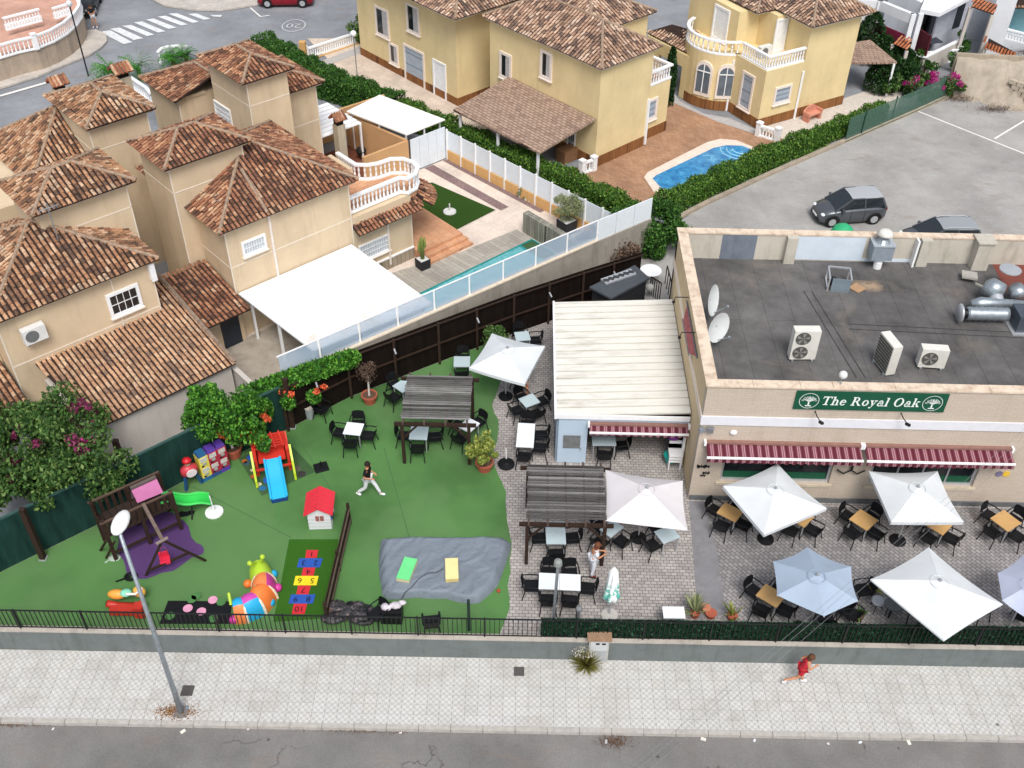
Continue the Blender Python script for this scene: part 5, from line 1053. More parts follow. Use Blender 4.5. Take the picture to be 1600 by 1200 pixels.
t = roofac(1380, 574, R(-76), .95, 1.3, .36, 'narrow white air conditioner seen side on, showing its dark fins', 0); m = MB()
for k in range(9): m.box(-.44, .44, -.2, -.18, .1+k*.13, .19+k*.13)
obj('fins', m, plain('#56564f', .5), t, local=True)
def dish(px, py, z, az, el, r, label, cat='satellite dish', mat=None, group=None):
    b_ = at(px, py, z); t = thing('satellite_dish', label, cat, (b_[0], b_[1], b_[2]), az, group); M_ = Matrix.Rotation(el, 4, 'X')
    m = MB(); n, k_ = 18, 4; V = []; F = []
    for i in range(k_+1):
        rr = r*i/k_
        for j in range(n): a_ = 2*PI*j/n; V.append(tuple(M_ @ Vector((rr*math.cos(a_)*.93, -.22*r*(i/k_)**2+.1*r, rr*math.sin(a_)))))
    for i in range(k_):
        for j in range(n): F.append((i*n+j, i*n+(j+1)%n, (i+1)*n+(j+1)%n, (i+1)*n+j))
    m.add(V, F); obj('dish', m, mat or plain('#d3d6d5', .5, .95, .04), t, True, True)
    tip = M_ @ Vector((0, -r*1.0, -r*.3)); obj('arm', MB().tube([tuple(M_ @ Vector((0,0,-r*.95))), tuple(tip)], .018).sph(tuple(tip), .06, 6, 4), GALV, t, local=True)
    obj('mast', MB().tube([(0,.12,-z+DECK if z > DECK else -.9),(0,.12,0),(0,.05,0)], .03), GALV, t, local=True); return t
dish(1112, 469, DECK+1.15, R(62), R(-12), .62, 'large satellite dish seen nearly edge on behind the side parapet'); dish(1121, 511, DECK+1.0, R(38), R(-8), .6, 'round pale satellite dish facing the camera beside the side parapet')
p = at(1309, 576, DECK+.5); t = thing('roof_globe', 'small white globe lamp standing on the front parapet', 'lamp', (p[0], RY0+.15, RZ)); x_ = at(1309, 590, RZ)[0]; t.location.x = x_; obj('pole', MB().cyl((0,0,0), .02, .35, 6), GALV, t, local=True); obj('globe', MB().sph((0,0,.45), .15, 10, 8), plain('#d9dbda', .3, .95, .03), t, True, True); obj('foot', MB().box(-.25,.25,-.15,.15,0,.03), COPE2, t, local=True)
# wrecked metal box
b_ = at(1308, 448, DECK); t = thing('metal_frame_box', 'open galvanised metal box lying on the roof beside a wooden board', 'metal box', b_, R(-8)); obj('panel', MB().box(-.3,.42,-.36,-.33,0,.6), plain('#7d8b95', .5, .9, .1, 4), t, local=True)
m = MB()
for x in (-.42, .42): m.beam((x,-.34,.6),(x,.5,.6),.06).beam((x,.5,0),(x,.5,.6),.05)
m.beam((-.42,.5,.6),(.42,.5,.6),.06).beam((-.42,-.34,0),(-.42,-.34,.6),.06).beam((-.42,-.34,.05),(-.42,.5,.05),.06); obj('frame', m, ALU, t, local=True); obj('base', MB().box(-.4,.4,-.3,.5,.0,.04), plain('#5b4d42', .8), t, local=True); obj('motor', MB().cyl((-.2,.1,.04), .14, .3, 8), DKMET, t, local=True)
b_ = at(1339, 451, DECK); one('wooden_board', MB().obox((b_[0], b_[1], DECK+.03), (.5,.5,.03), R(40)), plain('#b08f6f', .85, .9, .1, 6), 'small square wooden board on the roof', 'board')
# extractor hood by the back parapet
b_ = at(1370, 418, DECK); t = thing('roof_extractor', 'grey box extractor with round cap in front of the back parapet', 'extractor', b_); b2 = (0,0,0)
obj('elbow', MB().tube([(0,0,0),(0,0,.25),(.05,.1,.5)], .17, 10), WHITE, t, local=True); obj('box', MB().box(-.42,.42,-.25,.45,.5,1.15), plain('#8d97a1', .45, .9, .1, 4), t, local=True); obj('box_lid', MB().box(-.45,.45,-.28,.48,1.15,1.19), plain('#a9b1b8', .45, .9), t, local=True)
obj('throat', MB().lathe([(.3,1.19),(.18,1.35),(.18,1.5)], (0,.1,0), 12), GALV, t, local=True); obj('cap', MB().lathe([(.3,1.52),(.34,1.58),(.2,1.72),(.02,1.76)], (0,.1,0), 14), plain('#d5d3cc', .5, .95), t, True, True)
# big ducts
b_ = at(1530, 425, DECK); t = thing('brick_flue', 'tall cream square flue rising against the back parapet', 'flue', b_); obj('shaft', MB().box(-.32,.32,.1,.75,0,1.28), INN, t, local=True); obj('cap', MB().box(-.38,.38,.04,.8,1.28,1.34), plain('#b9b3a6', .7), t, local=True)
b_ = at(1548, 475, DECK); t = thing('round_ducting', 'galvanised steel duct fan with conical hood at the right end of the roof', 'ducting', b_)
obj('cone', MB().tube([(-.05,.5,.75),(-.02,.15,.6),(0,-.15,.45)], [.22,.5,.28], 14), GALV, t, True, True); obj('pipe', MB().tube([(0,-.13,.47),(.03,-.55,.28)], .26, 14, False), ALU, t, True, True); obj('mouth', MB().tube([(.03,-.52,.29),(.03,-.53,.285)], .23, 14), plain('#141414'), t, local=True)
obj('side_pipe', MB().tube([(.95,.4,.5),(.95,-.1,.45)], .32, 12), GALV, t, True, True); obj('flap', MB().lathe([(.01,.9),(.42,.86),(.42,.82)], (.75,.9,.2), 14), ALU, t, local=True); obj('stand', MB().beam((-.4,-.5,.03),(1.2,-.7,.03),.12).beam((.2,-1.0,.1),(1.2,-.95,.1),.16), plain('#5a4038', .8), t, local=True)
b_ = at(1540, 504, DECK); t = thing('long_duct', 'long ribbed steel duct with disc end lying near the right edge of the roof', 'ducting', b_)
pts = [(-.85+i*.12,0,.42) for i in range(14)]; obj('pipe', MB().tube(pts, [.27 if i % 2 else .245 for i in range(14)], 14), GALV, t, True, True); obj('disc', MB().tube([(-1.15,0,.42),(-1.08,0,.42)], [.34,.38], 14), ALU, t, True, True); obj('neck', MB().tube([(-1.08,0,.42),(-.85,0,.42)], .2, 12), BLACK, t, local=True)
obj('upper_pipe', MB().tube([(-.45,.7,.35),(-.1,.72,.4),(1.6,.72,.4)], [.16,.25,.14], 12), GALV, t, True, True); obj('filter_box', MB().box(.9,1.9,-.65,.25,.05,.75), plain('#5c646e', .4, .9, .3, 12, metal=.4), t, local=True); obj('tray', MB().box(.75,2.0,-.8,.3,0,.05), ALU, t, local=True)
b_ = at(1512, 438, DECK); one('roof_tray', MB().obox((b_[0], b_[1], DECK+.25), (.6,.5,.08), R(-15)).beam((b_[0]+.2,b_[1]-.3,DECK+.05),(b_[0]+1.0,b_[1]-1.1,DECK+.05),.08), plain('#a8a69e', .6, .9, .15), 'bent grey metal tray and bar lying on the roof beside the flue', 'metal tray')
# ---- lean-to with white panel roof
lt = thing('lean_to', 'white panelled lean-to against the side wall of the pub', 'lean-to', (3.8, 31, ZT)); LX0, LX1, LY0, LY1 = 1.35, 6.3, 28.35, 35.5
def lpanel():
    m = Mt('dirty_white_panel', .5, spec=.3); c = lin('#e3e1d8', .95); st = m.ramp(m.noise(1.2, m.pos((.5,2.2,1)), 6, .7), [(.48, 0.0), (.75, .6)]); g = m.n('ShaderNodeSeparateXYZ', {'Vector': m.pos()}).outputs[0]; ed = m.ramp(m.math('MULTIPLY_ADD', g, .2, -.2), [(0, 1.0), (1, .4)])
    m.col(m.mix(m.math('MULTIPLY', st, ed), c, lin('#8d806a', .9))); return m.m
LPM = lpanel(); n = 17; zl = lambda x: 3.2+.4*(x-LX0)/(LX1-LX0)*.5
for i in range(n):
    ya = LY0+(LY1-LY0)*i/n; yb = LY0+(LY1-LY0)*(i+1)/n; obj('roof_panel', MB().slab([(LX0,ya+.035,3.22),(LX1,ya+.035,3.5),(LX1,yb-.035,3.5),(LX0,yb-.035,3.22)], .05), LPM, lt)
obj('roof_underside', MB().slab([(LX0+.03,LY0+.03,3.17),(LX1,LY0+.03,3.45),(LX1,LY1,3.45),(LX0+.03,LY1,3.17)], .05), plain('#a9a598', .7), lt)
obj('gutter', MB().box(LX0-.08, LX0, LY0-.06, LY1, 3.08, 3.26).box(LX0, LX1, LY0-.06, LY0, 3.1, 3.3), WHITE, lt)
PB = plain('#b9cbdc', .4, .95, .04, 1, name='pale_blue_panel')
obj('front_panel', MB().box(LX0+.1, LX0+1.2, LY0+.02, LY0+.1, ZT, 3.1).box(LX0+1.2, LX1-.02, LY0+.02, LY0+.1, 2.75, 3.1), PB, lt); obj('hatch_window', MB().box(LX0+.3, LX0+.95, LY0-.01, LY0+.02, 1.55, 2.2), plain('#77797a', .3, .9, .2, 4), lt); obj('handle', MB().box(LX0+.97, LX0+1.0, LY0-.04, LY0+.0, 1.45, 1.6), ALU, lt)
obj('side_panel', MB().box(LX0+.02, LX0+.1, LY0+.1, LY1, ZT, 3.1), plain('#8b98a6', .5, .9, .1), lt); obj('back_panel', MB().box(LX0+.1, LX1, LY1-.08, LY1, ZT, 3.1), plain('#5f656b', .7), lt); obj('corner_post', MB().box(LX1-.12, LX1-.02, LY0+.0, LY0+.1, ZT, 2.75), WHITE, lt)
obj('shade_panel', MB().box(LX0+1.2, LX1, LY0+3.0, LY0+3.1, ZT, 3.1), plain('#2a2522', .8), lt); obj('shade_liner', MB().box(LX1-.02, LX1+.02, LY0+.2, LY1-.1, ZT, 3.3), plain('#2f2a28', .8), lt)  # dark panels added inside; their colour stands in for the interior shade
awning(LX0+1.25, LX1-.05, LY0, 2.86, .38, .1, 'small burgundy striped awning over the opening of the lean-to', .12)
# grey hood of the outdoor kitchen behind lean-to
ok = thing('grill_hut', 'dark hut with slatted metal grill on its roof behind the lean-to', 'hut', at(965, 470)); c4 = [at(921,448,2.7), at(955,466,2.7), at(1015,434,2.7), at(992,414,2.7)]
obj('roof', MB().slab(c4, .1), plain('#4d5157', .6, .9, .1), ok); m = MB(); ctr = [(sum(c[0] for c in c4)/4), (sum(c[1] for c in c4)/4)]; m.prism([(ctr[0]+(c[0]-ctr[0])*.9, ctr[1]+(c[1]-ctr[1])*.9) for c in c4], ZT, 2.6); obj('body', m, plain('#26272a', .8), ok)
g0, g1 = Vector(at(943,440,2.78)), Vector(at(990,424,2.78)); m = MB().wall([g0, g1], .45, 2.72, 2.8); gg = obj('grill_tray', m, ALU, ok); m = MB()
for k in range(6): q = g0.lerp(g1, (k+.5)/6); m.box(q.x-.13, q.x+.13, q.y-.1, q.y+.1, 2.8, 2.82)
obj('holes', m, plain('#3a3b3d'), gg)
p = at(1017, 422, ZT+.75); rt = thing('round_table', 'round white table standing by the steps to the car park', 'table', (p[0], p[1], ZT)); obj('tabletop', MB().lathe([(.5,.72),(.52,.74),(.5,.76)], (0,0,0), 20), WHITE, rt, local=True); obj('leg', MB().cyl((0,0,0), .05, .72, 8), WHITE, rt, local=True)
def railing(label, pts, h, n, mat=WOODB):
    P = [Vector(at(*p)) for p in pts]; t = thing('railing', label, 'railing', tuple(P[0])); obj('rail', MB().beam(P[0]+Vector((0,0,h)), P[1]+Vector((0,0,h)), .05), mat, t)
    for k in range(n+1): q = P[0].lerp(P[1], k/n); obj('baluster', MB().box(q.x-.02,q.x+.02,q.y-.02,q.y+.02,q.z,q.z+h), mat, t)
railing('brown metal railing beside the steps, next to the round white table', ((1014,460),(1030,470)), 1.0, 5); railing('brown metal railing against the pub side wall at the top of the steps', ((1039,443),(1046,470)), 1.0, 3)
railing('sloping brown railing at the end of the concrete wall', ((936,406),(968,398)), 1.3, 7)
one('storage_pot', MB().sph((*at(1016,447,1.4)[:2],1.3), .2, 8, 6), plain('#b9b9b4', .6), 'small round white pot between hut and railing', 'pot')
# ================================================================== TERRACE FURNITURE
TT = 1.49
PWH = plain('#e9eef1', .35, .95, .03, 1, spec=.4, name='white_tabletop'); PGL = plain('#bccdd2', .2, .93, .05, 1, spec=.5, name='pale_green_tabletop'); PWD = plain('#c79f68', .5, .9, .08, 3, name='wood_tabletop')
CUSH = plain('#8d9cab', .85, .9, name='grey_cushion')
def make_chair():
    t = thing('armchair', 'black resin armchair', 'chair', (0,0,0)); t.scale = (1.08, 1.08, 1.06)
    obj('seat', MB().obox((0,-.0,.43), (.46,.46,.035), 0), BLACK, t, local=True)
    m = MB(); V = []
    for z, y, w in ((.5,.235,.2),(.64,.265,.23),(.78,.29,.225),(.83,.3,.16)):
        for x in (-1, -.5, 0, .5, 1): V.append((x*w, y+.03*(1-abs(x)), z))
    F = [(j*5+i, j*5+i+1, (j+1)*5+i+1, (j+1)*5+i) for j in range(3) for i in range(4)]; m.add(V, F); m.add([(x, y+.025, z) for x, y, z in V], [f[::-1] for f in F]); obj('backrest', m, BLACK, t, local=True)
    for sx in (-1, 1):
        obj('armrest', MB().tube([(sx*.24,.27,.66),(sx*.27,.05,.66),(sx*.265,-.18,.64),(sx*.25,-.22,.6)], .022, 6), BLACK, t, local=True)
        obj('leg', MB().tube([(sx*.25,-.21,.62),(sx*.235,-.21,.43),(sx*.27,-.27,0)], .019, 5), BLACK, t, local=True)
        obj('leg', MB().tube([(sx*.2,.24,.52),(sx*.22,.2,.43),(sx*.26,.3,0)], .019, 5), BLACK, t, local=True)
    return t
chair0 = make_chair(); used_chair = [False]
DIRS = ['right', 'far right', 'far', 'far left', 'left', 'near left', 'near', 'near right']
def place_chair(x, y, rz, label, group='black armchairs on the terrace'):
    if not used_chair[0]:
        used_chair[0] = True; chair0.location = (x, y, ZT+.004); chair0.rotation_euler = (0,0,rz); chair0['label'] = label; chair0['group'] = group; return chair0
    return copy_tree(chair0, (x, y, ZT+.004), rz, label, group)
# chair faces its local -y
def chair_toward(x, y, tx, ty, label, jitter=.12):
    rz = math.atan2(ty-y, tx-x)+PI/2+random.uniform(-jitter, jitter); return place_chair(x, y, rz, label)
tcount = [0]
def table(corners, mat, label, phrase, sides='0123', gap=.24, size=None, split=False, group=None, legm=None):
    P = [Vector(at(*p, TT)) for p in corners]; c = sum(P, Vector())/len(P)
    e = P[1]-P[0]; rz = math.atan2(e.y, e.x)
    w = ((P[1]-P[0]).length+(P[2]-P[3]).length)/2; d = ((P[2]-P[1]).length+(P[3]-P[0]).length)/2
    if size: w, d = size
    t = thing('table', label, 'table', (c.x, c.y, ZT+.004), rz, group)
    if split: 
        ax = w > d
        for s_ in (-1, 1):
            if ax: obj('tabletop', MB().box(*( (-w/2, -.006) if s_ < 0 else (.006, w/2)), -d/2, d/2, .715, .745), mat, t, local=True)
            else: obj('tabletop', MB().box(-w/2, w/2, *((-d/2, -.006) if s_ < 0 else (.006, d/2)), .715, .745), mat, t, local=True)
    else: obj('tabletop', MB().box(-w/2, w/2, -d/2, d/2, .715, .745), mat, t, local=True)
    obj('frame', MB().box(-w/2+.03, w/2-.03, -d/2+.03, d/2-.03, .67, .712), legm or ALU, t, local=True)
    for sx in (-1, 1):
        for sy in (-1, 1): obj('leg', MB().box(sx*(w/2-.05)-.02, sx*(w/2-.05)+.02, sy*(d/2-.05)-.02, sy*(d/2-.05)+.02, 0, .67), legm or ALU, t, local=True)
    out_ = []
    for k in range(4):
        if str(k) not in sides: continue
        a = rz-PI/2+k*PI/2; half = (d if k in (0, 2) else w)/2; L_ = (w if k in (0, 2) else d); n = 2 if L_ > 1.1 and sides.count(str(k)) > 1 else 1
        for q in range(n):
            off = 0 if n == 1 else (-.36, .36)[q]; x = c.x+math.cos(a)*(half+gap)-math.sin(a)*off; y = c.y+math.sin(a)*(half+gap)+math.cos(a)*off
            ang = math.degrees(math.atan2(y-c.y, x-c.x)) % 360; nm = DIRS[int((ang+22.5)//45) % 8]
            out_.append((x, y, a, nm, L_))
    names = [o_[3] for o_ in out_]
    for i, (x, y, a, nm, L_) in enumerate(out_):
        nn = nm
        if names.count(nm) > 1:
            j = names[:i].count(nm); nn = nm+(' (left seat)' if j == 0 else ' (right seat)')
        place_chair(x, y, a-PI/2+random.uniform(-.15, .15), 'black armchair on the %s side of %s' % (nn, phrase))
    return t
GW = 'white topped terrace tables'; GO = 'wood topped tables in front of the pub'
table([(534,677.5),(562.5,680.5),(569,662.5),(544,659.5)], PWH, 'square white table alone on the open turf between slide toy and pergola', 'the lone white table on the turf', gap=.22)
table([(641,686),(669.5,687),(669,660.5),(641,660.5)], PGL, 'square pale table under the front edge of the garden pergola', 'the table at the front of the garden pergola', '013')
table([(717,668),(735,677),(749,661),(730,652)], PWH, 'white table turned diagonally at the right front post of the garden pergola', 'the diagonal table at the pergola post', '023')
table([(612,602.5),(628,613),(651,601),(634,591)], PGL, 'pale table turned diagonally at the left edge of the garden pergola', 'the diagonal table left of the garden pergola', '03')
table([(709,573),(734,573),(735,557),(709,557)], PGL, 'small pale table behind the garden pergola by the dark fence', 'the small table behind the garden pergola', '02')
table([(808,533),(829.5,531),(825,517),(802,520)], PGL, 'pale table furthest back, between the white parasol and the dark fence', 'the furthest back table', '12')
table([(809.5,623),(822,637),(844,628.5),(832.5,615)], PGL, 'pale diagonal table on the paving below the garden parasol', 'the diagonal table below the garden parasol')
table([(806.5,698),(834,699.5),(836,662),(809,661)], PWH, 'long white double table on the paving between garden pergola and lean-to', 'the long white table beside the lean-to', '0112', split=True)
table([(854,850),(885,850),(882,815.5),(851.6,815)], PGL, 'long pale double table under the front beam of the terrace pergola', 'the long table under the terrace pergola', '01133', split=True)
table([(842,920),(907,923),(907,897.5),(842,895.5)], PWH, 'long white double table behind the street lamp near the railings', 'the long white table by the railings', '0012 23'.replace(' ', '')+'2', split=True)
table([(936,827),(954,840),(975,824),(957,812)], PGL, 'pale diagonal table at the right post of the terrace pergola', 'the diagonal table at the terrace pergola post', '013')
table([(1020.5,829),(1037,850),(1062,839.5),(1050,822)], PGL, 'pale diagonal table below the cream parasol', 'the diagonal table below the cream parasol', '03')
table([(1036,966),(1071,966.5),(1069,948.5),(1035.5,947.5)], PWH, 'small white table alone behind the ivy railings beside the potted plants', 'the lone table behind the ivy', '')
table([(925,696),(962,696),(962,680),(925,680)], PGL, 'pale table inside the lean-to under the small awning', 'the table inside the lean-to', '01')
for cs, lb, ph in ((((1149,816),(1161,801),(1132.5,783),(1121,802)), 'wooden table at the left of the pub front, beside the concrete strip', 'the wooden table nearest the pub corner'),
    (((1257,824),(1272,808),(1243,791),(1229,808)), 'wooden table mostly hidden below the first white parasol', 'the wooden table below the first parasol'),
    (((1355,829),(1373,812.5),(1342.5,795),(1327.5,812.5)), 'wooden table fully open between the two white parasols at the pub wall', 'the wooden table between the two wall parasols'),
    (((1474,836),(1489,820),(1459,803),(1444,820)), 'wooden table partly hidden below the second white parasol', 'the wooden table below the second parasol'),
    (((1575,831),(1597,817),(1567.5,797),(1547,810)), 'wooden table at the right edge by the pub wall', 'the wooden table at the right edge'),
    (((1213,950),(1227,933),(1198,910),(1181,930)), 'wooden table left of the grey blue parasol near the railings', 'the wooden table beside the grey blue parasol')):
    table(list(cs), PWD, lb, ph, gap=.2, group=None)
table([(1270,950),(1305,950),(1305,930),(1270,930)], PWD, 'wooden table hidden under the grey blue parasol', 'the hidden table under the grey blue parasol', '01')
for px, py, tx, ty, lb in ((1343,935,1310,940,'black armchair standing just right of the grey blue parasol'), (1420,962,1400,935,'black armchair half hidden below the big white parasol'), (1455,975,1480,950,'black armchair behind the ivy at the tip of the big white parasol'), (1525,965,1500,940,'black armchair to the right below the big white parasol'), (1590,975,1600,950,'black armchair behind the railings at the right edge'),
    (675,985,675,930,'black armchair alone behind the railings below the grey cover'), (592,972,560,1000,'black armchair beside the heap of dark bags'), (505,652,540,665,'black armchair alone by the dark fence next to the round bin'), (1325,972,1290,950,'black armchair behind the ivy under the grey blue parasol')):
    p = at(px, py); q = at(tx, ty); chair_toward(p[0], p[1], q[0], q[1], lb)
# little round grey stool table
bt_ = thing('bistro_set', 'small round grey bistro table with two pale round cushions by the big parasol', 'bistro table', at(1388, 965)); obj('tabletop', MB().lathe([(.3,.7),(.3,.73)], (0,0,0), 16), plain('#55585c', .5), bt_, local=True); obj('leg', MB().cyl((0,0,0), .03, .7, 6), BLACK, bt_, local=True)
for px, py, lb in ((1373,938,'left'), (1391,941,'right')):
    p = at(px, py, ZT+.5); t = thing('round_stool', 'round stool with pale grey cushion, the %s one beside the big white parasol' % lb, 'stool', (p[0], p[1], ZT), 0, 'round stools'); obj('cushion', MB().lathe([(.2,.44),(.24,.47),(.2,.52)], (0,0,0), 14), plain('#a8adb3', .8), t, local=True)
    for k in range(3): a_ = k*2.09; obj('leg', MB().tube([(.12*math.cos(a_),.12*math.sin(a_),.44),(.24*math.cos(a_),.24*math.sin(a_),0)], .015, 5), BLACK, t, local=True)
# --- parasols
def cloth(name, hexc, k=.9):
    m = Mt(name, .75, spec=.15); c = lin(hexc, k); m.col(m.ramp(m.noise(1.4, detail=4), [(.3, sc(c, .93)), (.7, sc(c, 1.03))])).bump(m.noise(2.2, detail=5, rough=.6, dist=.8), .3, .05)
    tr = m.n('ShaderNodeBsdfTranslucent', {'Color': c}); ms = m.n('ShaderNodeMixShader', {'Fac': .18}); m.t.links.new(m.b.outputs[0], ms.inputs[1]); m.t.links.new(tr.outputs[0], ms.inputs[2]); m.t.links.new(ms.outputs[0], m.t.nodes['Material Output'].inputs[0]); return m.m
CL_W = cloth('white_parasol_cloth', '#eef3f6'); CL_C = cloth('cream_parasol_cloth', '#e6e2e4', .95); CL_B = cloth('blue_parasol_cloth', '#b1c2d6', .92); CL_L = cloth('lilac_parasol_cloth', '#ccd4ea', .95)
def parasol(corners, apex, mat, label, zc=2.95, za=3.55, base=None, valance=.14, name='parasol', sag=.06):
    P = [Vector(at(*p, zc)) for p in corners]; A = Vector(at(*apex, za)); n = len(P)
    t = thing(name, label, 'parasol', (A.x, A.y, ZT)); m = MB(); K = 7
    for i in range(n):
        a_, b_ = P[i], P[(i+1) % n]; 
        def fn(u, v, a_=a_, b_=b_):
            e = a_.lerp(b_, u); q = A.lerp(e, v); s_ = 4*u*(1-u)*v; q = q+Vector((0,0,-sag*s_*v)); q = q.lerp(Vector((A.x, A.y, q.z)), .035*s_); return tuple(q)
        m.grid(fn, 8, K)
    c_ = obj('canopy', m, mat, t, True)
    if valance:
        m = MB()
        for i in range(n):
            a_, b_ = P[i], P[(i+1) % n]; V = []; F = []
            for j in range(9):
                u = j/8; e = Vector(m.v[0]) if False else a_.lerp(b_, u); s_ = 4*u*(1-u); q = e+Vector((0,0,-sag*s_)); q = q.lerp(Vector((A.x, A.y, q.z)), .035*s_); V += [tuple(q), (q.x, q.y, q.z-valance)]
            for j in range(8): F.append((2*j, 2*j+1, 2*j+3, 2*j+2))
            m.add(V, F)
        obj('valance', m, mat, c_)
    for i in range(n): obj('rib', MB().beam(A+Vector((0,0,-.1)), P[i]+Vector((0,0,-.04)), .025), ALU, t)
    m = MB(); bx_, by_ = (base[0], base[1]) if base else (A.x, A.y)
    obj('pole', MB().tube([(bx_, by_, ZT+.05), (A.x, A.y, A.z+.03)], .028, 8), ALU, t); obj('finial', MB().sph((A.x, A.y, A.z+.03), .06, 8, 6), plain('#8d9196', .5), t)
    if sag is not None: obj('top_seam', MB().tube([(A.x+.28*math.cos(k*PI/6), A.y+.28*math.sin(k*PI/6), A.z-.08) for k in range(13)], .012, 4), mat, t)
    obj('base', MB().lathe([(.3,0),(.3,.05),(.1,.09),(.05,.2)], (bx_, by_, ZT+.006), 14), BLACK, t)
    return t
parasol([(733,574.5),(820,600),(852,540.5),(768.6,520.6)], (793,543.5), CL_W, 'white square parasol at the back of the garden by the dark fence', base=at(790, 620))
parasol([(946,814),(1074.5,829),(1067,751),(946,734)], (1011,762), CL_C, 'cream square parasol between the terrace pergola and the pub corner', base=at(997, 841), valance=.0)
parasol([(1194,835),(1292,794),(1215,724),(1129.5,759)], (1212,763), CL_W, 'first white square parasol in front of the pub window, turned diagonally', base=at(1196, 843))
parasol([(1392.5,815.5),(1506,815.5),(1465,736),(1357.5,736)], (1435,760.5), CL_W, 'second white square parasol under the right awning', base=at(1402, 845))
parasol([(1288,963),(1341,939),(1330,885),(1262,855),(1208,877),(1214,930)], (1277,898), CL_B, 'grey blue six sided parasol near the ivy railings', valance=.0)
parasol([(1475,1001),(1567,944),(1451,855),(1360,905)], (1469,907), CL_W, 'largest bright white parasol overhanging the ivy railings', valance=.06, zc=3.0)
parasol([(1604,966),(1662,950),(1658,893),(1600,866),(1559,895),(1566,938)], (1612,912), CL_L, 'pale lilac parasol cut off by the right edge', valance=.0)
# closed parasol
b_ = at(952, 962); a_ = at(960, 886, 3.1); t = thing('closed_parasol', 'folded white and mint parasol standing near the railings', 'parasol', b_)
def folded(u, v):
    an = 2*PI*u; prof = [(.0,.02),(.15,.13),(.5,.17),(.72,.2),(.85,.26),(1,.12)]; 
    for (v0, r0), (v1, r1) in zip(prof, prof[1:]):
        if v <= v1: r = r0+(r1-r0)*(v-v0)/(v1-v0); break
    r *= 1+.22*math.sin(an*7+v*3); z = a_[2]-(a_[2]-1.5)*v; x = a_[0]+(b_[0]-a_[0])*v*.75; y = a_[1]+(b_[1]-a_[1])*v*.75; return (x+r*math.cos(an), y+r*math.sin(an), z)
m_ = Mt('mint_print', .8, spec=.1); vv = m_.n('ShaderNodeSeparateXYZ', {'Vector': m_.pos()}).outputs[2]; gate = m_.ramp(m_.math('MULTIPLY', vv, .33), [(.72, 1.0), (.8, 0.0)]); m_.col(m_.mix(m_.math('MULTIPLY', gate, m_.ramp(m_.noise(4, detail=3), [(.48, 0.0), (.52, 1.0)])), lin('#eef2f2', .96), lin('#6fbfb0', .95)))
obj('cloth', MB().grid(folded, 40, 14), m_.m, t, True); obj('pole', MB().tube([b_, a_], .025, 8), ALU, t); obj('base', MB().lathe([(.28,0),(.28,.06),(.06,.1)], b_, 14), plain('#b9b6b0', .6), t)
# spare parasol bases
def pbase(px, py, lb, sq=False, rod=0, mat=BLACK):
    b_ = at(px, py); t = thing('weighted_stand', lb, 'parasol stand', b_, .4)
    obj('plate', (MB().obox((0,0,.04), (.55,.5,.08), 0, .85) if sq else MB().lathe([(.33,0),(.33,.06),(.12,.11),(.05,.14)], (0,0,0), 16)), mat, t, local=True); obj('tube', MB().cyl((0,0,.08), .03, .25, 8), mat, t, local=True)
    if rod: obj('rod', MB().tube([(0,0,.2),(-.02,0,rod)], .022, 6), WHITE, t, local=True)
pbase(502, 731, 'square black parasol base lying on the turf left of the walking man', True); pbase(791, 726, 'round black parasol base with a short white pole beside the olive pot', rod=.85); pbase(335, 801, 'round white parasol base with short white pole at the foot of the green slide', rod=.9, mat=WHITE)
# --- pergolas
PSLAT = Mt('weathered_slat', .85, spec=.15); oi = PSLAT.n('ShaderNodeObjectInfo').outputs['Random']
PSLAT.col(PSLAT.mix(1.0, PSLAT.ramp(oi, [(0, lin('#4a4746', .75)), (.5, lin('#6e6b6a', .8)), (1, lin('#918e8d', .85))]), PSLAT.ramp(PSLAT.noise(1.0, PSLAT.pos((1.3,14,1)), 4), [(.3, (.6,.6,.6,1)), (.7, (1.3,1.3,1.3,1))]), 'MULTIPLY')); PSLAT = PSLAT.m
def pergola(corners, z, nsl, nraf, label, posts, ov=.12):
    A, B, C_, D = [Vector(at(*p, z)) for p in corners]            # near left, near right, far right, far left
    t = thing('pergola', label, 'pergola', (*((A+C_)/2).xy, ZT)); x0, x1 = (A.x+D.x)/2, (B.x+C_.x)/2; y0, y1 = (A.y+B.y)/2, (C_.y+D.y)/2
    n = nsl; st_ = (y1-y0)/n
    for i in range(n):
        y = y0+st_*(i+.5); j = random.uniform(-.03, .03)
        obj('slat', MB().box(x0-j, x1+j*.5, y-st_*.33, y+st_*.33, z-.0, z+.022+random.uniform(0,.008)), PSLAT, t)
    for i in range(nraf): x = x0+(x1-x0)*(i+.12)/(nraf-.76); obj('rafter', MB().box(x-.035, x+.035, y0-.2, y1+.2, z-.14, z-.003), plain('#5e4f47', .85, .75, .2, 6), t)
    for y in (y0-.05, y1+.05): obj('beam', MB().box(x0-.25, x1+.25, y-.05, y+.05, z-.28, z-.143), WOODB, t)
    for x in (x0+.03, x1-.03):
        for y in (y0-.05, y1+.05): obj('post', MB().box(x-.06, x+.06, y-.06, y+.06, ZT, z-.28), WOODB, t)
        s_ = 1 if x < (x0+x1)/2 else -1; obj('brace', MB().beam((x, y0-.05, z-.95), (x+s_*.6, y0-.05, z-.25), .06), WOODB, t)
    return t
pergola([(626,655),(734.5,656),(738,588),(636,587)], 3.0, 22, 4, 'weathered wooden pergola over tables on the turf', None)
pergola([(825,812),(945,812),(945,728),(822,727)], 3.0, 22, 5, 'weathered wooden pergola over tables beside the cream parasol', None)
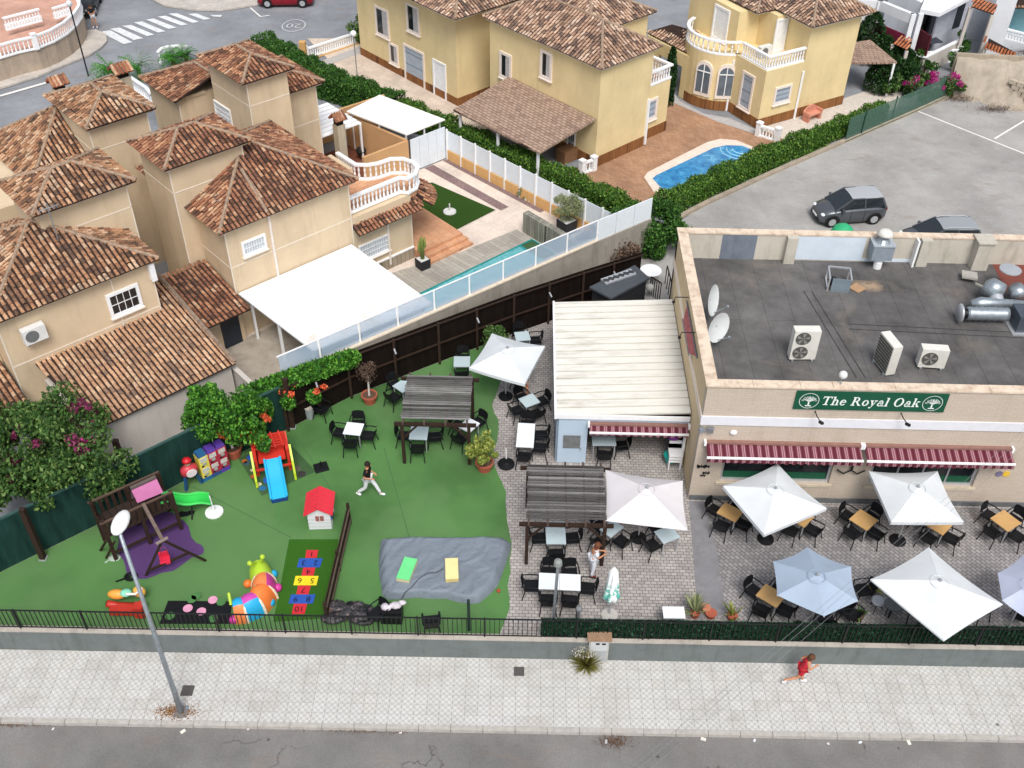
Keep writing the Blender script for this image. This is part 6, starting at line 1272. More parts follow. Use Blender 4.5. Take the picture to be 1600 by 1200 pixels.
# things in the lean-to opening
p = at(1052, 728); sc2 = thing('white_chairs', 'stack of white plastic chairs in the lean-to corner', 'chair stack', p)
for k in range(3): obj('chair', MB().obox((0,0,.45+k*.14), (.5,.5,.05), 0).obox((0,.24,.65+k*.14), (.48,.05,.4), 0).box(-.24,-.2,-.24,.24,0 if k == 0 else .4+k*.14,.45+k*.14).box(.2,.24,-.24,.24,0 if k == 0 else .4+k*.14,.45+k*.14), WHITE, sc2, local=True)
p = at(1048, 712, 1.2); one('flower_planter', MB().lathe([(.2,.0),(.28,.3)], (p[0], p[1], .95), 12), plain('#1f8f86', .5), 'teal planter with dried flowers hanging in the lean-to', 'planter')
one('purple_planter', MB().lathe([(.22,.0),(.3,.3)], (p[0]+.05, p[1]+.3, 1.9), 12), plain('#7a2a8f', .5), 'purple planter above the teal one in the lean-to', 'planter')
# round bin, meter box
p = at(485, 652); t = thing('round_bin', 'round grey bin with pale lid by the dark fence', 'bin', p); obj('body', MB().lathe([(.17,0),(.2,.55)], (0,0,0), 14), plain('#8f9698', .6), t, local=True); obj('lid', MB().lathe([(.2,.55),(.2,.58),(.13,.56)], (0,0,0), 14), plain('#c5beb3', .7), t, local=True)
mx = (xk0+xk1)/2; my = wy(mx); t = thing('meter_box', 'stone and grey meter cabinet set into the long grey wall', 'meter box', (mx, my, 0)); hw = (xk1-xk0)/2
obj('cabinet', MB().box(-hw+.01, hw-.01, -.1, .3, 0, 1.25), plain('#b5b3ae', .8, .9, .12, 3), t, local=True); obj('cap', MB().box(-hw-.06, hw+.06, -.18, .34, 1.25, 1.33), plain('#9c7f66', .85, .9, .2, 5), t, local=True)
obj('door', MB().box(-hw+.06, hw-.06, -.125, -.1, .68, 1.2), plain('#c4c7c8', .5, .9, .05), t, local=True); obj('door', MB().box(-hw+.06, hw-.06, -.12, -.1, .1, .64), plain('#a9adae', .5, .9, .08), t, local=True)
for x in (-.05, .15): obj('vent', MB().box(x-.06, x+.06, -.135, -.125, 1.02, 1.1), BLACK, t, local=True)
# street lamps
b_ = at(283, 1112, 0); h_ = 8.4
t = thing('street_lamp', 'tall tapering grey street lamp with white oval head at the left of the pavement', 'street lamp', b_)
tp = at(190, 840, 0)
top = Vector(at(187, 832, 8.3)); b3 = Vector(b_); obj('pole', MB().tube([b3, (b3.x+(top.x-b3.x)*.2, b3.y+(top.y-b3.y)*.2, 1.6), tuple(top)], [.1,.08,.05], 10), GALV, t, True)
obj('head', MB().sph((top.x-.06, top.y+.3, 8.35), .25, 14, 8, .9, 1.8, .5), plain('#eceded', .35, .95, .03), t, True); obj('base_plate', MB().obox((b_[0], b_[1], .012), (.42,.42,.02), 0), GALV, t)
b_ = at(868, 1000, 0); t = thing('terrace_lamp', 'grey lamp column rising behind the railings at the long white table', 'lamp', at(864, 975)); bb = Vector(at(864, 975)); tt_ = Vector(at(871, 868, 4.6)); tt_.x = bb.x+.05; tt_.y = bb.y+.1; 
obj('pole', MB().tube([bb, (tt_.x, tt_.y, 3.6)], [.05,.05], 8), GALV, t); obj('head', MB().lathe([(.1,0),(.14,.1),(.12,.25),(.03,.3)], (tt_.x, tt_.y, 3.6), 12), plain('#8a8f8c', .5), t)
b_ = at(902, 985); t = thing('valve_post', 'short grey post with valve wheel behind the railings', 'post', b_); obj('post', MB().cyl((0,0,0), .05, 1.1, 8), GALV, t, local=True); obj('wheel', MB().sph((0,0,1.15), .12, 8, 6), plain('#77797b', .5), t, local=True)
# back street posts
for px, py, h_, lb in ((138,118,4.6,'dark thin street lamp pole by the zebra crossing corner'), (556,118,.01,'')):
    if lb: b_ = at(px, py); t = thing('lamp_post', lb, 'street lamp', b_); obj('pole', MB().cyl((0,0,0), .05, h_, 6), DKMET, t, local=True); obj('head', MB().sph((0,0,h_), .2, 8, 6), plain('#cfd2d4'), t, local=True)
# ================================================================== PLAY LAWN
def P2(hexc, k=.92, rough=.4): return plain(hexc, rough, k, .05, 2, spec=.4)
RED, ORANGE_, YEL, BLU, CYA, GRN, LIM, PUR, PNK = P2('#d8343c'), P2('#f07a34'), P2('#f2d52c'), P2('#2a5fb8'), P2('#25a9d8'), P2('#3fd05a'), P2('#b4d53a'), P2('#5a3f9c'), P2('#cf3f98')
def dk(h, b=(0,0,0)): return Vector(at(*h))
# hopscotch
hs = thing('hopscotch', 'red, blue and yellow hopscotch squares with numbers on the dark green mat', 'hopscotch', at(478, 915))
cells_ = [('#cf2f3a',[(479,860),(497.5,860),(495,872.3),(477,872.3)],'1'),('#2b57b0',[(468,873),(504.5,873),(500,887),(464,887)],'2 3'),('#cf2f3a',[(474,887.5),(493,887.5),(490,900),(471,900)],'4'),('#f0d927',[(462,900.5),(498,900.5),(494.5,915),(458.5,915)],'5 6'),('#cf2f3a',[(466,915.5),(486,915.5),(482,929),(463,929)],'7'),('#2b57b0',[(455,929.5),(493,929.5),(489,943.5),(451,943.5)],'8 9'),('#cf2f3a',[(459,944),(480,944),(476,960),(456,960)],'10')]
for hx, q, tx in cells_:
    c = obj('square', MB().prism([at(*p) for p in q], ZT+.013, ZT+.025), plain(hx, .7, .9, .06, 6), hs); ce = sum((Vector(at(*p)) for p in q), Vector())/4; a_, b_ = Vector(at(*q[0])), Vector(at(*q[3])); rz = math.atan2((Vector(at(*q[1]))-a_).y, (Vector(at(*q[1]))-a_).x)
    text_mesh(tx.replace(' ', '   '), .32, BLACK, 'number', c, Matrix.Translation((ce.x, ce.y, ZT+.028)) @ Matrix.Rotation(rz+PI, 4, 'Z'), .001)
# low dark rail fence dividing the lawn
rf = thing('low_rail_fence', 'low dark wooden rail fence running across the lawn beside the hopscotch', 'fence', at(515, 950)); a_, b_ = dk((514,962)), dk((549,805))
a_, b_ = Vector(at(512,972)), Vector(at(547,818))
for i in range(40):
    q = a_.lerp(b_, (i+.5)/40); h_ = 1.0 if i < 20 else .96; obj('board', MB().obox((q.x, q.y, ZT+h_/2), (.135,.03,h_+random.uniform(-.02,.02)), math.atan2((b_-a_).y, (b_-a_).x)), WOODB, rf)
for z in (.25, .8): obj('rail', MB().beam(a_+Vector((.05,0,z)), b_+Vector((.05,0,z)), .05, .07), plain('#6b5a4e', .85, .7), rf)
for i in (0, 3, 6): q = a_.lerp(b_, i/6); obj('post', MB().box(q.x-.05,q.x+.05,q.y-.05,q.y+.05,ZT,ZT+1.05), WOODB, rf)
# covered sandpit
def cover():
    m = Mt('grey_tarpaulin', .6, spec=.35); c = lin('#7f8994', .85); m.col(m.ramp(m.noise(.9, detail=5), [(.3, sc(c, .9)), (.7, sc(c, 1.1))])); w = m.n('ShaderNodeTexWave', {'Vector': m.pos((1,1,1),(0,0,R(38))), 'Scale': .8, 'Distortion': 9, 'Detail': 4, 'Detail Scale': 1.6}).outputs['Fac']; m.bump(m.math('ADD', w, m.noise(3, m.pos((1,2.2,1),(0,0,R(40))), 4, .6, 1.5)), .4, .06); return m.m
ol = [(595,845),(640,842),(700,843),(760,842),(790,844),(798,850),(797,862),(791,880),(785,897),(778,915),(768,927),(756,937),(748,943),(735,944),(715,941),(698,936),(670,936),(650,934),(625,937),(605,937),(597,930),(595,912),(593,905),(592,880),(593,860)]
OP = [Vector(at(*p)) for p in ol]; ce = sum(OP, Vector())/len(OP); n_ = len(OP)
def tarp(u, v):
    t = u*n_; i = int(t) % n_; q = OP[i].lerp(OP[(i+1) % n_], t-int(t)); p = ce.lerp(q, v); h = .3*(1-max(0, (v-.86)/.14)**2)
    x, y = p.x, p.y; h += .34*(.03*math.sin(x*2.1+y*2.7)+.03*abs(math.sin((x*.8-y)*3.1+.6*math.sin(x*1.7)))+.02*math.sin((x-y*1.2)*7)+.08*abs(math.sin((x+y*1.1)*2.4))*(x > ce.x+1))*min(1, (1-v)*8+.15); return (x, y, ZT+.01+h)
cv = thing('sandpit_cover', 'large wrinkled grey tarpaulin cover spread on the turf', 'tarpaulin', (ce.x, ce.y, ZT)); obj('sheet', MB().grid(tarp, 120, 26), cover(), cv, True)
rp = MB().tube([(Vector(at(*p))+Vector((0,0,.33))) for p in ((693,898),(682,904),(668,905),(655,914),(643,928),(634,935))]+[Vector(at(625,942))+Vector((0,0,.03)), Vector(at(612,956))+Vector((0,0,.1))], .018, 5); obj('rope', rp, plain('#4a4f55', .8), cv)
def blk(px, py, w, d, h, rz, top, side, lb):
    c = at(px, py, ZT+.38); t = thing('play_block', lb, 'block', (c[0], c[1], ZT+.3), rz); obj('body', MB().obox((0,0,h/2-.01), (w,d,h-.02), 0), side, t, local=True); obj('top', MB().obox((0,0,h), (w,d,.03), 0), top, t, local=True)
blk(636, 891, .46, .95, .17, R(-12), plain('#6fd98a', .5, .95, .05), plain('#cfc39a', .7), 'green topped foam block lying on the grey cover'); blk(706, 891, .44, .9, .17, R(5), plain('#ead99a', .5, .97, .05), plain('#c9b67a', .7), 'pale yellow foam block lying on the grey cover')
# playhouse
b_ = at(503, 812); ph = thing('playhouse', 'small white plastic playhouse with red gabled roof and blue shutters', 'playhouse', b_, R(4))
PW = plain('#d8dadc', .5, .95, .05, 3); ph.scale = (.84,.84,.9); W_, D_, H_ = .95, 1.1, 1.0
obj('wall', MB().box(-W_/2, W_/2, -D_/2, D_/2, 0, H_).add([(-W_/2,-D_/2,H_),(W_/2,-D_/2,H_),(0,-D_/2,H_+.28),(-W_/2,D_/2,H_),(W_/2,D_/2,H_),(0,D_/2,H_+.28)], [(0,1,2),(5,4,3),(0,2,5,3),(1,4,5,2)]), PW, ph, local=True)
RR = plain('#d83a48', .45, .95, .06, 3)
for s_ in (-1, 1):
    o = obj('roof', MB().slab([(s_*.62,-D_/2-.12,H_-.06),(s_*.62,D_/2+.12,H_-.06),(0,D_/2+.12,H_+.32),(0,-D_/2-.12,H_+.32)], .05), RR, ph, local=True); m = MB()
    for k in range(7): y = -D_/2-.05+k*.2; m.beam((s_*.6,y,H_-.03),(0,y,H_+.34),.03)
    obj('roof_rib', m, RR, o, local=True)
wd = obj('window', MB().box(-.15,.2,-D_/2-.02,-D_/2,.5,.78), plain('#9a5f5c', .5), ph, local=True); obj('mullion', MB().box(.01,.04,-D_/2-.03,-D_/2-.02,.5,.78), PW, wd, local=True)
obj('door', MB().box(W_/2,W_/2+.02,-.05,.3,.05,.75), plain('#5a5560', .5), ph, local=True)
for y in (-.3, .38): obj('shutter', MB().box(W_/2+.0,W_/2+.04,y-.08,y+.1,.35,.85), BLU, ph, local=True)
for k in range(4): obj('trim', MB().box(-W_/2-.015,W_/2+.015,-D_/2-.015,D_/2+.015,.2*k+.02,.2*k+.035), plain('#c3c6c9', .5), ph, local=True)
# climbing slide toy
b_ = at(430, 742); sl = thing('toy_slide', 'red climbing frame with lime green sides and bright blue slide', 'slide', b_, R(18))
LG = P2('#b9cf2e'); RG = P2('#cf3a2c')
obj('platform', MB().box(-.5,.5,.1,.9,.62,.7), RG, sl, local=True); obj('back_panel', MB().box(-.6,.6,.9,.98,.0,1.25), RG, sl, local=True)
for s_ in (-1, 1): obj('side_frame', MB().box(s_*.6-.05, s_*.6+.05, .1,.98, .0,1.1), RG, sl, local=True); 
m = MB()
for k in range(6): m.beam((-.6,.35+k*.12,1.15+.1*math.sin(k)),(.6,.35+k*.12,1.2),.04)
for x in (-.4,-.1,.2,.5): m.beam((x,.3,1.12),(x-.1,1.0,1.3),.05)
m.beam((-.65,.1,.75),(-.65,1.0,1.2),.06).beam((.65,.1,.75),(.65,1.0,1.2),.06); obj('climbing_net', m, RG, sl, local=True)
for s_ in (-1, 1):
    prof = [(.05,.95),(.3,1.15),(.18,.6),(-.25,.1),(-.5,.0),(-.45,.3),(-.2,.75)]; obj('side_wing', MB().add([(s_*.72-.04,y,z) for y, z in prof]+[(s_*.72+.04,y,z) for y, z in prof], [tuple(range(6,-1,-1)), tuple(range(7,14))]+[(i,(i+1)%7,(i+1)%7+7,i+7) for i in range(7)]), LG, sl, local=True); obj('cross_bar', MB().beam((s_*.3,-.05,.45),(s_*.7,-.05,.45),.07), RG, sl, local=True)
CB = P2('#1fb0e0')
def slsurf(w0_, w1_, z_): return lambda u, v: (-w0_+(w0_+w1_)*u, .1-1.5*v, .72-.62*v**.85+z_)
obj('slide', MB().grid(lambda u, v: (-.27+.54*u, .12-1.5*v, .74-.64*v+.02*math.cos(v*6)), 4, 10), CB, sl, True, True)
for s_ in (-1, 1): obj('slide_rim', MB().tube([(s_*.29,.12-1.5*v/8,.8-.64*v/8) for v in range(9)], .045, 6), CB, sl, local=True)
obj('foot', MB().box(-.3,.3,-1.46,-1.36,0,.12), P2('#1c3f7a'), sl, local=True)
for px, py, c_, s_ in ((393,715,'#2a55b8',.16),(419,751,'#2a5fc0',.19),(411,763,'#2c6f9c',.14),(427,761,'#37454a',.17),(471,741,'#3a3634',.17),(464,732,'#5f5a50',.16),(386,724,'#3f5a6a',.12),(397,744,'#b2562c',.13),(405,733,'#7a7a6c',.12),(425,735,'#6d6c60',.12),(431,743,'#7d776c',.11),(382,721,'#a8602e',.12),(394,735,'#c8c4a0',.08),(405,757,'#d0cba8',.1)):
    c = at(px, py, ZT); m = MB(); ring = [(c[0]+s_*math.cos(k*PI/5)*(1+.2*math.sin(px+k)), c[1]+s_*math.sin(k*PI/5)) for k in range(10)]; struct('turf_spot', m.sheet(ring, ZT+.013), plain(c_, .9, .9, .1))
# vending toys
def vend(px, py, bodyc, topc, basec, lb, h=1.35):
    q_ = G.l(px, py, ZT); b_ = G.w(q_[0], min(q_[1], -6.3), ZT); t = thing('capsule_machine', lb, 'vending machine', b_, R(42), 'capsule machines by the green fence'); w = .37
    obj('base', MB().box(-w/2,w/2,-.2,.2,0,.2), basec, t, local=True)
    for k in range(2):
        z = .2+k*.52; q = obj('cabinet', MB().box(-w/2,w/2,-.2,.2,z,z+.5), bodyc, t, local=True); obj('capsule_window', MB().box(-w/2+.05,w/2-.05,-.215,-.2,z+.26,z+.46), plain('#c9c6c0', .25, .9, .5, 30), q, local=True); obj('knob', MB().box(-.07,.07,-.24,-.2,z+.12,z+.22), ALU, q, local=True); obj('chute', MB().box(-.12,-.02,-.215,-.2,z+.03,z+.1), BLACK, q, local=True)
    obj('top', MB().obox((0,0,h-.08), (w,.4,.18), 0, .8), topc, t, local=True)
vend(311, 734, P2('#e6d25a'), P2('#2c5f8c'), P2('#2c6a9c'), 'yellow capsule machine with blue top, left of the pair of red ones'); vend(325, 727, P2('#b02c46'), P2('#5a3f9c'), P2('#33508c'), 'red capsule machine with purple top and blue foot, in the middle of the row'); vend(338, 719, P2('#b02c46'), P2('#5a3f9c'), P2('#5a3fa8'), 'red capsule machine with purple top and purple foot, right end of the row')
q_ = G.l(291, 746, ZT); b_ = G.w(q_[0], min(q_[1], -6.35), ZT); t = thing('figure_stand', 'red capped cartoonish stand with clock face on splayed blue legs by the green fence', 'toy stand', b_, R(40))
for s_ in (-1, 1): obj('leg', MB().beam((s_*.32,-.1,0),(s_*.2,.0,.62),.1), P2('#234f7c'), t, local=True)
obj('body', MB().lathe([(.2,.6),(.34,.72),(.32,.95),(.12,1.08)], (0,0,0), 12, 1, .7), P2('#c8404c'), t, True, True); obj('dial', MB().add([(.2*math.cos(k*PI/6),-.25,.82+.17*math.sin(k*PI/6)) for k in range(12)]+[(.2*math.cos(k*PI/6),-.2,.82+.17*math.sin(k*PI/6)) for k in range(12)], [tuple(range(12))]+[(i,(i+1)%12,(i+1)%12+12,i+12) for i in range(12)]), P2('#e6d9dc'), t, local=True)
obj('head', MB().sph((0,0,1.2), .14, 10, 8), P2('#d8c0a0'), t, True, True); obj('cap', MB().lathe([(.19,1.27),(.15,1.36),(.05,1.42)], (0,0,0), 12), P2('#c8202c'), t, True, True)
one('blue_board', MB().beam((*at(349,698,1.2)[:2],1.25), (*at(383,686,1.2)[:2],1.35), .05, .55), P2('#2a8fc8'), 'bright blue board leaning behind the potted tree', 'board')
# wooden play tower
b_ = at(232, 835); TW_ = R(38); tw_ = thing('play_tower', 'dark wooden play tower with pink gabled roof, railed deck and swing beam', 'play tower', b_, TW_)
f_ = Fr(b_[0], b_[1], 38)
lx = lambda px, py, z: f_.l(px, py, z)
DZ = ZT+1.25
for x in (-1.35, -.1, 1.05):
    for y in (-.45, .65):
        zt_ = 1.95
        obj('post', MB().box(x-.06, x+.06, y-.06, y+.06, 0, zt_ if x > -.5 else 2.0), WOODB, tw_, local=True)
for k in range(10): obj('deck_board', MB().box(-1.4+.25*k, -1.17+.25*k, -.5, .7, 1.22, 1.26), plain('#3f3029', .85, .6, .2), tw_, local=True)
for y in (-.5, .7):
    obj('rail', MB().box(-1.45, 1.1, y-.03, y+.03, 1.92, 1.98), plain('#6d584c', .8, .7), tw_, local=True)
    for k in range(11):
        x = -1.3+k*.23
        obj('railing_board', MB().box(x-.06, x+.06, y-.015, y+.015, 1.24, 1.92), WOODB, tw_, local=True)
for k in range(5): obj('railing_board', MB().box(-1.42, -1.39, -.4+k*.23, -.28+k*.23, 1.24, 1.92), WOODB, tw_, local=True)
obj('beam', MB().box(-1.4,1.1,-.48,-.42,.3,.4).box(-1.4,1.1,.62,.68,.9,1.0), WOODB, tw_, local=True)
PK = plain('#c878a8', .6, .95, .08, 2, name='pink_canvas'); pts = [f_.l(204,763.5,3.35), f_.l(243.5,745.5,3.35), f_.l(255,769.5,2.75), f_.l(215,786,2.75)]
r_ = MB().slab([(*pts[0],2.6),(*pts[1],2.6),(*pts[2],2.0),(*pts[3],2.0)], .04); obj('roof', r_, PK, tw_, local=True)
bk_ = [(pts[0][0]*2-pts[3][0], pts[0][1]*2-pts[3][1]), (pts[1][0]*2-pts[2][0], pts[1][1]*2-pts[2][1])]
obj('roof', MB().slab([(*pts[0],2.6),(*pts[1],2.6),(*bk_[1],2.0),(*bk_[0],2.0)], .04), plain('#6a5560', .7), tw_, local=True); obj('ridge_board', MB().beam((*pts[0],2.62),(*pts[1],2.62),.12,.06), plain('#5f5450', .8), tw_, local=True)
def V3(px, py, z): q = f_.l(px, py, z); return (q[0], q[1], z-ZT)
ba, bb = V3(224,788,2.95), V3(254,844,2.95); obj('swing_beam', MB().beam(ba, bb, .11), plain('#7d6c62', .8, .8, .25, 6), tw_, local=True)
for e in ((228,899),(321.5,876)): obj('leg', MB().beam(bb, V3(*e, ZT), .08), WOODB, tw_, local=True)
obj('leg_brace', MB().beam(V3(234,891,1.25), V3(294,864,1.25), .07), WOODB, tw_, local=True)
obj('beam_end', MB().beam(V3(244,850,2.95), V3(262,840,2.95), .07), plain('#8d8078', .8), tw_, local=True)
for e, s_ in (((157,860),(166,845)), ((166,872),(179,846))): obj('ladder_rail', MB().beam(V3(*e, ZT), V3(*s_, 1.9), .07), WOODB, tw_, local=True)
sw_ = thing('swing_seat', 'small red bucket swing hanging from the tower beam', 'swing', at(256, 872, 1.2)); s0 = Vector(at(257,873,1.35)); obj('seat', MB().obox((s0.x,s0.y,1.25),(.34,.3,.1),R(20)).obox((s0.x-.05,s0.y+.13,1.4),(.32,.05,.3),R(20)), P2('#e0304c'), sw_)
for o_ in ((251,856),(257,855)): obj('rope', MB().tube([at(*o_, 2.9), (s0.x+(o_[0]-254)*.05, s0.y+.12, 1.4)], .012, 4), P2('#c8405c'), sw_)
gs = thing('wavy_slide', 'bright green wavy slide coming down from the play tower', 'slide', at(290, 800)); z0_, z1_ = 1.9, .95
def gsl(u, v):
    a_ = Vector(at(254,775,0)).lerp(Vector(at(254,791,0)), u); z = z0_+(z1_-z0_)*v+.05*math.sin(v*PI*3); p0 = Vector(at(253,776,z0_)); p1 = Vector(at(253,791,z0_)); q0 = Vector(at(327,776,z1_)); q1 = Vector(at(330,792,z1_)); A = p0.lerp(q0, v); B = p1.lerp(q1, v); p = A.lerp(B, u); return (p.x, p.y, z+.14*abs(u-.5)**2*4)
obj('chute', MB().grid(gsl, 8, 22), P2('#35cf55'), gs, True)
for u in (0, 1): obj('chute_rim', MB().tube([tuple(Vector(gsl(u, v/14))+Vector((0,0,.02))) for v in range(15)], .05, 6), P2('#52dd6a'), gs)
obj('support', MB().tube([at(300,812), (*gsl(.5,.6)[:2], gsl(.5,.6)[2]-.05)], .03, 6), BLACK, gs)
struct('dark_mat', MB().sheet([at(px, py) for px, py in ((277,803),(283,799),(291,800),(300,797),(305,799),(303,803),(292,807),(280,809))], ZT+.014), BLACK)
one('toy_racket', MB().lathe([(.2,0),(.22,.02),(.2,.04)], at(179,872), 14, 1, .75).beam(Vector(at(172,875))+Vector((0,0,.02)), Vector(at(164,880))+Vector((0,0,.02)), .04), plain('#a8b8a8', .7), 'pale grey toy racket lying on the turf left of the purple mat', 'toy')
m = MB(); c = at(205,903); m.tube([(c[0]+.18*math.cos(k*PI/6), c[1]+.14*math.sin(k*PI/6), ZT+.07) for k in range(13)], .06, 6).beam((c[0],c[1],ZT+.08),(c[0]-.45,c[1]-.22,ZT+.06),.04); one('steering_toy', m, BLACK, 'black ring with pale handle lying on the turf behind the street lamp', 'toy')
# caterpillar tunnel
ct = thing('caterpillar_tunnel', 'colourful caterpillar play tunnel in lime, orange, blue and magenta', 'play tunnel', at(395, 935))
path = [(404,885),(411,906),(412,925),(401,941),(381,950),(366,953)]; PP = [Vector(at(*p, ZT+.3)) for p in path]; rads = [.36,.39,.42,.42,.4,.38]
ND = []
for i in range(len(PP)):
    d_ = (PP[min(i+1, len(PP)-1)]-PP[max(i-1, 0)]).normalized(); ND.append(Vector((-d_.y, d_.x, 0)))
COLS = [(LIM, None), (P2('#f08a50'), PNK), (P2('#f0803c'), P2('#f0803c')), (P2('#c84aa8'), P2('#2aa8d8')), (P2('#2aa9dc'), P2('#f08a50'))]
def arcseg(i, t0, t1, m_, nm):
    p, q = PP[i], PP[i+1]; m = MB()
    m.grid(lambda u, v: tuple((lambda c, r, a: Vector((c.x, c.y, ZT))+ND[i].lerp(ND[i+1], min(v,1)).normalized()*(-math.cos(a)*r)+Vector((0,0,math.sin(a)*r*1.8)))(p.lerp(q, v), (rads[i]+(rads[i+1]-rads[i])*v)*(1+.07*math.sin(PI*v)), t0+(t1-t0)*u)), 8, 4); return obj(nm, m, m_, ct, True)
for i in range(5):
    if i == 0: arcseg(0, 0, PI, LIM, 'segment')
    else: arcseg(i, 0, PI*.62, COLS[i][0], 'segment'); arcseg(i, PI*.62, PI, COLS[i][1], 'segment')
    c = PP[i+1]; s_ = ND[i+1]; r_ = rads[i+1]*1.03
    if i < 4: obj('joint_ring', MB().tube([tuple(Vector((c.x, c.y, ZT))+s_*(-math.cos(a*PI/10)*r_)+Vector((0,0,math.sin(a*PI/10)*r_*1.6))) for a in range(11)], .05, 6), P2('#f0dcc0'), ct)
for px, py, m_ in ((427,897,CYA),(434,918,PNK),(423,941,CYA),(387,912,ORANGE_),(397,958,ORANGE_),(365,968,PNK)):
    c = at(px, py, ZT+.14); obj('foot', MB().sph((c[0],c[1],ZT+.14), .15, 10, 8), m_, ct, True)
hd = Vector(at(403,884,ZT+.55)); 
for px, py in ((390,880),(410,870)): q = Vector(at(px, py, ZT+1.1)); obj('antenna', MB().tube([(hd.x+(q.x-hd.x)*.3, hd.y+.05, ZT+.6), tuple(q)], .05, 6).sph(tuple(q), .09, 8, 6), LIM, ct)
obj('tail', MB().tube([at(361,945,ZT+.6), at(357,926,ZT+.9)], .05, 6), LIM, ct)
# black board with pink dots, orange rocker, heap of bags
bm = thing('dotted_mat', 'black rubber mats with round holes and pink discs by the railings', 'mat', at(310, 958))
c4 = [(263,940),(362,941),(360,975),(250,975)]; obj('mat', MB().prism([at(*p) for p in c4], ZT+.006, ZT+.05), BLACK, bm)
for px, py, c_ in ((333,939,'#d898b4'),(294,952,'#d898b4'),(315,957,'#d898b4'),(266,964,'#4a7a44'),(334,968,'#4a7a44'),(300,938,'#4a7a44'),(307,933,'#4a7a44'),(346,942,'#4a7a44')):
    c = at(px, py); obj('disc', MB().lathe([(.16,0),(.16,.02)], (c[0], c[1], ZT+.045), 14), plain(c_, .7), bm)
rk = thing('rocking_toy', 'orange and red rocking toys with white handles by the railings', 'rocking toy', at(200, 955)); b_ = Vector(at(200,950))
OR2 = P2('#e8a044'); RD2 = P2('#b83224')
obj('rocker', MB().tube([b_+Vector((-.6,-.1,.35)), b_+Vector((-.3,0,.12)), b_+Vector((.3,0,.12)), b_+Vector((.6,-.1,.4))], .12, 8), RD2, rk, True); obj('body', MB().sph(b_+Vector((-.35,.25,.4)), .22, 10, 8, 1.5, .8, .8), OR2, rk, True); obj('body', MB().sph(b_+Vector((.4,.3,.5)), .2, 10, 8, 1.1, .8, 1.2), P2('#e8b050'), rk, True); obj('saddle', MB().sph(b_+Vector((0,.2,.55)), .17, 10, 6, 1.2, 1, .6), P2('#8ad8b8'), rk, True); obj('handle', MB().tube([b_+Vector((.1,0,.75)), b_+Vector((.35,.1,.62)), b_+Vector((.55,.3,.7))], .045, 6), P2('#ece4dc'), rk, True)
obj('base', MB().obox((b_.x+.1, b_.y-.25, ZT+.2), (1.1,.25,.25), 0), RD2, rk); obj('base', MB().obox((b_.x+.55, b_.y-.3, ZT+.3), (.3,.3,.5), 0), RD2, rk)
hb = MB(); rr = random.Random(3)
for k in range(40):
    c = Vector(at(rr.uniform(518,572), rr.uniform(950,975), ZT)); hb.sph((c.x, c.y, ZT+rr.uniform(.05,.3)), rr.uniform(.12,.2), 8, 6, rr.uniform(1,2.2), rr.uniform(.7,1.3), rr.uniform(.35,.7))
def bagmat():
    m = Mt('black_bags', .4, spec=.5); m.col(m.ramp(m.noise(5, detail=5, dist=1), [(.4, lin('#17171a')), (.6, lin('#4a474a')), (.68, lin('#8a6a62')), (.75, lin('#2a292c'))])).bump(m.noise(9, detail=4, dist=1), .8, .05); return m.m
one('bag_heap', hb, bagmat(), 'heap of crumpled dark bags and netting against the railings', 'heap of bags', smooth=True)
b_ = at(613, 968); t = thing('black_bin', 'black box with crumpled pale bags on top by the railings', 'bin', b_); obj('box', MB().box(-.35,.35,-.2,.25,0,.6), BLACK, t, local=True); obj('bags', MB().sph((-.15,0,.68),.2,8,6,1,.8,.6).sph((.15,.05,.7),.18,8,6,1.2,.8,.6).sph((.35,.15,.72),.13,8,6,1.2,.8,.5), plain('#c9c3c9', .5, .9, .3, 6), t, True, True)
one('thin_post', MB().cyl(at(733, 985), .05, 1.6, 8), plain('#24352e', .7), 'thin dark green post standing just behind the railings below the grey cover', 'post')
one('red_ball', MB().sph((*at(779,925)[:2], ZT+.07), .07, 8, 6), plain('#b04a34', .6), 'tiny red brown ball near the wavy edge of the turf', 'ball')
# potted plants pots are in the vegetation part
# green recycling container behind the pub
b_ = at(1308, 372); t = thing('recycling_dome', 'green domed recycling container peeping over the back parapet of the pub', 'recycling container', b_); obj('body', MB().lathe([(.85,0),(.9,.3),(.85,.9),(.62,1.35),(.3,1.55),(.05,1.6)], (0,0,0), 14), plain('#35b078', .5, .9, .06), t, local=True); t.scale = (.72,.72,.78); t.location = at(1311, 384); obj('hole', MB().sph((.4,-.62,1.1), .16, 10, 6), BLACK, t, True, True); obj('label', MB().sph((.75,-.2,1.0), .14, 8, 6, .5, 1, 1), plain('#d8cfb0'), t, local=True)
# ================================================================== VEGETATION
def leaves(pts, size, flat=.5, asp=.55, rg=rng):
    """pts: Nx3 array of leaf centres -> MB of quads in random poses"""
    n = len(pts); th = rg.uniform(0, 2*PI, n); up = np.stack([rg.normal(0, 1, n), rg.normal(0, 1, n), rg.normal(0, 1, n)+flat], 1); up /= np.linalg.norm(up, axis=1)[:, None]
    a = np.cross(up, np.stack([np.cos(th), np.sin(th), 0*th], 1)); a /= np.maximum(np.linalg.norm(a, axis=1)[:, None], 1e-6); b = np.cross(up, a)
    s = size*rg.uniform(.6, 1.3, n)[:, None]; V = np.stack([pts+a*s, pts+b*s*asp, pts-a*s, pts-b*s*asp], 1).reshape(-1, 3)
    m = MB(); m.v = [tuple(v) for v in V]; m.f = [(4*i, 4*i+1, 4*i+2, 4*i+3) for i in range(n)]; m.m = [0]*n; return m
L_HEDGE = leafmat('hedge_leaf', [(0, lin('#1b3414')), (.35, lin('#2b501d')), (.7, lin('#42702a')), (1, lin('#64903c'))])
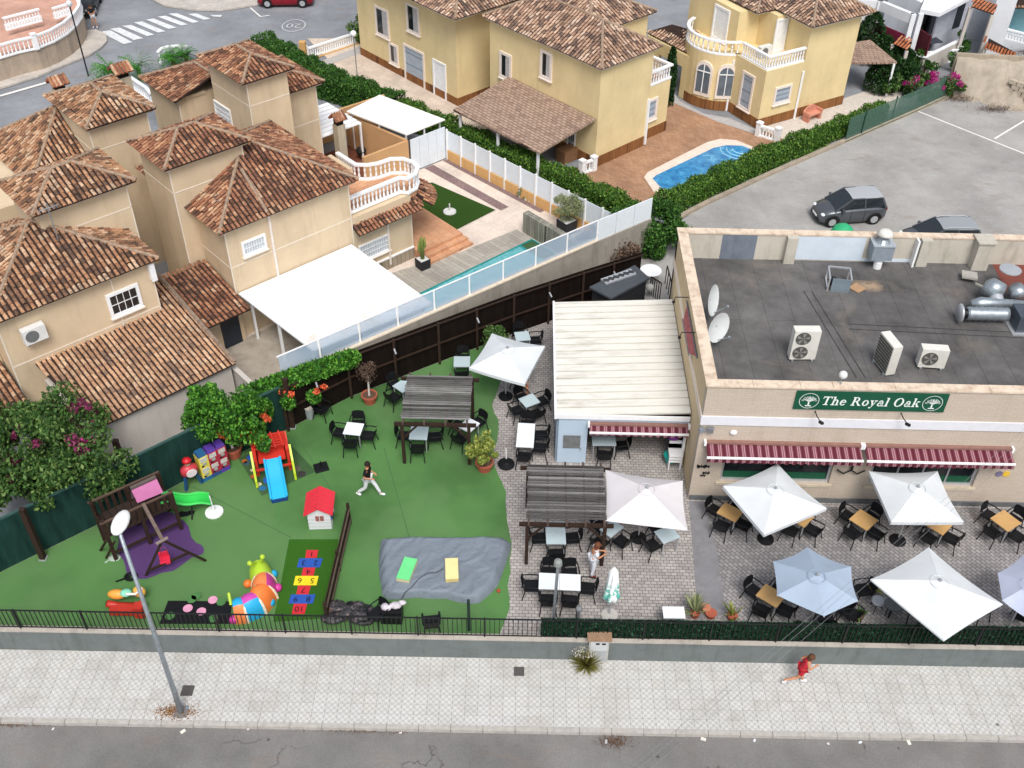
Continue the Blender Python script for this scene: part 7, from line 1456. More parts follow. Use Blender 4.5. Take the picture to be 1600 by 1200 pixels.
L_HEDGE2 = leafmat('light_hedge_leaf', [(0, lin('#223c14')), (.35, lin('#395f22')), (.7, lin('#56802e')), (1, lin('#84a446'))])
L_BOUG = leafmat('bougainvillea_leaf', [(0, lin('#243c1c')), (.35, lin('#3a5c2c')), (.7, lin('#527638')), (1, lin('#7c9452'))])
L_VINE = leafmat('trumpet_vine_leaf', [(0, lin('#20401a')), (.35, lin('#33661f')), (.7, lin('#4d8a2c')), (1, lin('#7ab242'))])
L_OLIVE = leafmat('olive_leaf', [(0, lin('#5d6a48')), (.5, lin('#8a9468')), (1, lin('#b0b488'))]); L_YEL = leafmat('yellow_green_leaf', [(0, lin('#5a6a2c')), (.5, lin('#8a9a44')), (1, lin('#b4b864'))])
L_PALM = leafmat('palm_leaf', [(0, lin('#2a5a1c')), (.5, lin('#3f8028')), (1, lin('#5ca038'))]); L_DRY = leafmat('dry_leaf', [(0, lin('#4d3c34')), (.5, lin('#6d574a')), (1, lin('#8a7462'))])
F_MAG = leafmat('magenta_flower', [(0, lin('#8a1f5c')), (.5, lin('#b82f80')), (1, lin('#d858a4'))]); F_DUL = leafmat('dull_pink_flower', [(0, lin('#5c1f3c')), (.5, lin('#7a2c50')), (1, lin('#94406a'))]); F_ORG = leafmat('orange_flower', [(0, lin('#c8482c')), (.5, lin('#e0633c')), (1, lin('#f08a5c'))])
BARK = plain('#6d5a48', .9, .7, .3, 12, bump=.5, bscale=30, name='bark'); DKFILL = plain('#16260f', .95, .8, .3, 4, name='dark_inner_fill')
def ellip(n, c, r, rg=rng, shell=.45):
    d = rg.normal(0, 1, (n, 3)); d /= np.linalg.norm(d, axis=1)[:, None]; k = (shell+(1-shell)*rg.random(n))[:, None]**.6; return np.array(c)+d*k*np.array(r)
def clumps(n, c, r, ncl, rcl, rg=rng):
    C = ellip(ncl, c, r, rg, .3); P = []; 
    for i in range(ncl): P.append(ellip(n//ncl, C[i], (rcl*rg.uniform(.6, 1.3),)*3, rg, .2))
    return np.concatenate(P)
def hedge(label, pts, w, z0, z1, mat, dens=620, size=.066, name='hedge'):
    P = [Vector(p[:2]) for p in pts]; t = thing(name, label, 'hedge', (*P[0], z0)); A = []
    obj('stems_or_dark_core', MB().wall(P, w*.6, z0, z1-.25), DKFILL, t)  # added solid dark box, not stems: paints the dark inside of the hedge
    for a, b in zip(P, P[1:]):
        L_ = (b-a).length; d = (b-a)/L_; nn = Vector((-d.y, d.x)); n = int(L_*(w+2*(z1-z0))*dens); u = rng.random(n)*L_; s = rng.random(n)*(w+1.7*(z1-z0)); H_ = .85*(z1-z0)
        wob = .1*np.sin(u*2.3+a.x)+.06*np.sin(u*5.1)
        off = np.where(s < H_, -w/2, np.where(s < H_+w, s-H_-w/2, w/2)); z = np.where(s < H_, z0+s/H_*(z1-z0), np.where(s < H_+w, z1, z1-(s-H_-w)/H_*(z1-z0)))
        off = off*(1+wob)+rng.normal(0, .06, n); z = z+wob*.9*(z > z0+.6*(z1-z0))+rng.normal(0, .06, n)
        A.append(np.stack([a.x+d.x*u+nn.x*off, a.y+d.y*u+nn.y*off, z], 1))
    stuff(obj('foliage', leaves(np.concatenate(A), size), mat, t)); return t
hedge('long dark green hedge beside the cream path behind the tan villas', [at(408,60,2.1), at(500,112,2.1), at(620,158,2.1)], 1.3, ZT, 2.3, L_HEDGE)
hedge('lighter green hedge running between the white panel fence and the brick patio', [at(622,156,2.1), at(700,188,2.1), at(800,234,2.1), at(900,277,2.1), at(990,318,2.1)], .9, ZT, 2.1, L_HEDGE2)
hedge('thick green hedge along the edge of the car park beside the blue pool', [(x-.5, y+.62, 0) for x, y, z in (at(1052,345), at(1105,318), at(1205,272), at(1300,231))], 1.0, ZT, 1.7, L_HEDGE2)
hedge('narrow light hedge continuing to the green mesh fence at the car park', [(x-.5, y+.6, 0) for x, y, z in (at(1300,231), at(1395,190))], .6, ZT, 1.75, L_HEDGE2)
def shrub(label, c, r, n, size, mat, cat='bush', name='bush', ncl=14, extra=None, core=True):
    t = thing(name, label, cat, (c[0], c[1], max(ZT, c[2]-r[2])))
    if core: obj('stems_or_dark_core', MB().sph(c, 1, 10, 8, r[0]*.6, r[1]*.6, r[2]*.6) if False else MB().tube([(c[0],c[1],c[2]-r[2]),(c[0],c[1],c[2])], .05, 6), BARK, t)
    stuff(obj('foliage', leaves(clumps(n, c, r, ncl, min(r)*.5), size), mat, t))
    if extra: stuff(obj('flowers', leaves(clumps(extra[1], extra[3] if len(extra) > 3 else c, extra[4] if len(extra) > 4 else r, extra[2], .22), size*.8), extra[0], t))
    return t
p = at(1010,355,1.8); shrub('rounded dense green bush at the corner of the car park hedge', (p[0]+.6, p[1], 1.75), (1.6,1.5,1.1), 9000, .085, L_HEDGE, ncl=22)
p = at(975,358,2.2); shrub('tall dark bush filling the corner between white fence end and hedge', (p[0], p[1], 2.0), (1.7,.9,1.1), 6000, .08, L_HEDGE, ncl=18)
p = at(955,372,2.0); shrub('dry brown and olive bush beside the white fence end', (p[0], p[1], 1.8), (1.5,1.2,1.0), 5000, .07, L_DRY, ncl=16)
p = at(990,362,1.9); shrub('olive green bush growing on the earth bank', (p[0], p[1], 2.2), (1.0,.8,.6), 2500, .07, L_HEDGE, ncl=10)
# bougainvillea tree on the left
def tree(label, c, r, trunk, n, size, mat, name='tree', ncl=40, rcl=.5, flowers=(), cat='tree', tr=.12, limbs=6):
    t = thing(name, label, cat, (trunk[0], trunk[1], ZT)); c = Vector(c); tb = Vector(trunk)
    m = MB().tube([tb, tb.lerp(c, .4)+Vector((.05,.03,0)), tb.lerp(c, .75)], [tr, tr*.8, tr*.55], 8); rr = random.Random(int(abs(c.x)*100))
    for k in range(limbs):
        a = 2*PI*k/limbs+rr.random(); e = c+Vector((math.cos(a)*r[0]*.7, math.sin(a)*r[1]*.7, r[2]*rr.uniform(-.2,.6))); m.tube([tb.lerp(c, .5), tb.lerp(c, .6).lerp(e, .5)+Vector((0,0,.1)), e], [tr*.5, tr*.32, tr*.12], 6)
    obj('trunk', m, BARK, t); stuff(obj('crown', leaves(clumps(n, c, r, ncl, rcl), size), mat, t))
    for fm, fn, fc, fr_, fcl in flowers: stuff(obj('flowers', leaves(clumps(fn, fc, fr_, fcl, .2), size*.8), fm, t))
    return t
c = at(75, 700, 3.4); fl1 = at(128, 690, 4.0); fl2 = at(100, 665, 4.2)
tree('spreading bougainvillea tree with magenta patches behind the green fence at the left', (c[0]-.2, c[1], 3.1), (2.9,2.2,1.75), (*at(35,785,1.5)[:2], ZT), 26000, .085, L_BOUG, 'bougainvillea', 60, .62, [(F_MAG, 90, fl1, (.45,.4,.3), 5), (F_DUL, 1000, (fl2[0], fl2[1], 3.9), (1.9,1.3,.9), 22), (F_DUL, 500, at(8,730,3.5), (.6,.6,.5), 8)])
c = at(343, 626, 3.6); tb = at(347, 712)
tree('bright green trumpet vine tree with orange flowers over the green fence', (c[0], c[1]-.1, 3.15), (1.6,1.15,.9), (tb[0], tb[1], ZT), 14000, .08, L_VINE, 'trumpet_vine', 42, .42, [(F_ORG, 380, at(368,676,2.45), (.85,.12,.16), 12), (F_ORG, 60, at(306,664,2.5), (.3,.1,.15), 3)], tr=.16)
vt = thing('climbing_vine', 'trumpet vine trailing along the top of the dark fence with hanging orange flowers', 'vine', at(470, 590, 2.9)); A = []; Fp = []
for (px, py, z) in [(405+i*7.5, 602-i*2.6, 3.05) for i in range(20)]: q = at(px, py, z); A.append(ellip(420, (q[0], q[1]-.1, q[2]-.15), (.45,.3,.45)))
for px, py, h_ in ((405,660,1.2),(415,640,1.0),(450,628,.6),(490,620,.5),(410,690,.8)): q = at(px, py, 2.3); A.append(ellip(420, q, (.3,.2,h_*.65)))
for px, py in ((455,616),(460,600),(495,611),(505,604),(440,612),(412,640),(418,655),(533,570),(520,566),(430,600),(480,590),(412,650)): q = at(px, py, 2.75); Fp.append(ellip(34, q, (.14,.12,.12)))
stuff(obj('foliage', leaves(np.concatenate(A), .085), L_VINE, vt)); stuff(obj('flowers', leaves(np.concatenate(Fp), .07), F_ORG, vt)); obj('stem', MB().tube([at(402,604,2.98), at(470,582,2.98), at(545,556,2.98)], .04, 6), BARK, vt)
# ivy screen on the railings
A = []
for i in range(2): n = 26000; x = rng.uniform(xs_ivy+.05, 17.5, n); yy = np.array([wy(v) for v in x])+.165+rng.normal(0, .012, n); zz = rng.uniform(1.02, 1.97, n); A.append(np.stack([x, yy, zz], 1))
L_IVY = leafmat('artificial_ivy', [(0, lin('#081a10')), (.5, lin('#10301f')), (.93, lin('#1c4a30')), (1, lin('#5c8a68'))], .5)
iv = stuff(obj('ivy_screen', leaves(np.concatenate(A), .04, .2), L_IVY, f2)); m = MB(); wseg(m, xs_ivy+.05, 26, .185, .2, 1.03, 1.93); obj('ivy_backing', m, plain('#12291c', .8, .8), f2)
# potted plants
def pot(px, py, r, h, lb, mat=TERRA, square=False, rim=True):
    b_ = at(px, py); t = thing('potted_plant', lb, 'potted plant', b_)
    if square: obj('pot', MB().obox((0,0,h/2), (r*2,r*2,h), .7, 1.06), mat, t, local=True); obj('soil', MB().obox((0,0,h+.005), (r*1.8,r*1.8,.03), .7), plain('#c9c9c6', .8), t, local=True)
    else: obj('pot', MB().lathe([(r*.72,0),(r*.95,h*.8),(r*1.05,h*.82),(r*1.05,h),(r*.9,h),(r*.86,h*.85)], (0,0,0), 18), mat, t, local=True); obj('soil', MB().lathe([(r*.86,h*.84),(r*.86,h*.87)], (0,0,0), 16), SOIL, t, local=True)
    return t, Vector(b_)
def crownpot(px, py, r, h, lb, stem, cr, n, size, lmat, smat=None, **k):
    t, b_ = pot(px, py, r, h, lb, **k); obj('stem', MB().tube([b_+Vector((0,0,h*.85)), b_+Vector((.02,.02,h+stem))], [.05,.035], 7), smat or plain('#a99f92', .9, .9), t)
    m = MB(); rr = random.Random(int(px))
    for j in range(9): a = j*.7; m.tube([b_+Vector((0,0,h+stem*.8)), b_+Vector((math.cos(a)*cr[0]*.7, math.sin(a)*cr[0]*.7, h+stem+cr[2]*rr.uniform(0,1.3)))], [.02,.008], 4)
    obj('branches', m, BARK, t); stuff(obj('crown', leaves(clumps(n, (b_.x, b_.y, ZT+h+stem+cr[2]*.7), cr, 26, cr[2]*.42), size), lmat, t)); return t
crownpot(757, 733, .34, .42, 'terracotta potted olive tree with rounded yellow green crown at the edge of the turf', .45, (.72,.62,.42), 3000, .06, L_YEL)
crownpot(578, 628, .32, .42, 'terracotta pot with slim pale dead looking ball tree by the dark fence', .9, (.32,.32,.45), 900, .03, L_DRY, plain('#c9c3bb', .9))
crownpot(772, 575, .25, .4, 'dark shadowy potted shrub behind the garden parasol', .9, (.55,.5,.55), 2600, .055, L_BOUG)
t, b_ = pot(366, 712, .36, .5, 'terracotta pot with bare white stem in front of the blue board'); obj('stem', MB().tube([b_+Vector((0,0,.4)), b_+Vector((-.05,.05,1.2)), b_+Vector((-.1,.15,2.0))], [.06,.045,.03], 7), plain('#d8d2ca', .8), t)
crownpot(885, 362, .36, .7, 'black square planter with silvery olive tree on the pale patio', .35, (.85,.75,.6), 3800, .045, L_OLIVE, mat=plain('#2c2e33', .6, .8), square=True)
t, b_ = pot(661, 418, .26, .5, 'black square planter with tall cactus by the villa corner', plain('#2c2e33', .6, .8), True); CAC = plain('#7a8a44', .7, .85, .15, 8); obj('cactus', MB().tube([b_+Vector((0,0,.5)), b_+Vector((0,0,1.6)), b_+Vector((0,0,1.75))], [.1,.1,.03], 8).tube([b_+Vector((0,0,.8)), b_+Vector((-.16,-.02,1.0)), b_+Vector((-.14,0,1.5))], [.06,.07,.03], 7).tube([b_+Vector((0,0,1.0)), b_+Vector((.15,.03,1.2)), b_+Vector((.14,.03,1.7))], [.05,.06,.03], 7), CAC, t, True)
def spiky(px, py, lb, n, h, mat, name='spiky_plant', potm=None, spread=.8):
    b_ = Vector(at(px, py)); t = thing(name, lb, 'plant', b_); m = MB(); rr = random.Random(int(px*7+py))
    for k in range(n):
        a = rr.uniform(0, 2*PI); el = rr.uniform(.35, 1.4); L_ = h*rr.uniform(.7, 1.1); d = Vector((math.cos(a)*math.cos(el)*spread, math.sin(a)*math.cos(el)*spread, math.sin(el))); s_ = Vector((-math.sin(a), math.cos(a), 0))*.035; o_ = b_+Vector((0,0,.15)); q = o_+d*L_*.6; e = o_+d*L_+Vector((0,0,-.15*L_*math.cos(el)))
        m.add([tuple(o_-s_*.6), tuple(o_+s_*.6), tuple(q+s_), tuple(q-s_), tuple(e)], [(0,1,2,3),(3,2,4)])
    stuff(obj('leaves', m, mat, t)); obj('pot' if potm else 'crown_base', MB().lathe([(.12,0),(.18,.25)], b_, 10), potm or BARK, t); return t
spiky(1085, 963, 'olive green spindly shrub behind the ivy next to the lone white table', 34, 1.0, L_OLIVE, potm=TERRA); spiky(1143, 968, 'yellow green yucca behind the ivy railings left of the wood table', 22, .8, L_YEL, potm=TERRA)
spiky(1362, 925, 'small lime green plant between the blue and big white parasols', 30, .4, L_YEL, spread=1); spiky(1340, 968, 'small dark spiky plant behind the ivy right of the grey blue parasol', 24, .55, L_BOUG)
one('terracotta_bowl', MB().lathe([(.14,0),(.2,.2)], at(1110, 963), 12), TERRA, 'low terracotta bowl behind the ivy between two plants', 'bowl'); one('terracotta_bowl', MB().lathe([(.12,0),(.17,.22)], at(1102, 955), 12), plain('#b8775c', .8), 'small pale terracotta pot just behind the low bowl', 'pot')
# weed clump on pavement
b_ = Vector(at(916, 1040, 0)); t = thing('pavement_shrub', 'wild yellow green grassy shrub growing at the foot of the meter cabinet', 'plant', (b_.x, b_.y, 0)); m = MB(); rr = random.Random(9)
for k in range(520):
    a = rr.uniform(0, 2*PI); el = rr.uniform(.1, 1.5); L_ = rr.uniform(.3, .72); d = Vector((math.cos(a)*math.cos(el), math.sin(a)*math.cos(el), math.sin(el)+.15)); s_ = Vector((-math.sin(a), math.cos(a), 0))*.012; q = b_+d*L_*.6; e = b_+d*L_; m.add([tuple(b_-s_), tuple(b_+s_), tuple(q+s_), tuple(q-s_), tuple(e)], [(0,1,2,3),(3,2,4)])
stuff(obj('leaves', m, leafmat('dry_grass', [(0, lin('#4d5a24')), (.5, lin('#7a7c38')), (1, lin('#a89a5c'))]), t)); stuff(obj('stalks', leaves(ellip(200, (b_.x-.12, b_.y+.05, .65), (.4,.2,.25)), .03), leafmat('pale_seed', [(0, lin('#b8b0a0')), (1, lin('#e0dccf'))]), t))
def debris(name, c, r, n, size, mat, z): 
    P_ = np.stack([rng.normal(c[0], r[0], n), rng.normal(c[1], r[1], n), np.full(n, z)+rng.random(n)*.02], 1); o = obj(name, leaves(P_, size, 6), mat); o['kind'] = 'stuff'; tag(o, None); return o
c = at(275, 1112, 0); o = debris('fallen_leaves', c, (.32,.13), 900, .022, leafmat('fallen_brown', [(0, lin('#5c3a1c')), (.5, lin('#8a5c2c')), (1, lin('#b08048'))]), .012); tag(o, 'brown fallen leaves scattered round the foot of the street lamp', 'leaves')
for k, (px, py, rx, lb) in enumerate(((20,1131,.5,'brown leaves in the gutter at the left end of the kerb'), (560,1141,.9,'brown leaves in the gutter below the middle of the kerb'), (960,1158,.25,'round patch of brown leaves in the road gutter right of centre'))):
    c = at(px, py, -.14); o = debris('gutter_leaves', c, (rx,.06 if k < 2 else .12), 500, .02, leafmat('gutter_brown', [(0, lin('#4a3020')), (1, lin('#7a5a40'))]), -.125); tag(o, lb, 'leaves')
for k, (px, py) in enumerate(((105,1131),(83,1139),(202,1133),(286,1143),(440,1136),(626,1145),(947,1159),(1099,1155),(1179,1157),(1294,1162),(1344,1160),(1420,1160),(255,1134),(388,1139))):
    c = at(px, py, -.13); s_ = (.06,.05,.07,.1)[k % 4]; o = one('litter', MB().obox((c[0], c[1], -.125), (s_*1.6, s_, .02), k*1.3), plain(('#e6e6ea','#d8d0d0','#d9dfe6','#d8d6cc')[k % 4], .7), 'small scrap of pale litter lying in the gutter of the front road', 'litter', 'scraps of litter in the gutter')
# small patio shrubs and stones
for i, (px, py) in enumerate(((818,303),(850,315),(862,322),(917,346),(906,340))):
    p = at(px, py, 1.0); shrub('low dark shrub below the white panel fence, %s' % ('nearest the white gate','left of the white cobbles','right of the white cobbles','nearest the frosted screen','behind the potted olive')[i] , (p[0], p[1], 1.05), (.32,.3,.28), 500, .05, L_HEDGE if i else L_OLIVE, ncl=5, name='patio_shrub')
m = MB(); rr = random.Random(4)
for k in range(40): c = at(rr.uniform(818,850), rr.uniform(305,313)+k*.1, ZT); m.sph((c[0], c[1], ZT+.05), rr.uniform(.05,.11), 6, 4)
o = one('white_stones', m, plain('#d5cfc8', .8), 'white cobbles between the patio shrubs', 'stones'); o['kind'] = 'stuff'
# palms and cypresses at the back
def palm(px, py, lb, h=1.2, L0=1.6, n=40):
    b_ = Vector(at(px, py, ZT+h)); t = thing('palm', lb, 'palm', (b_.x, b_.y, ZT)); obj('trunk', MB().tube([(b_.x,b_.y,ZT),(b_.x,b_.y,ZT+h)], .14, 8), BARK, t); m = MB(); rr = random.Random(int(px))
    for k in range(n):
        a = rr.uniform(0, 2*PI); el = rr.uniform(-.1, 1.2); o_ = b_; 
        for j in range(7):
            v = (j+1)/7; c = b_+Vector((math.cos(a)*math.cos(el)*v, math.sin(a)*math.cos(el)*v, math.sin(el)*v-.6*v*v*math.cos(el)))*L0; s_ = Vector((-math.sin(a), math.cos(a), -.3))
            for sg_ in (-1, 1): e = c+s_*sg_*.3*(1-.5*v)+Vector((math.cos(a), math.sin(a), 0))*.15; w_ = Vector((math.cos(a), math.sin(a), 0))*.035; m.add([tuple(c-w_), tuple(c+w_), tuple(e)], [(0,1,2)])
            m.add([tuple(o_+Vector((0,0,.015))), tuple(c), tuple(o_-Vector((0,0,.015)))], [(0,1,2)]); o_ = c
    stuff(obj('fronds', m, L_PALM, t)); return t
palm(175, 112, 'bushy green palm left of the tall stained chimney', .8); palm(215, 105, 'bushy green palm right of the tall stained chimney', .8); palm(270, 92, 'green palm by the white curved balustrade in the back street', .7, 1.1); palm(290, 86, 'small green palm at the right end of the curved balustrade', .7, 1.1)
lowb = [at(x, y) for x, y in ((252,106),(258,100),(268,97),(280,96),(297,97))]; t = thing('balustrade_fence', 'short curved white balustrade between two palms behind villa roofs', 'balustrade', lowb[0]); balustrade(t, lowb, ZT+.3, .8)
lowb = [at(x, y, 2.5) for x, y in ((208,140),(232,156),(240,166))]; t = thing('balustrade_fence', 'white balustrade beside the tall chimney above the villa roofs', 'balustrade', lowb[0]); balustrade(t, lowb, 2.5, .8)
p = at(590, 48, 1.5); shrub('yellow green bush at the end of the street balustrade', (p[0]-.9, p[1]+.1, 1.75), (1.0,.8,1.1), 3600, .08, L_HEDGE2, ncl=16)
L_CYP = leafmat('cypress_leaf', [(0, lin('#12280f')), (.5, lin('#1f3d19')), (1, lin('#335524'))])
def cypress(px, py, lb, h=3.4, r=.7, zt=None):
    b_ = at(px, py); t = thing('cypress', lb, 'cypress', b_); n = 1700; z = rng.random(n)**.8; rr_ = r*np.sqrt(np.maximum(.03, np.minimum(1, (1-z)*2.4)))*rng.uniform(.7, 1.1, n); a = rng.uniform(0, 2*PI, n); obj('trunk', MB().cyl(b_, .08, h*.7, 6), BARK, t)
    stuff(obj('crown', leaves(np.stack([b_[0]+rr_*np.cos(a), b_[1]+rr_*np.sin(a), ZT+.1+z*h], 1), .12), L_CYP, t))
for k, (px, py, h_, r_) in enumerate(((1350,96,3.2,.9),(1375,104,2.0,.7),(1395,110,1.7,.7),(1410,116,1.6,.65),(1390,134,1.8,.9),(1410,138,1.7,.8),(1372,142,1.8,.9))): cypress(px, py, 'dark green conifer beside the shingle canopy, %s' % ('tallest one next to the yellow wall','second from the yellow wall','third in the back row','right end of the back row','middle of the front row','right end of the front row','left end of the front row')[k], h_, r_)
cypress(1042, 165, 'tall dark cypress pressed against the corner of the middle yellow villa', 3.6, .35)
p = at(1440, 142, 1.4); shrub('bougainvillea bush with bright magenta flowers over the green mesh fence', (p[0]+.3, p[1]+.6, 1.45), (2.6,1.0,.7), 5500, .085, L_BOUG, ncl=24, extra=(F_MAG, 1700, 22, (p[0]+.8, p[1]+.5, 1.9), (2.2,.6,.45)), name='bougainvillea')
for i, (px, py) in enumerate(((1427,98),(1446,103),(1495,95),(1500,72))): p = at(px, py, 1.5); shrub('small garden bush by the white houses, %s' % ('left of the white pillar','behind the white railing','beside the tan wall','near the porch steps')[i], (p[0], p[1], 1.6), (.7,.6,.7), 900, .09, L_HEDGE, ncl=6)
# green mesh fence along the car park
MESHG = glassmat('green_net', '#4d6f60', .55, .8); mf = thing('mesh_fence', 'green net fence on thin posts between the car park and the flowering bushes', 'fence', at(1370,206)); P = [at(1320,222), at(1370,200), at(1430,174), at(1482,150)]
obj('net', MB().wall(P, .03, ZT+.1, ZT+1.5), MESHG, mf)
for px, py in ((1345,212),(1392,190),(1440,168),(1482,150)): b_ = at(px, py); obj('post', MB().cyl(b_, .045, 1.65, 6), plain('#24443a', .6), mf)
obj('extra', MB().tube([at(1320,222,2.2), at(1370,200,2.2), at(1430,174,2.2), at(1482,150,2.2)], .02, 5), plain('#24443a', .6), mf).name = 'top_wire'
lowbal([(1418,104),(1494,97)], 'white balustrade with white pillars among the flowering bushes', h=.9)
for i, (px, py) in enumerate(((1357,136),(1367,142))): one('white_pot', MB().lathe([(.2,0),(.3,.35)], at(px, py), 12), WHITE, 'white round pot in the shade of the shingle canopy, %s one' % ('rear' if i == 0 else 'front'), 'pot', 'white pots under the canopy')
# white ground pebbles strip by balustrade
struct('gravel_bed', MB().sheet([at(*p) for p in ((500,96),(570,70),(580,76),(510,104))], ZT+.016), plain('#b8b4b0', .9, .9, .3, 20, bump=.8, bscale=30))
# dry brush on the slope
for i, (px, py, lb) in enumerate(((1555,168,'dry dark brush at the foot of the earth slope'), (1500,152,'dry twigs at the left foot of the earth slope'), (1590,118,'dry brown scrub at the top right of the slope'))):
    p = at(px, py, ZT+.2); t = thing('dry_brush', lb, 'dry brush', p); stuff(obj('twigs', leaves(np.stack([rng.normal(p[0], .6, 900), rng.normal(p[1], .22, 900), (ZT+.05 if i < 2 else 2.4)+np.abs(rng.normal(0, .14, 900))], 1), .06, .3, .18), L_DRY, t))
# ================================================================== VEHICLES
def car(label, center, heading, L_, W_, H_, paint, roofm=None, rails=False):
    t = thing('parked_car', label, 'car', (center[0], center[1], ZT+.01), heading)
    # sections along x: (x, z low, z belt, half width low, half width belt)
    S_ = [(-.5,.32,.62,.62,.66),(-.485,.24,.8,.74,.76),(-.44,.2,.92,.82,.84),(-.34,.18,.95,.86,.88),(-.1,.17,.95,.88,.89),(.1,.17,.93,.88,.88),(.22,.17,.9,.88,.87),(.34,.18,.84,.86,.83),(.43,.2,.74,.8,.74),(.485,.26,.6,.68,.6),(.5,.34,.5,.55,.5)]
    m = MB(); V = []; k = H_/1.5; hw = W_/2/.9
    for x, zl_, zb, wl_, wb in S_:
        X = x*L_
        V += [(X, -wl_*hw*.9, zl_*k), (X, -wl_*hw, (zl_+.18)*k), (X, -wb*hw, (zb-.1)*k), (X, -wb*hw*.93, zb*k), (X, -wb*hw*.4, (zb+.035)*k), (X, wb*hw*.4, (zb+.035)*k), (X, wb*hw*.93, zb*k), (X, wb*hw, (zb-.1)*k), (X, wl_*hw, (zl_+.18)*k), (X, wl_*hw*.9, zl_*k)]
    n = 10; F = [(i*n+j, (i+1)*n+j, (i+1)*n+(j+1)%n, i*n+(j+1)%n) for i in range(len(S_)-1) for j in range(n)]; F += [tuple(range(n)), tuple((len(S_)-1)*n+j for j in range(n-1,-1,-1))]; m.add(V, F); obj('body', m, paint, t, True, True)
    G1 = [(-.47,.92,.78,1.0),(-.40,.95,.74,1.46),(.02,.95,.72,1.5),(.27,.87,.8,.89)]
    bt_ = [(-.475*L_,.9*k,.8*hw),(-.42*L_,.93*k,.84*hw),(.3*L_,.86*k,.82*hw)]; tp_ = [(-.41*L_,1.42*k,.66*hw),(-.38*L_,1.45*k,.68*hw),(.06*L_,1.46*k,.66*hw)]
    B = [(-.47*L_,.82*hw,.9*k),(.3*L_,.8*hw,.86*k)]; Tt = [(-.39*L_,.66*hw,1.44*k),(.05*L_,.66*hw,1.47*k)]
    m = MB(); m.add([(B[0][0],-B[0][1],B[0][2]),(B[1][0],-B[1][1],B[1][2]),(B[1][0],B[1][1],B[1][2]),(B[0][0],B[0][1],B[0][2]),(Tt[0][0],-Tt[0][1],Tt[0][2]),(Tt[1][0],-Tt[1][1],Tt[1][2]),(Tt[1][0],Tt[1][1],Tt[1][2]),(Tt[0][0],Tt[0][1],Tt[0][2])], [(0,1,5,4),(1,2,6,5),(2,3,7,6),(3,0,4,7)]); obj('glasshouse', m, plain('#2a3136', .08, .8, .1, 1, spec=.8, name='car_glass'), t, local=True)
    rp = []
    m = MB(); m.grid(lambda u, v: (Tt[0][0]-.04+(Tt[1][0]-Tt[0][0]+.06)*u, (-1+2*v)*(Tt[0][1]+.02), Tt[0][2]+.012+.05*math.sin(PI*v)*k+.03*math.sin(PI*u)), 8, 8); obj('roof', m, roofm or paint, t, True, True)
    m = MB()
    for s_ in (-1, 1):
        m.beam((B[0][0]+.02,s_*B[0][1],B[0][2]),(Tt[0][0],s_*Tt[0][1],Tt[0][2]),.11,.09); m.beam((B[1][0],s_*B[1][1],B[1][2]),(Tt[1][0],s_*Tt[1][1],Tt[1][2]),.07,.07); x = -.14*L_; m.beam((x,s_*.815*hw,.9*k),(x+.04,s_*.668*hw,1.46*k),.07,.05); m.beam((Tt[0][0],s_*Tt[0][1],Tt[0][2]),(Tt[1][0],s_*Tt[1][1],Tt[1][2]),.05,.05)
    obj('pillars', m, paint, t, local=True)
    for s_ in (-1, 1):
        for x in (-.31, .32):
            w_ = obj('wheel', MB().tube([(x*L_, s_*hw*.70, .31), (x*L_, s_*hw*.895, .31)], .31, 18), plain('#1a1a1b', .8), t, local=True); obj('rim', MB().tube([(x*L_, s_*hw*.895, .31), (x*L_, s_*hw*.905, .31)], .2, 12), ALU, w_, local=True)
            obj('wheel_arch', MB().tube([(x*L_+.37*math.cos(a*PI/8), s_*hw*.885, .31+.37*math.sin(a*PI/8)) for a in range(9)], .035, 5), plain('#1d1e20', .7), t, local=True)
        obj('headlight', MB().sph((.452*L_, s_*hw*.6, .66*k), .13, 8, 6, .9, 1.1, .6), plain('#dfe6ea', .15, .95, spec=.6), t, True, True); obj('tail_light', MB().sph((-.482*L_, s_*hw*.7, .82*k), .1, 8, 6, .6, .8, 1.3), P2('#a01c24'), t, True, True)
        obj('mirror', MB().obox((.2*L_, s_*hw*.97, .98*k), (.12,.2,.13)), paint, t, local=True)
        m = MB(); m.beam((.06*L_,s_*hw*.893,.3),(.06*L_,s_*hw*.885,.88*k),.012).beam((-.14*L_,s_*hw*.893,.3),(-.14*L_,s_*hw*.885,.9*k),.012); obj('door_seam', m, BLACK, t, local=True)
        if rails: obj('roof_rail', MB().tube([(-.36*L_,s_*.6*hw,1.5*k),(-.3*L_,s_*.6*hw,1.56*k),(0,s_*.6*hw,1.57*k),(.05*L_,s_*.6*hw,1.52*k)], .02, 6), ALU, t, local=True)
    obj('bumper', MB().box(.47*L_,.503*L_,-.55*hw,.55*hw,.28*k,.42*k), plain('#1d1e20', .6), t, local=True); obj('plate', MB().box(.503*L_,.51*L_,-.25,.25,.4*k,.5*k), WHITE, t, local=True)
    return t
CARG = Mt('grey_car_paint', .3, .5, .5).col(lin('#6c7076', .8)).m; CARS = Mt('pale_grey_roof', .3, .3, .5).col(lin('#c3c6c8', .9)).m; CARR = Mt('red_car_paint', .3, .2, .5).col(lin('#9c1f30', .8)).m; CARB = Mt('black_car_paint', .25, .3, .5).col(lin('#2d3034', .8)).m
c = at(1322, 341, ZT); car('small grey hatchback with pale roof parked behind the pub', c, R(190), 3.6, 1.62, 1.5, CARG, CARS)
c = at(1462, 389, ZT); car('dark grey car with roof rails mostly hidden behind the pub parapet', c, R(184), 3.9, 1.65, 1.5, CARG, Mt('silver_roof', .3, .4, .5).col(lin('#b5b8bb', .9)).m, True)
c = at(448, 6, ZT); car('red car parked along the far kerb at the top of the picture', c, R(185), 4.0, 1.7, 1.45, CARR)
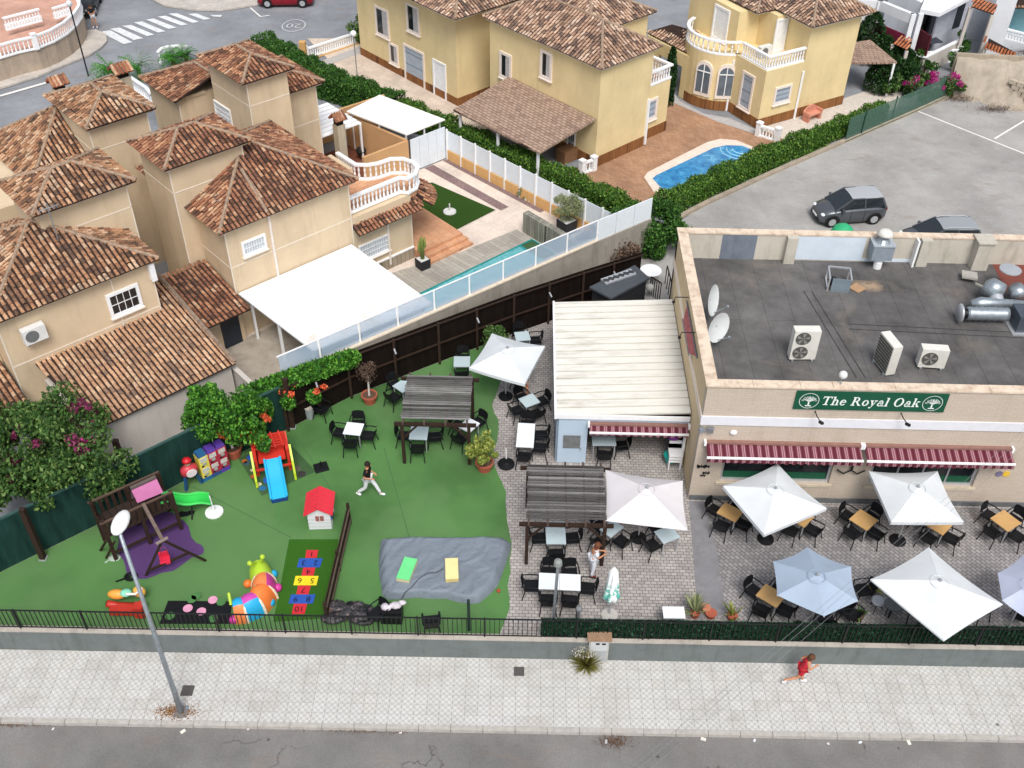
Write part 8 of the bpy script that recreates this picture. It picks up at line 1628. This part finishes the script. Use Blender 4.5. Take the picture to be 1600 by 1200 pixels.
c = at(545, -12, ZT); car('black car beyond the red one, nearly out of the picture', c, R(185), 4.0, 1.7, 1.45, CARB)
c = at(136, 14, ZT); car('dark car facing down the side street by the curved terrace', c, R(-80), 4.1, 1.75, 1.45, CARB)
# ================================================================== PEOPLE
def chain(name, joints, edges, mat, parent, root=0, sub=2):
    """joints: list of (x,y,z,r); edges between them; one continuous skinned surface"""
    me = bpy.data.meshes.new(name); me.from_pydata([j[:3] for j in joints], edges, []); me.materials.append(mat); o = bpy.data.objects.new(name, me); COL.objects.link(o); o.parent = parent
    md = o.modifiers.new('skin', 'SKIN'); md.use_smooth_shade = True
    if not me.skin_vertices: 
        bpy.context.view_layer.objects.active = o
    sv = me.skin_vertices[0].data if me.skin_vertices else None
    if sv is None: me.attributes
    for i, j in enumerate(joints):
        r = j[3]; sv[i].radius = (r, r if len(j) < 5 else j[4]); sv[i].use_root = (i == root)
    s = o.modifiers.new('sub', 'SUBSURF'); s.levels = s.render_levels = sub; return o
def person(label, loc, rz, pose, top, bottom, hair, shoes, skin=SKIN, longhair=False, sleeve=True, shorts=False, extra=None):
    t = thing('person', label, 'person', loc, rz); J = pose; g = lambda k: J[k]
    # body: pelvis, spine, neck, head, arms, legs
    names = ['pelvis','waist','chest','neck','head','crown','sho_l','elb_l','wri_l','sho_r','elb_r','wri_r','hip_l','kne_l','ank_l','toe_l','hip_r','kne_r','ank_r','toe_r']
    rad = dict(pelvis=.125, waist=.105, chest=.12, neck=.05, head=.092, crown=.07, sho_l=.055, sho_r=.055, elb_l=.038, elb_r=.038, wri_l=.026, wri_r=.026, hip_l=.082, hip_r=.082, kne_l=.055, kne_r=.055, ank_l=.036, ank_r=.036, toe_l=.03, toe_r=.03)
    idx = {n: i for i, n in enumerate(names)}; V = [(*g(n), rad[n]) for n in names]
    E = [('pelvis','waist'),('waist','chest'),('chest','neck'),('neck','head'),('head','crown'),('chest','sho_l'),('sho_l','elb_l'),('elb_l','wri_l'),('chest','sho_r'),('sho_r','elb_r'),('elb_r','wri_r'),('pelvis','hip_l'),('hip_l','kne_l'),('kne_l','ank_l'),('ank_l','toe_l'),('pelvis','hip_r'),('hip_r','kne_r'),('kne_r','ank_r'),('ank_r','toe_r')]
    E = [(idx[a], idx[b]) for a, b in E]
    for s_ in ('l', 'r'):                                   # palm and five fingers
        w = Vector(g('wri_'+s_)); d = (w-Vector(g('elb_'+s_))).normalized(); sd = d.cross(Vector((0,0,1))); sd = sd.normalized() if sd.length > .1 else Vector((0,1,0)); cur = sd.cross(d)
        pi_ = len(V); V.append((*(w+d*.06), .027)); E.append((idx['wri_'+s_], pi_))
        for k, (o_, l_) in enumerate(((-.03,.07),(-.01,.08),(.01,.075),(.03,.06))): a = len(V); V.append((*(w+d*(.1+.0)+sd*o_), .009)); V.append((*(w+d*(.1+l_*.6)+sd*o_*1.1-cur*.02), .008)); V.append((*(w+d*(.1+l_*.8)+sd*o_*1.1-cur*.045), .007)); E += [(pi_, a), (a, a+1), (a+1, a+2)]
        a = len(V); V.append((*(w+d*.07-sd*.045), .01)); V.append((*(w+d*.1-sd*.06-cur*.02), .008)); E += [(pi_, a), (a, a+1)]
    chain('body', V, E, skin, t)
    hd = Vector(g('head')); fw = J.get('face', Vector((1,0,0))).normalized(); sd = fw.cross(Vector((0,0,1))).normalized(); up = Vector((0,0,1))
    m = MB(); m.sph(tuple(hd+fw*.105+up*.0), .018, 6, 4, 1, 1, 1.4); obj('nose', m, skin, t, True, True)
    for k in (-1, 1): obj('eye', MB().sph(tuple(hd+fw*.092+sd*.035*k+up*.035), .012, 6, 4), plain('#2a1c14'), t, True, True); obj('ear', MB().sph(tuple(hd+sd*.098*k+up*.01), .022, 6, 4, .6, .6, 1.3), skin, t, True, True)
    obj('mouth', MB().obox(tuple(hd+fw*.095-up*.045), (.01,.045,.01), math.atan2(fw.y, fw.x)), plain('#9a4a44'), t, local=True)
    hm = MB().sph(tuple(hd+up*.045-fw*.02), .115, 12, 8, 1, 1, .95); 
    if longhair: hm.sph(tuple(hd-fw*.07-up*.06), .095, 10, 8, .8, 1, 1.5)
    obj('hair', hm, hair, t, True, True)
    # shirt
    sv_ = [(*g('pelvis'), .142), (*g('waist'), .128), (*(Vector(g('chest'))), .142), (*(Vector(g('chest')).lerp(Vector(g('neck')), .6)), .09), (*g('sho_l'), .078), (*g('sho_r'), .078)]; se = [(0,1),(1,2),(2,3),(2,4),(2,5)]
    if sleeve: 
        for s_, q in (('l', 4), ('r', 5)): a = Vector(g('sho_'+s_)); b = Vector(g('elb_'+s_)); sv_.append((*a.lerp(b, .7), .062)); se.append((q, len(sv_)-1))
    chain('shirt', sv_, se, top, t, 1)
    lw = .55 if shorts else .93; tv_ = [(*g('pelvis'), .148)]; te = []
    for s_ in ('l', 'r'):
        h_ = Vector(g('hip_'+s_)); k_ = Vector(g('kne_'+s_)); a_ = Vector(g('ank_'+s_)); i0 = len(tv_); tv_.append((*h_, .1)); te.append((0, i0))
        if shorts: tv_.append((*h_.lerp(k_, .6), .092)); te.append((i0, i0+1))
        else: tv_ += [(*k_, .075), (*k_.lerp(a_, .92), .062)]; te += [(i0, i0+1), (i0+1, i0+2)]
    chain('trousers' if not shorts else 'shorts', tv_, te, bottom, t)
    for s_ in ('l', 'r'):
        a_ = Vector(g('ank_'+s_)); b_ = Vector(g('toe_'+s_)); d = (b_-a_); d.z = 0; d = d.normalized(); chain('shoe', [(*(a_-d*.06-up*.02), .045), (*(b_.lerp(a_, .4)), .05), (*(b_+d*.03), .035)], [(0,1),(1,2)], shoes, t, 1)
    return t
def V_(*a): return Vector(a)
# faces +x in local space; y left
walk = dict(pelvis=V_(0,0,.95), waist=V_(.01,0,1.1), chest=V_(.03,0,1.33), neck=V_(.05,0,1.5), head=V_(.08,0,1.61), crown=V_(.08,0,1.7), sho_l=V_(.03,.19,1.42), elb_l=V_(-.05,.25,1.16), wri_l=V_(.17,.2,1.05), sho_r=V_(.03,-.19,1.42), elb_r=V_(-.02,-.26,1.15), wri_r=V_(.2,-.16,1.08),
    hip_l=V_(0,.1,.9), kne_l=V_(.24,.11,.52), ank_l=V_(.42,.11,.1), toe_l=V_(.57,.12,.06), hip_r=V_(0,-.1,.9), kne_r=V_(-.08,-.1,.48), ank_r=V_(-.42,-.1,.15), toe_r=V_(-.3,-.1,.04))
b_ = at(577, 774); WHT = plain('#d9dade', .8, .95, .06, 4)
person('man in black polo shirt and pale trousers striding across the turf', (b_[0], b_[1], ZT+.01), R(-12), walk, plain('#141416', .8), WHT, plain('#241a16', .8), plain('#d8dce0', .6))
stand = dict(pelvis=V_(0,0,.93), waist=V_(.0,0,1.07), chest=V_(.03,0,1.28), neck=V_(.07,0,1.44), head=V_(.12,0,1.53), crown=V_(.14,0,1.62), sho_l=V_(.04,.17,1.36), elb_l=V_(.08,.2,1.1), wri_l=V_(.3,.1,1.12), sho_r=V_(.04,-.17,1.36), elb_r=V_(.08,-.21,1.1), wri_r=V_(.3,-.1,1.1),
    hip_l=V_(0,.09,.88), kne_l=V_(.03,.1,.48), ank_l=V_(0,.11,.09), toe_l=V_(.14,.12,.04), hip_r=V_(0,-.09,.88), kne_r=V_(0,-.1,.48), ank_r=V_(-.06,-.12,.09), toe_r=V_(.08,-.14,.04))
b_ = at(925, 899); person('woman in loose white shirt and white trousers standing with head bowed by the pergola post', (b_[0], b_[1], ZT+.01), R(12), stand, plain('#e4e8ee', .8, .96, .05, 4), plain('#dfe3ea', .8, .95, .05), plain('#6a3f2a', .8), plain('#7a2c24', .6), longhair=True)
run = dict(pelvis=V_(0,0,.88), waist=V_(.02,0,1.01), chest=V_(.07,0,1.2), neck=V_(.12,0,1.34), head=V_(.17,0,1.43), crown=V_(.18,0,1.52), sho_l=V_(.08,.15,1.28), elb_l=V_(-.08,.2,1.1), wri_l=V_(.06,.17,.98), sho_r=V_(.08,-.15,1.28), elb_r=V_(.12,-.2,1.05), wri_r=V_(.28,-.12,1.12),
    hip_l=V_(0,.08,.83), kne_l=V_(.08,.09,.46), ank_l=V_(.12,.09,.1), toe_l=V_(.26,.1,.05), hip_r=V_(0,-.08,.83), kne_r=V_(-.12,-.09,.45), ank_r=V_(-.5,-.1,.3), toe_r=V_(-.52,-.1,.16))
b_ = at(1247, 1068, 0); person('girl in red top and red shorts running along the pavement', (b_[0], b_[1], .005), R(-3), run, P2('#c8283c', .9, .8), P2('#b8202f', .9, .8), plain('#5a3c28', .8), plain('#e6e6e8', .6), longhair=True, sleeve=False, shorts=True)
sit = dict(pelvis=V_(0,0,.52), waist=V_(-.02,0,.66), chest=V_(0,0,.87), neck=V_(.04,0,1.03), head=V_(.09,0,1.13), crown=V_(.1,0,1.22), sho_l=V_(0,.18,.95), elb_l=V_(.08,.24,.72), wri_l=V_(.32,.16,.72), sho_r=V_(0,-.18,.95), elb_r=V_(.08,-.24,.72), wri_r=V_(.3,-.14,.7),
    hip_l=V_(.02,.1,.5), kne_l=V_(.42,.12,.5), ank_l=V_(.42,.12,.09), toe_l=V_(.56,.13,.04), hip_r=V_(.02,-.1,.5), kne_r=V_(.42,-.12,.5), ank_r=V_(.36,-.12,.09), toe_r=V_(.5,-.13,.04))
b_ = at(812, 622); person('person in black shirt seated on a chair in the shade of the garden parasol', (b_[0], b_[1]+.35, ZT+.01), R(-60), sit, plain('#141416', .8), plain('#2a2c33', .8), plain('#3a2a20', .8), BLACK, shorts=True)
place_chair(b_[0]-.03, b_[1]+.4, R(-60)+PI/2, 'black armchair under the seated person below the garden parasol')
b_ = at(150, 46); person('person in dark top and white shorts standing at the kerb by the zebra crossing', (b_[0], b_[1], ZT+.12), R(-70), stand, plain('#1c1e22', .8), WHT, plain('#3a2a20', .8), WHT, shorts=True)
# overhead cables crossing in front of the terrace
cb = thing('overhead_cables', 'three thin dark cables crossing the lower right of the picture', 'cable', at(1150, 1000, 7.0))
for k, (a_, b_) in enumerate((((968,1200),(1602,668)), ((981,1200),(1606,676)), ((1000,1200),(1612,686)))):
    A = Vector(at(*a_, 8.5)); B = Vector(at(*b_, 5.2)); A2 = A+(A-B)*.6; B2 = B+(B-A)*.03; obj('cable', MB().tube([tuple(A2.lerp(B2, i/16)-Vector((0,0,.5*math.sin(PI*i/16)))) for i in range(17)], .004, 4), plain('#85878a', .7), cb)
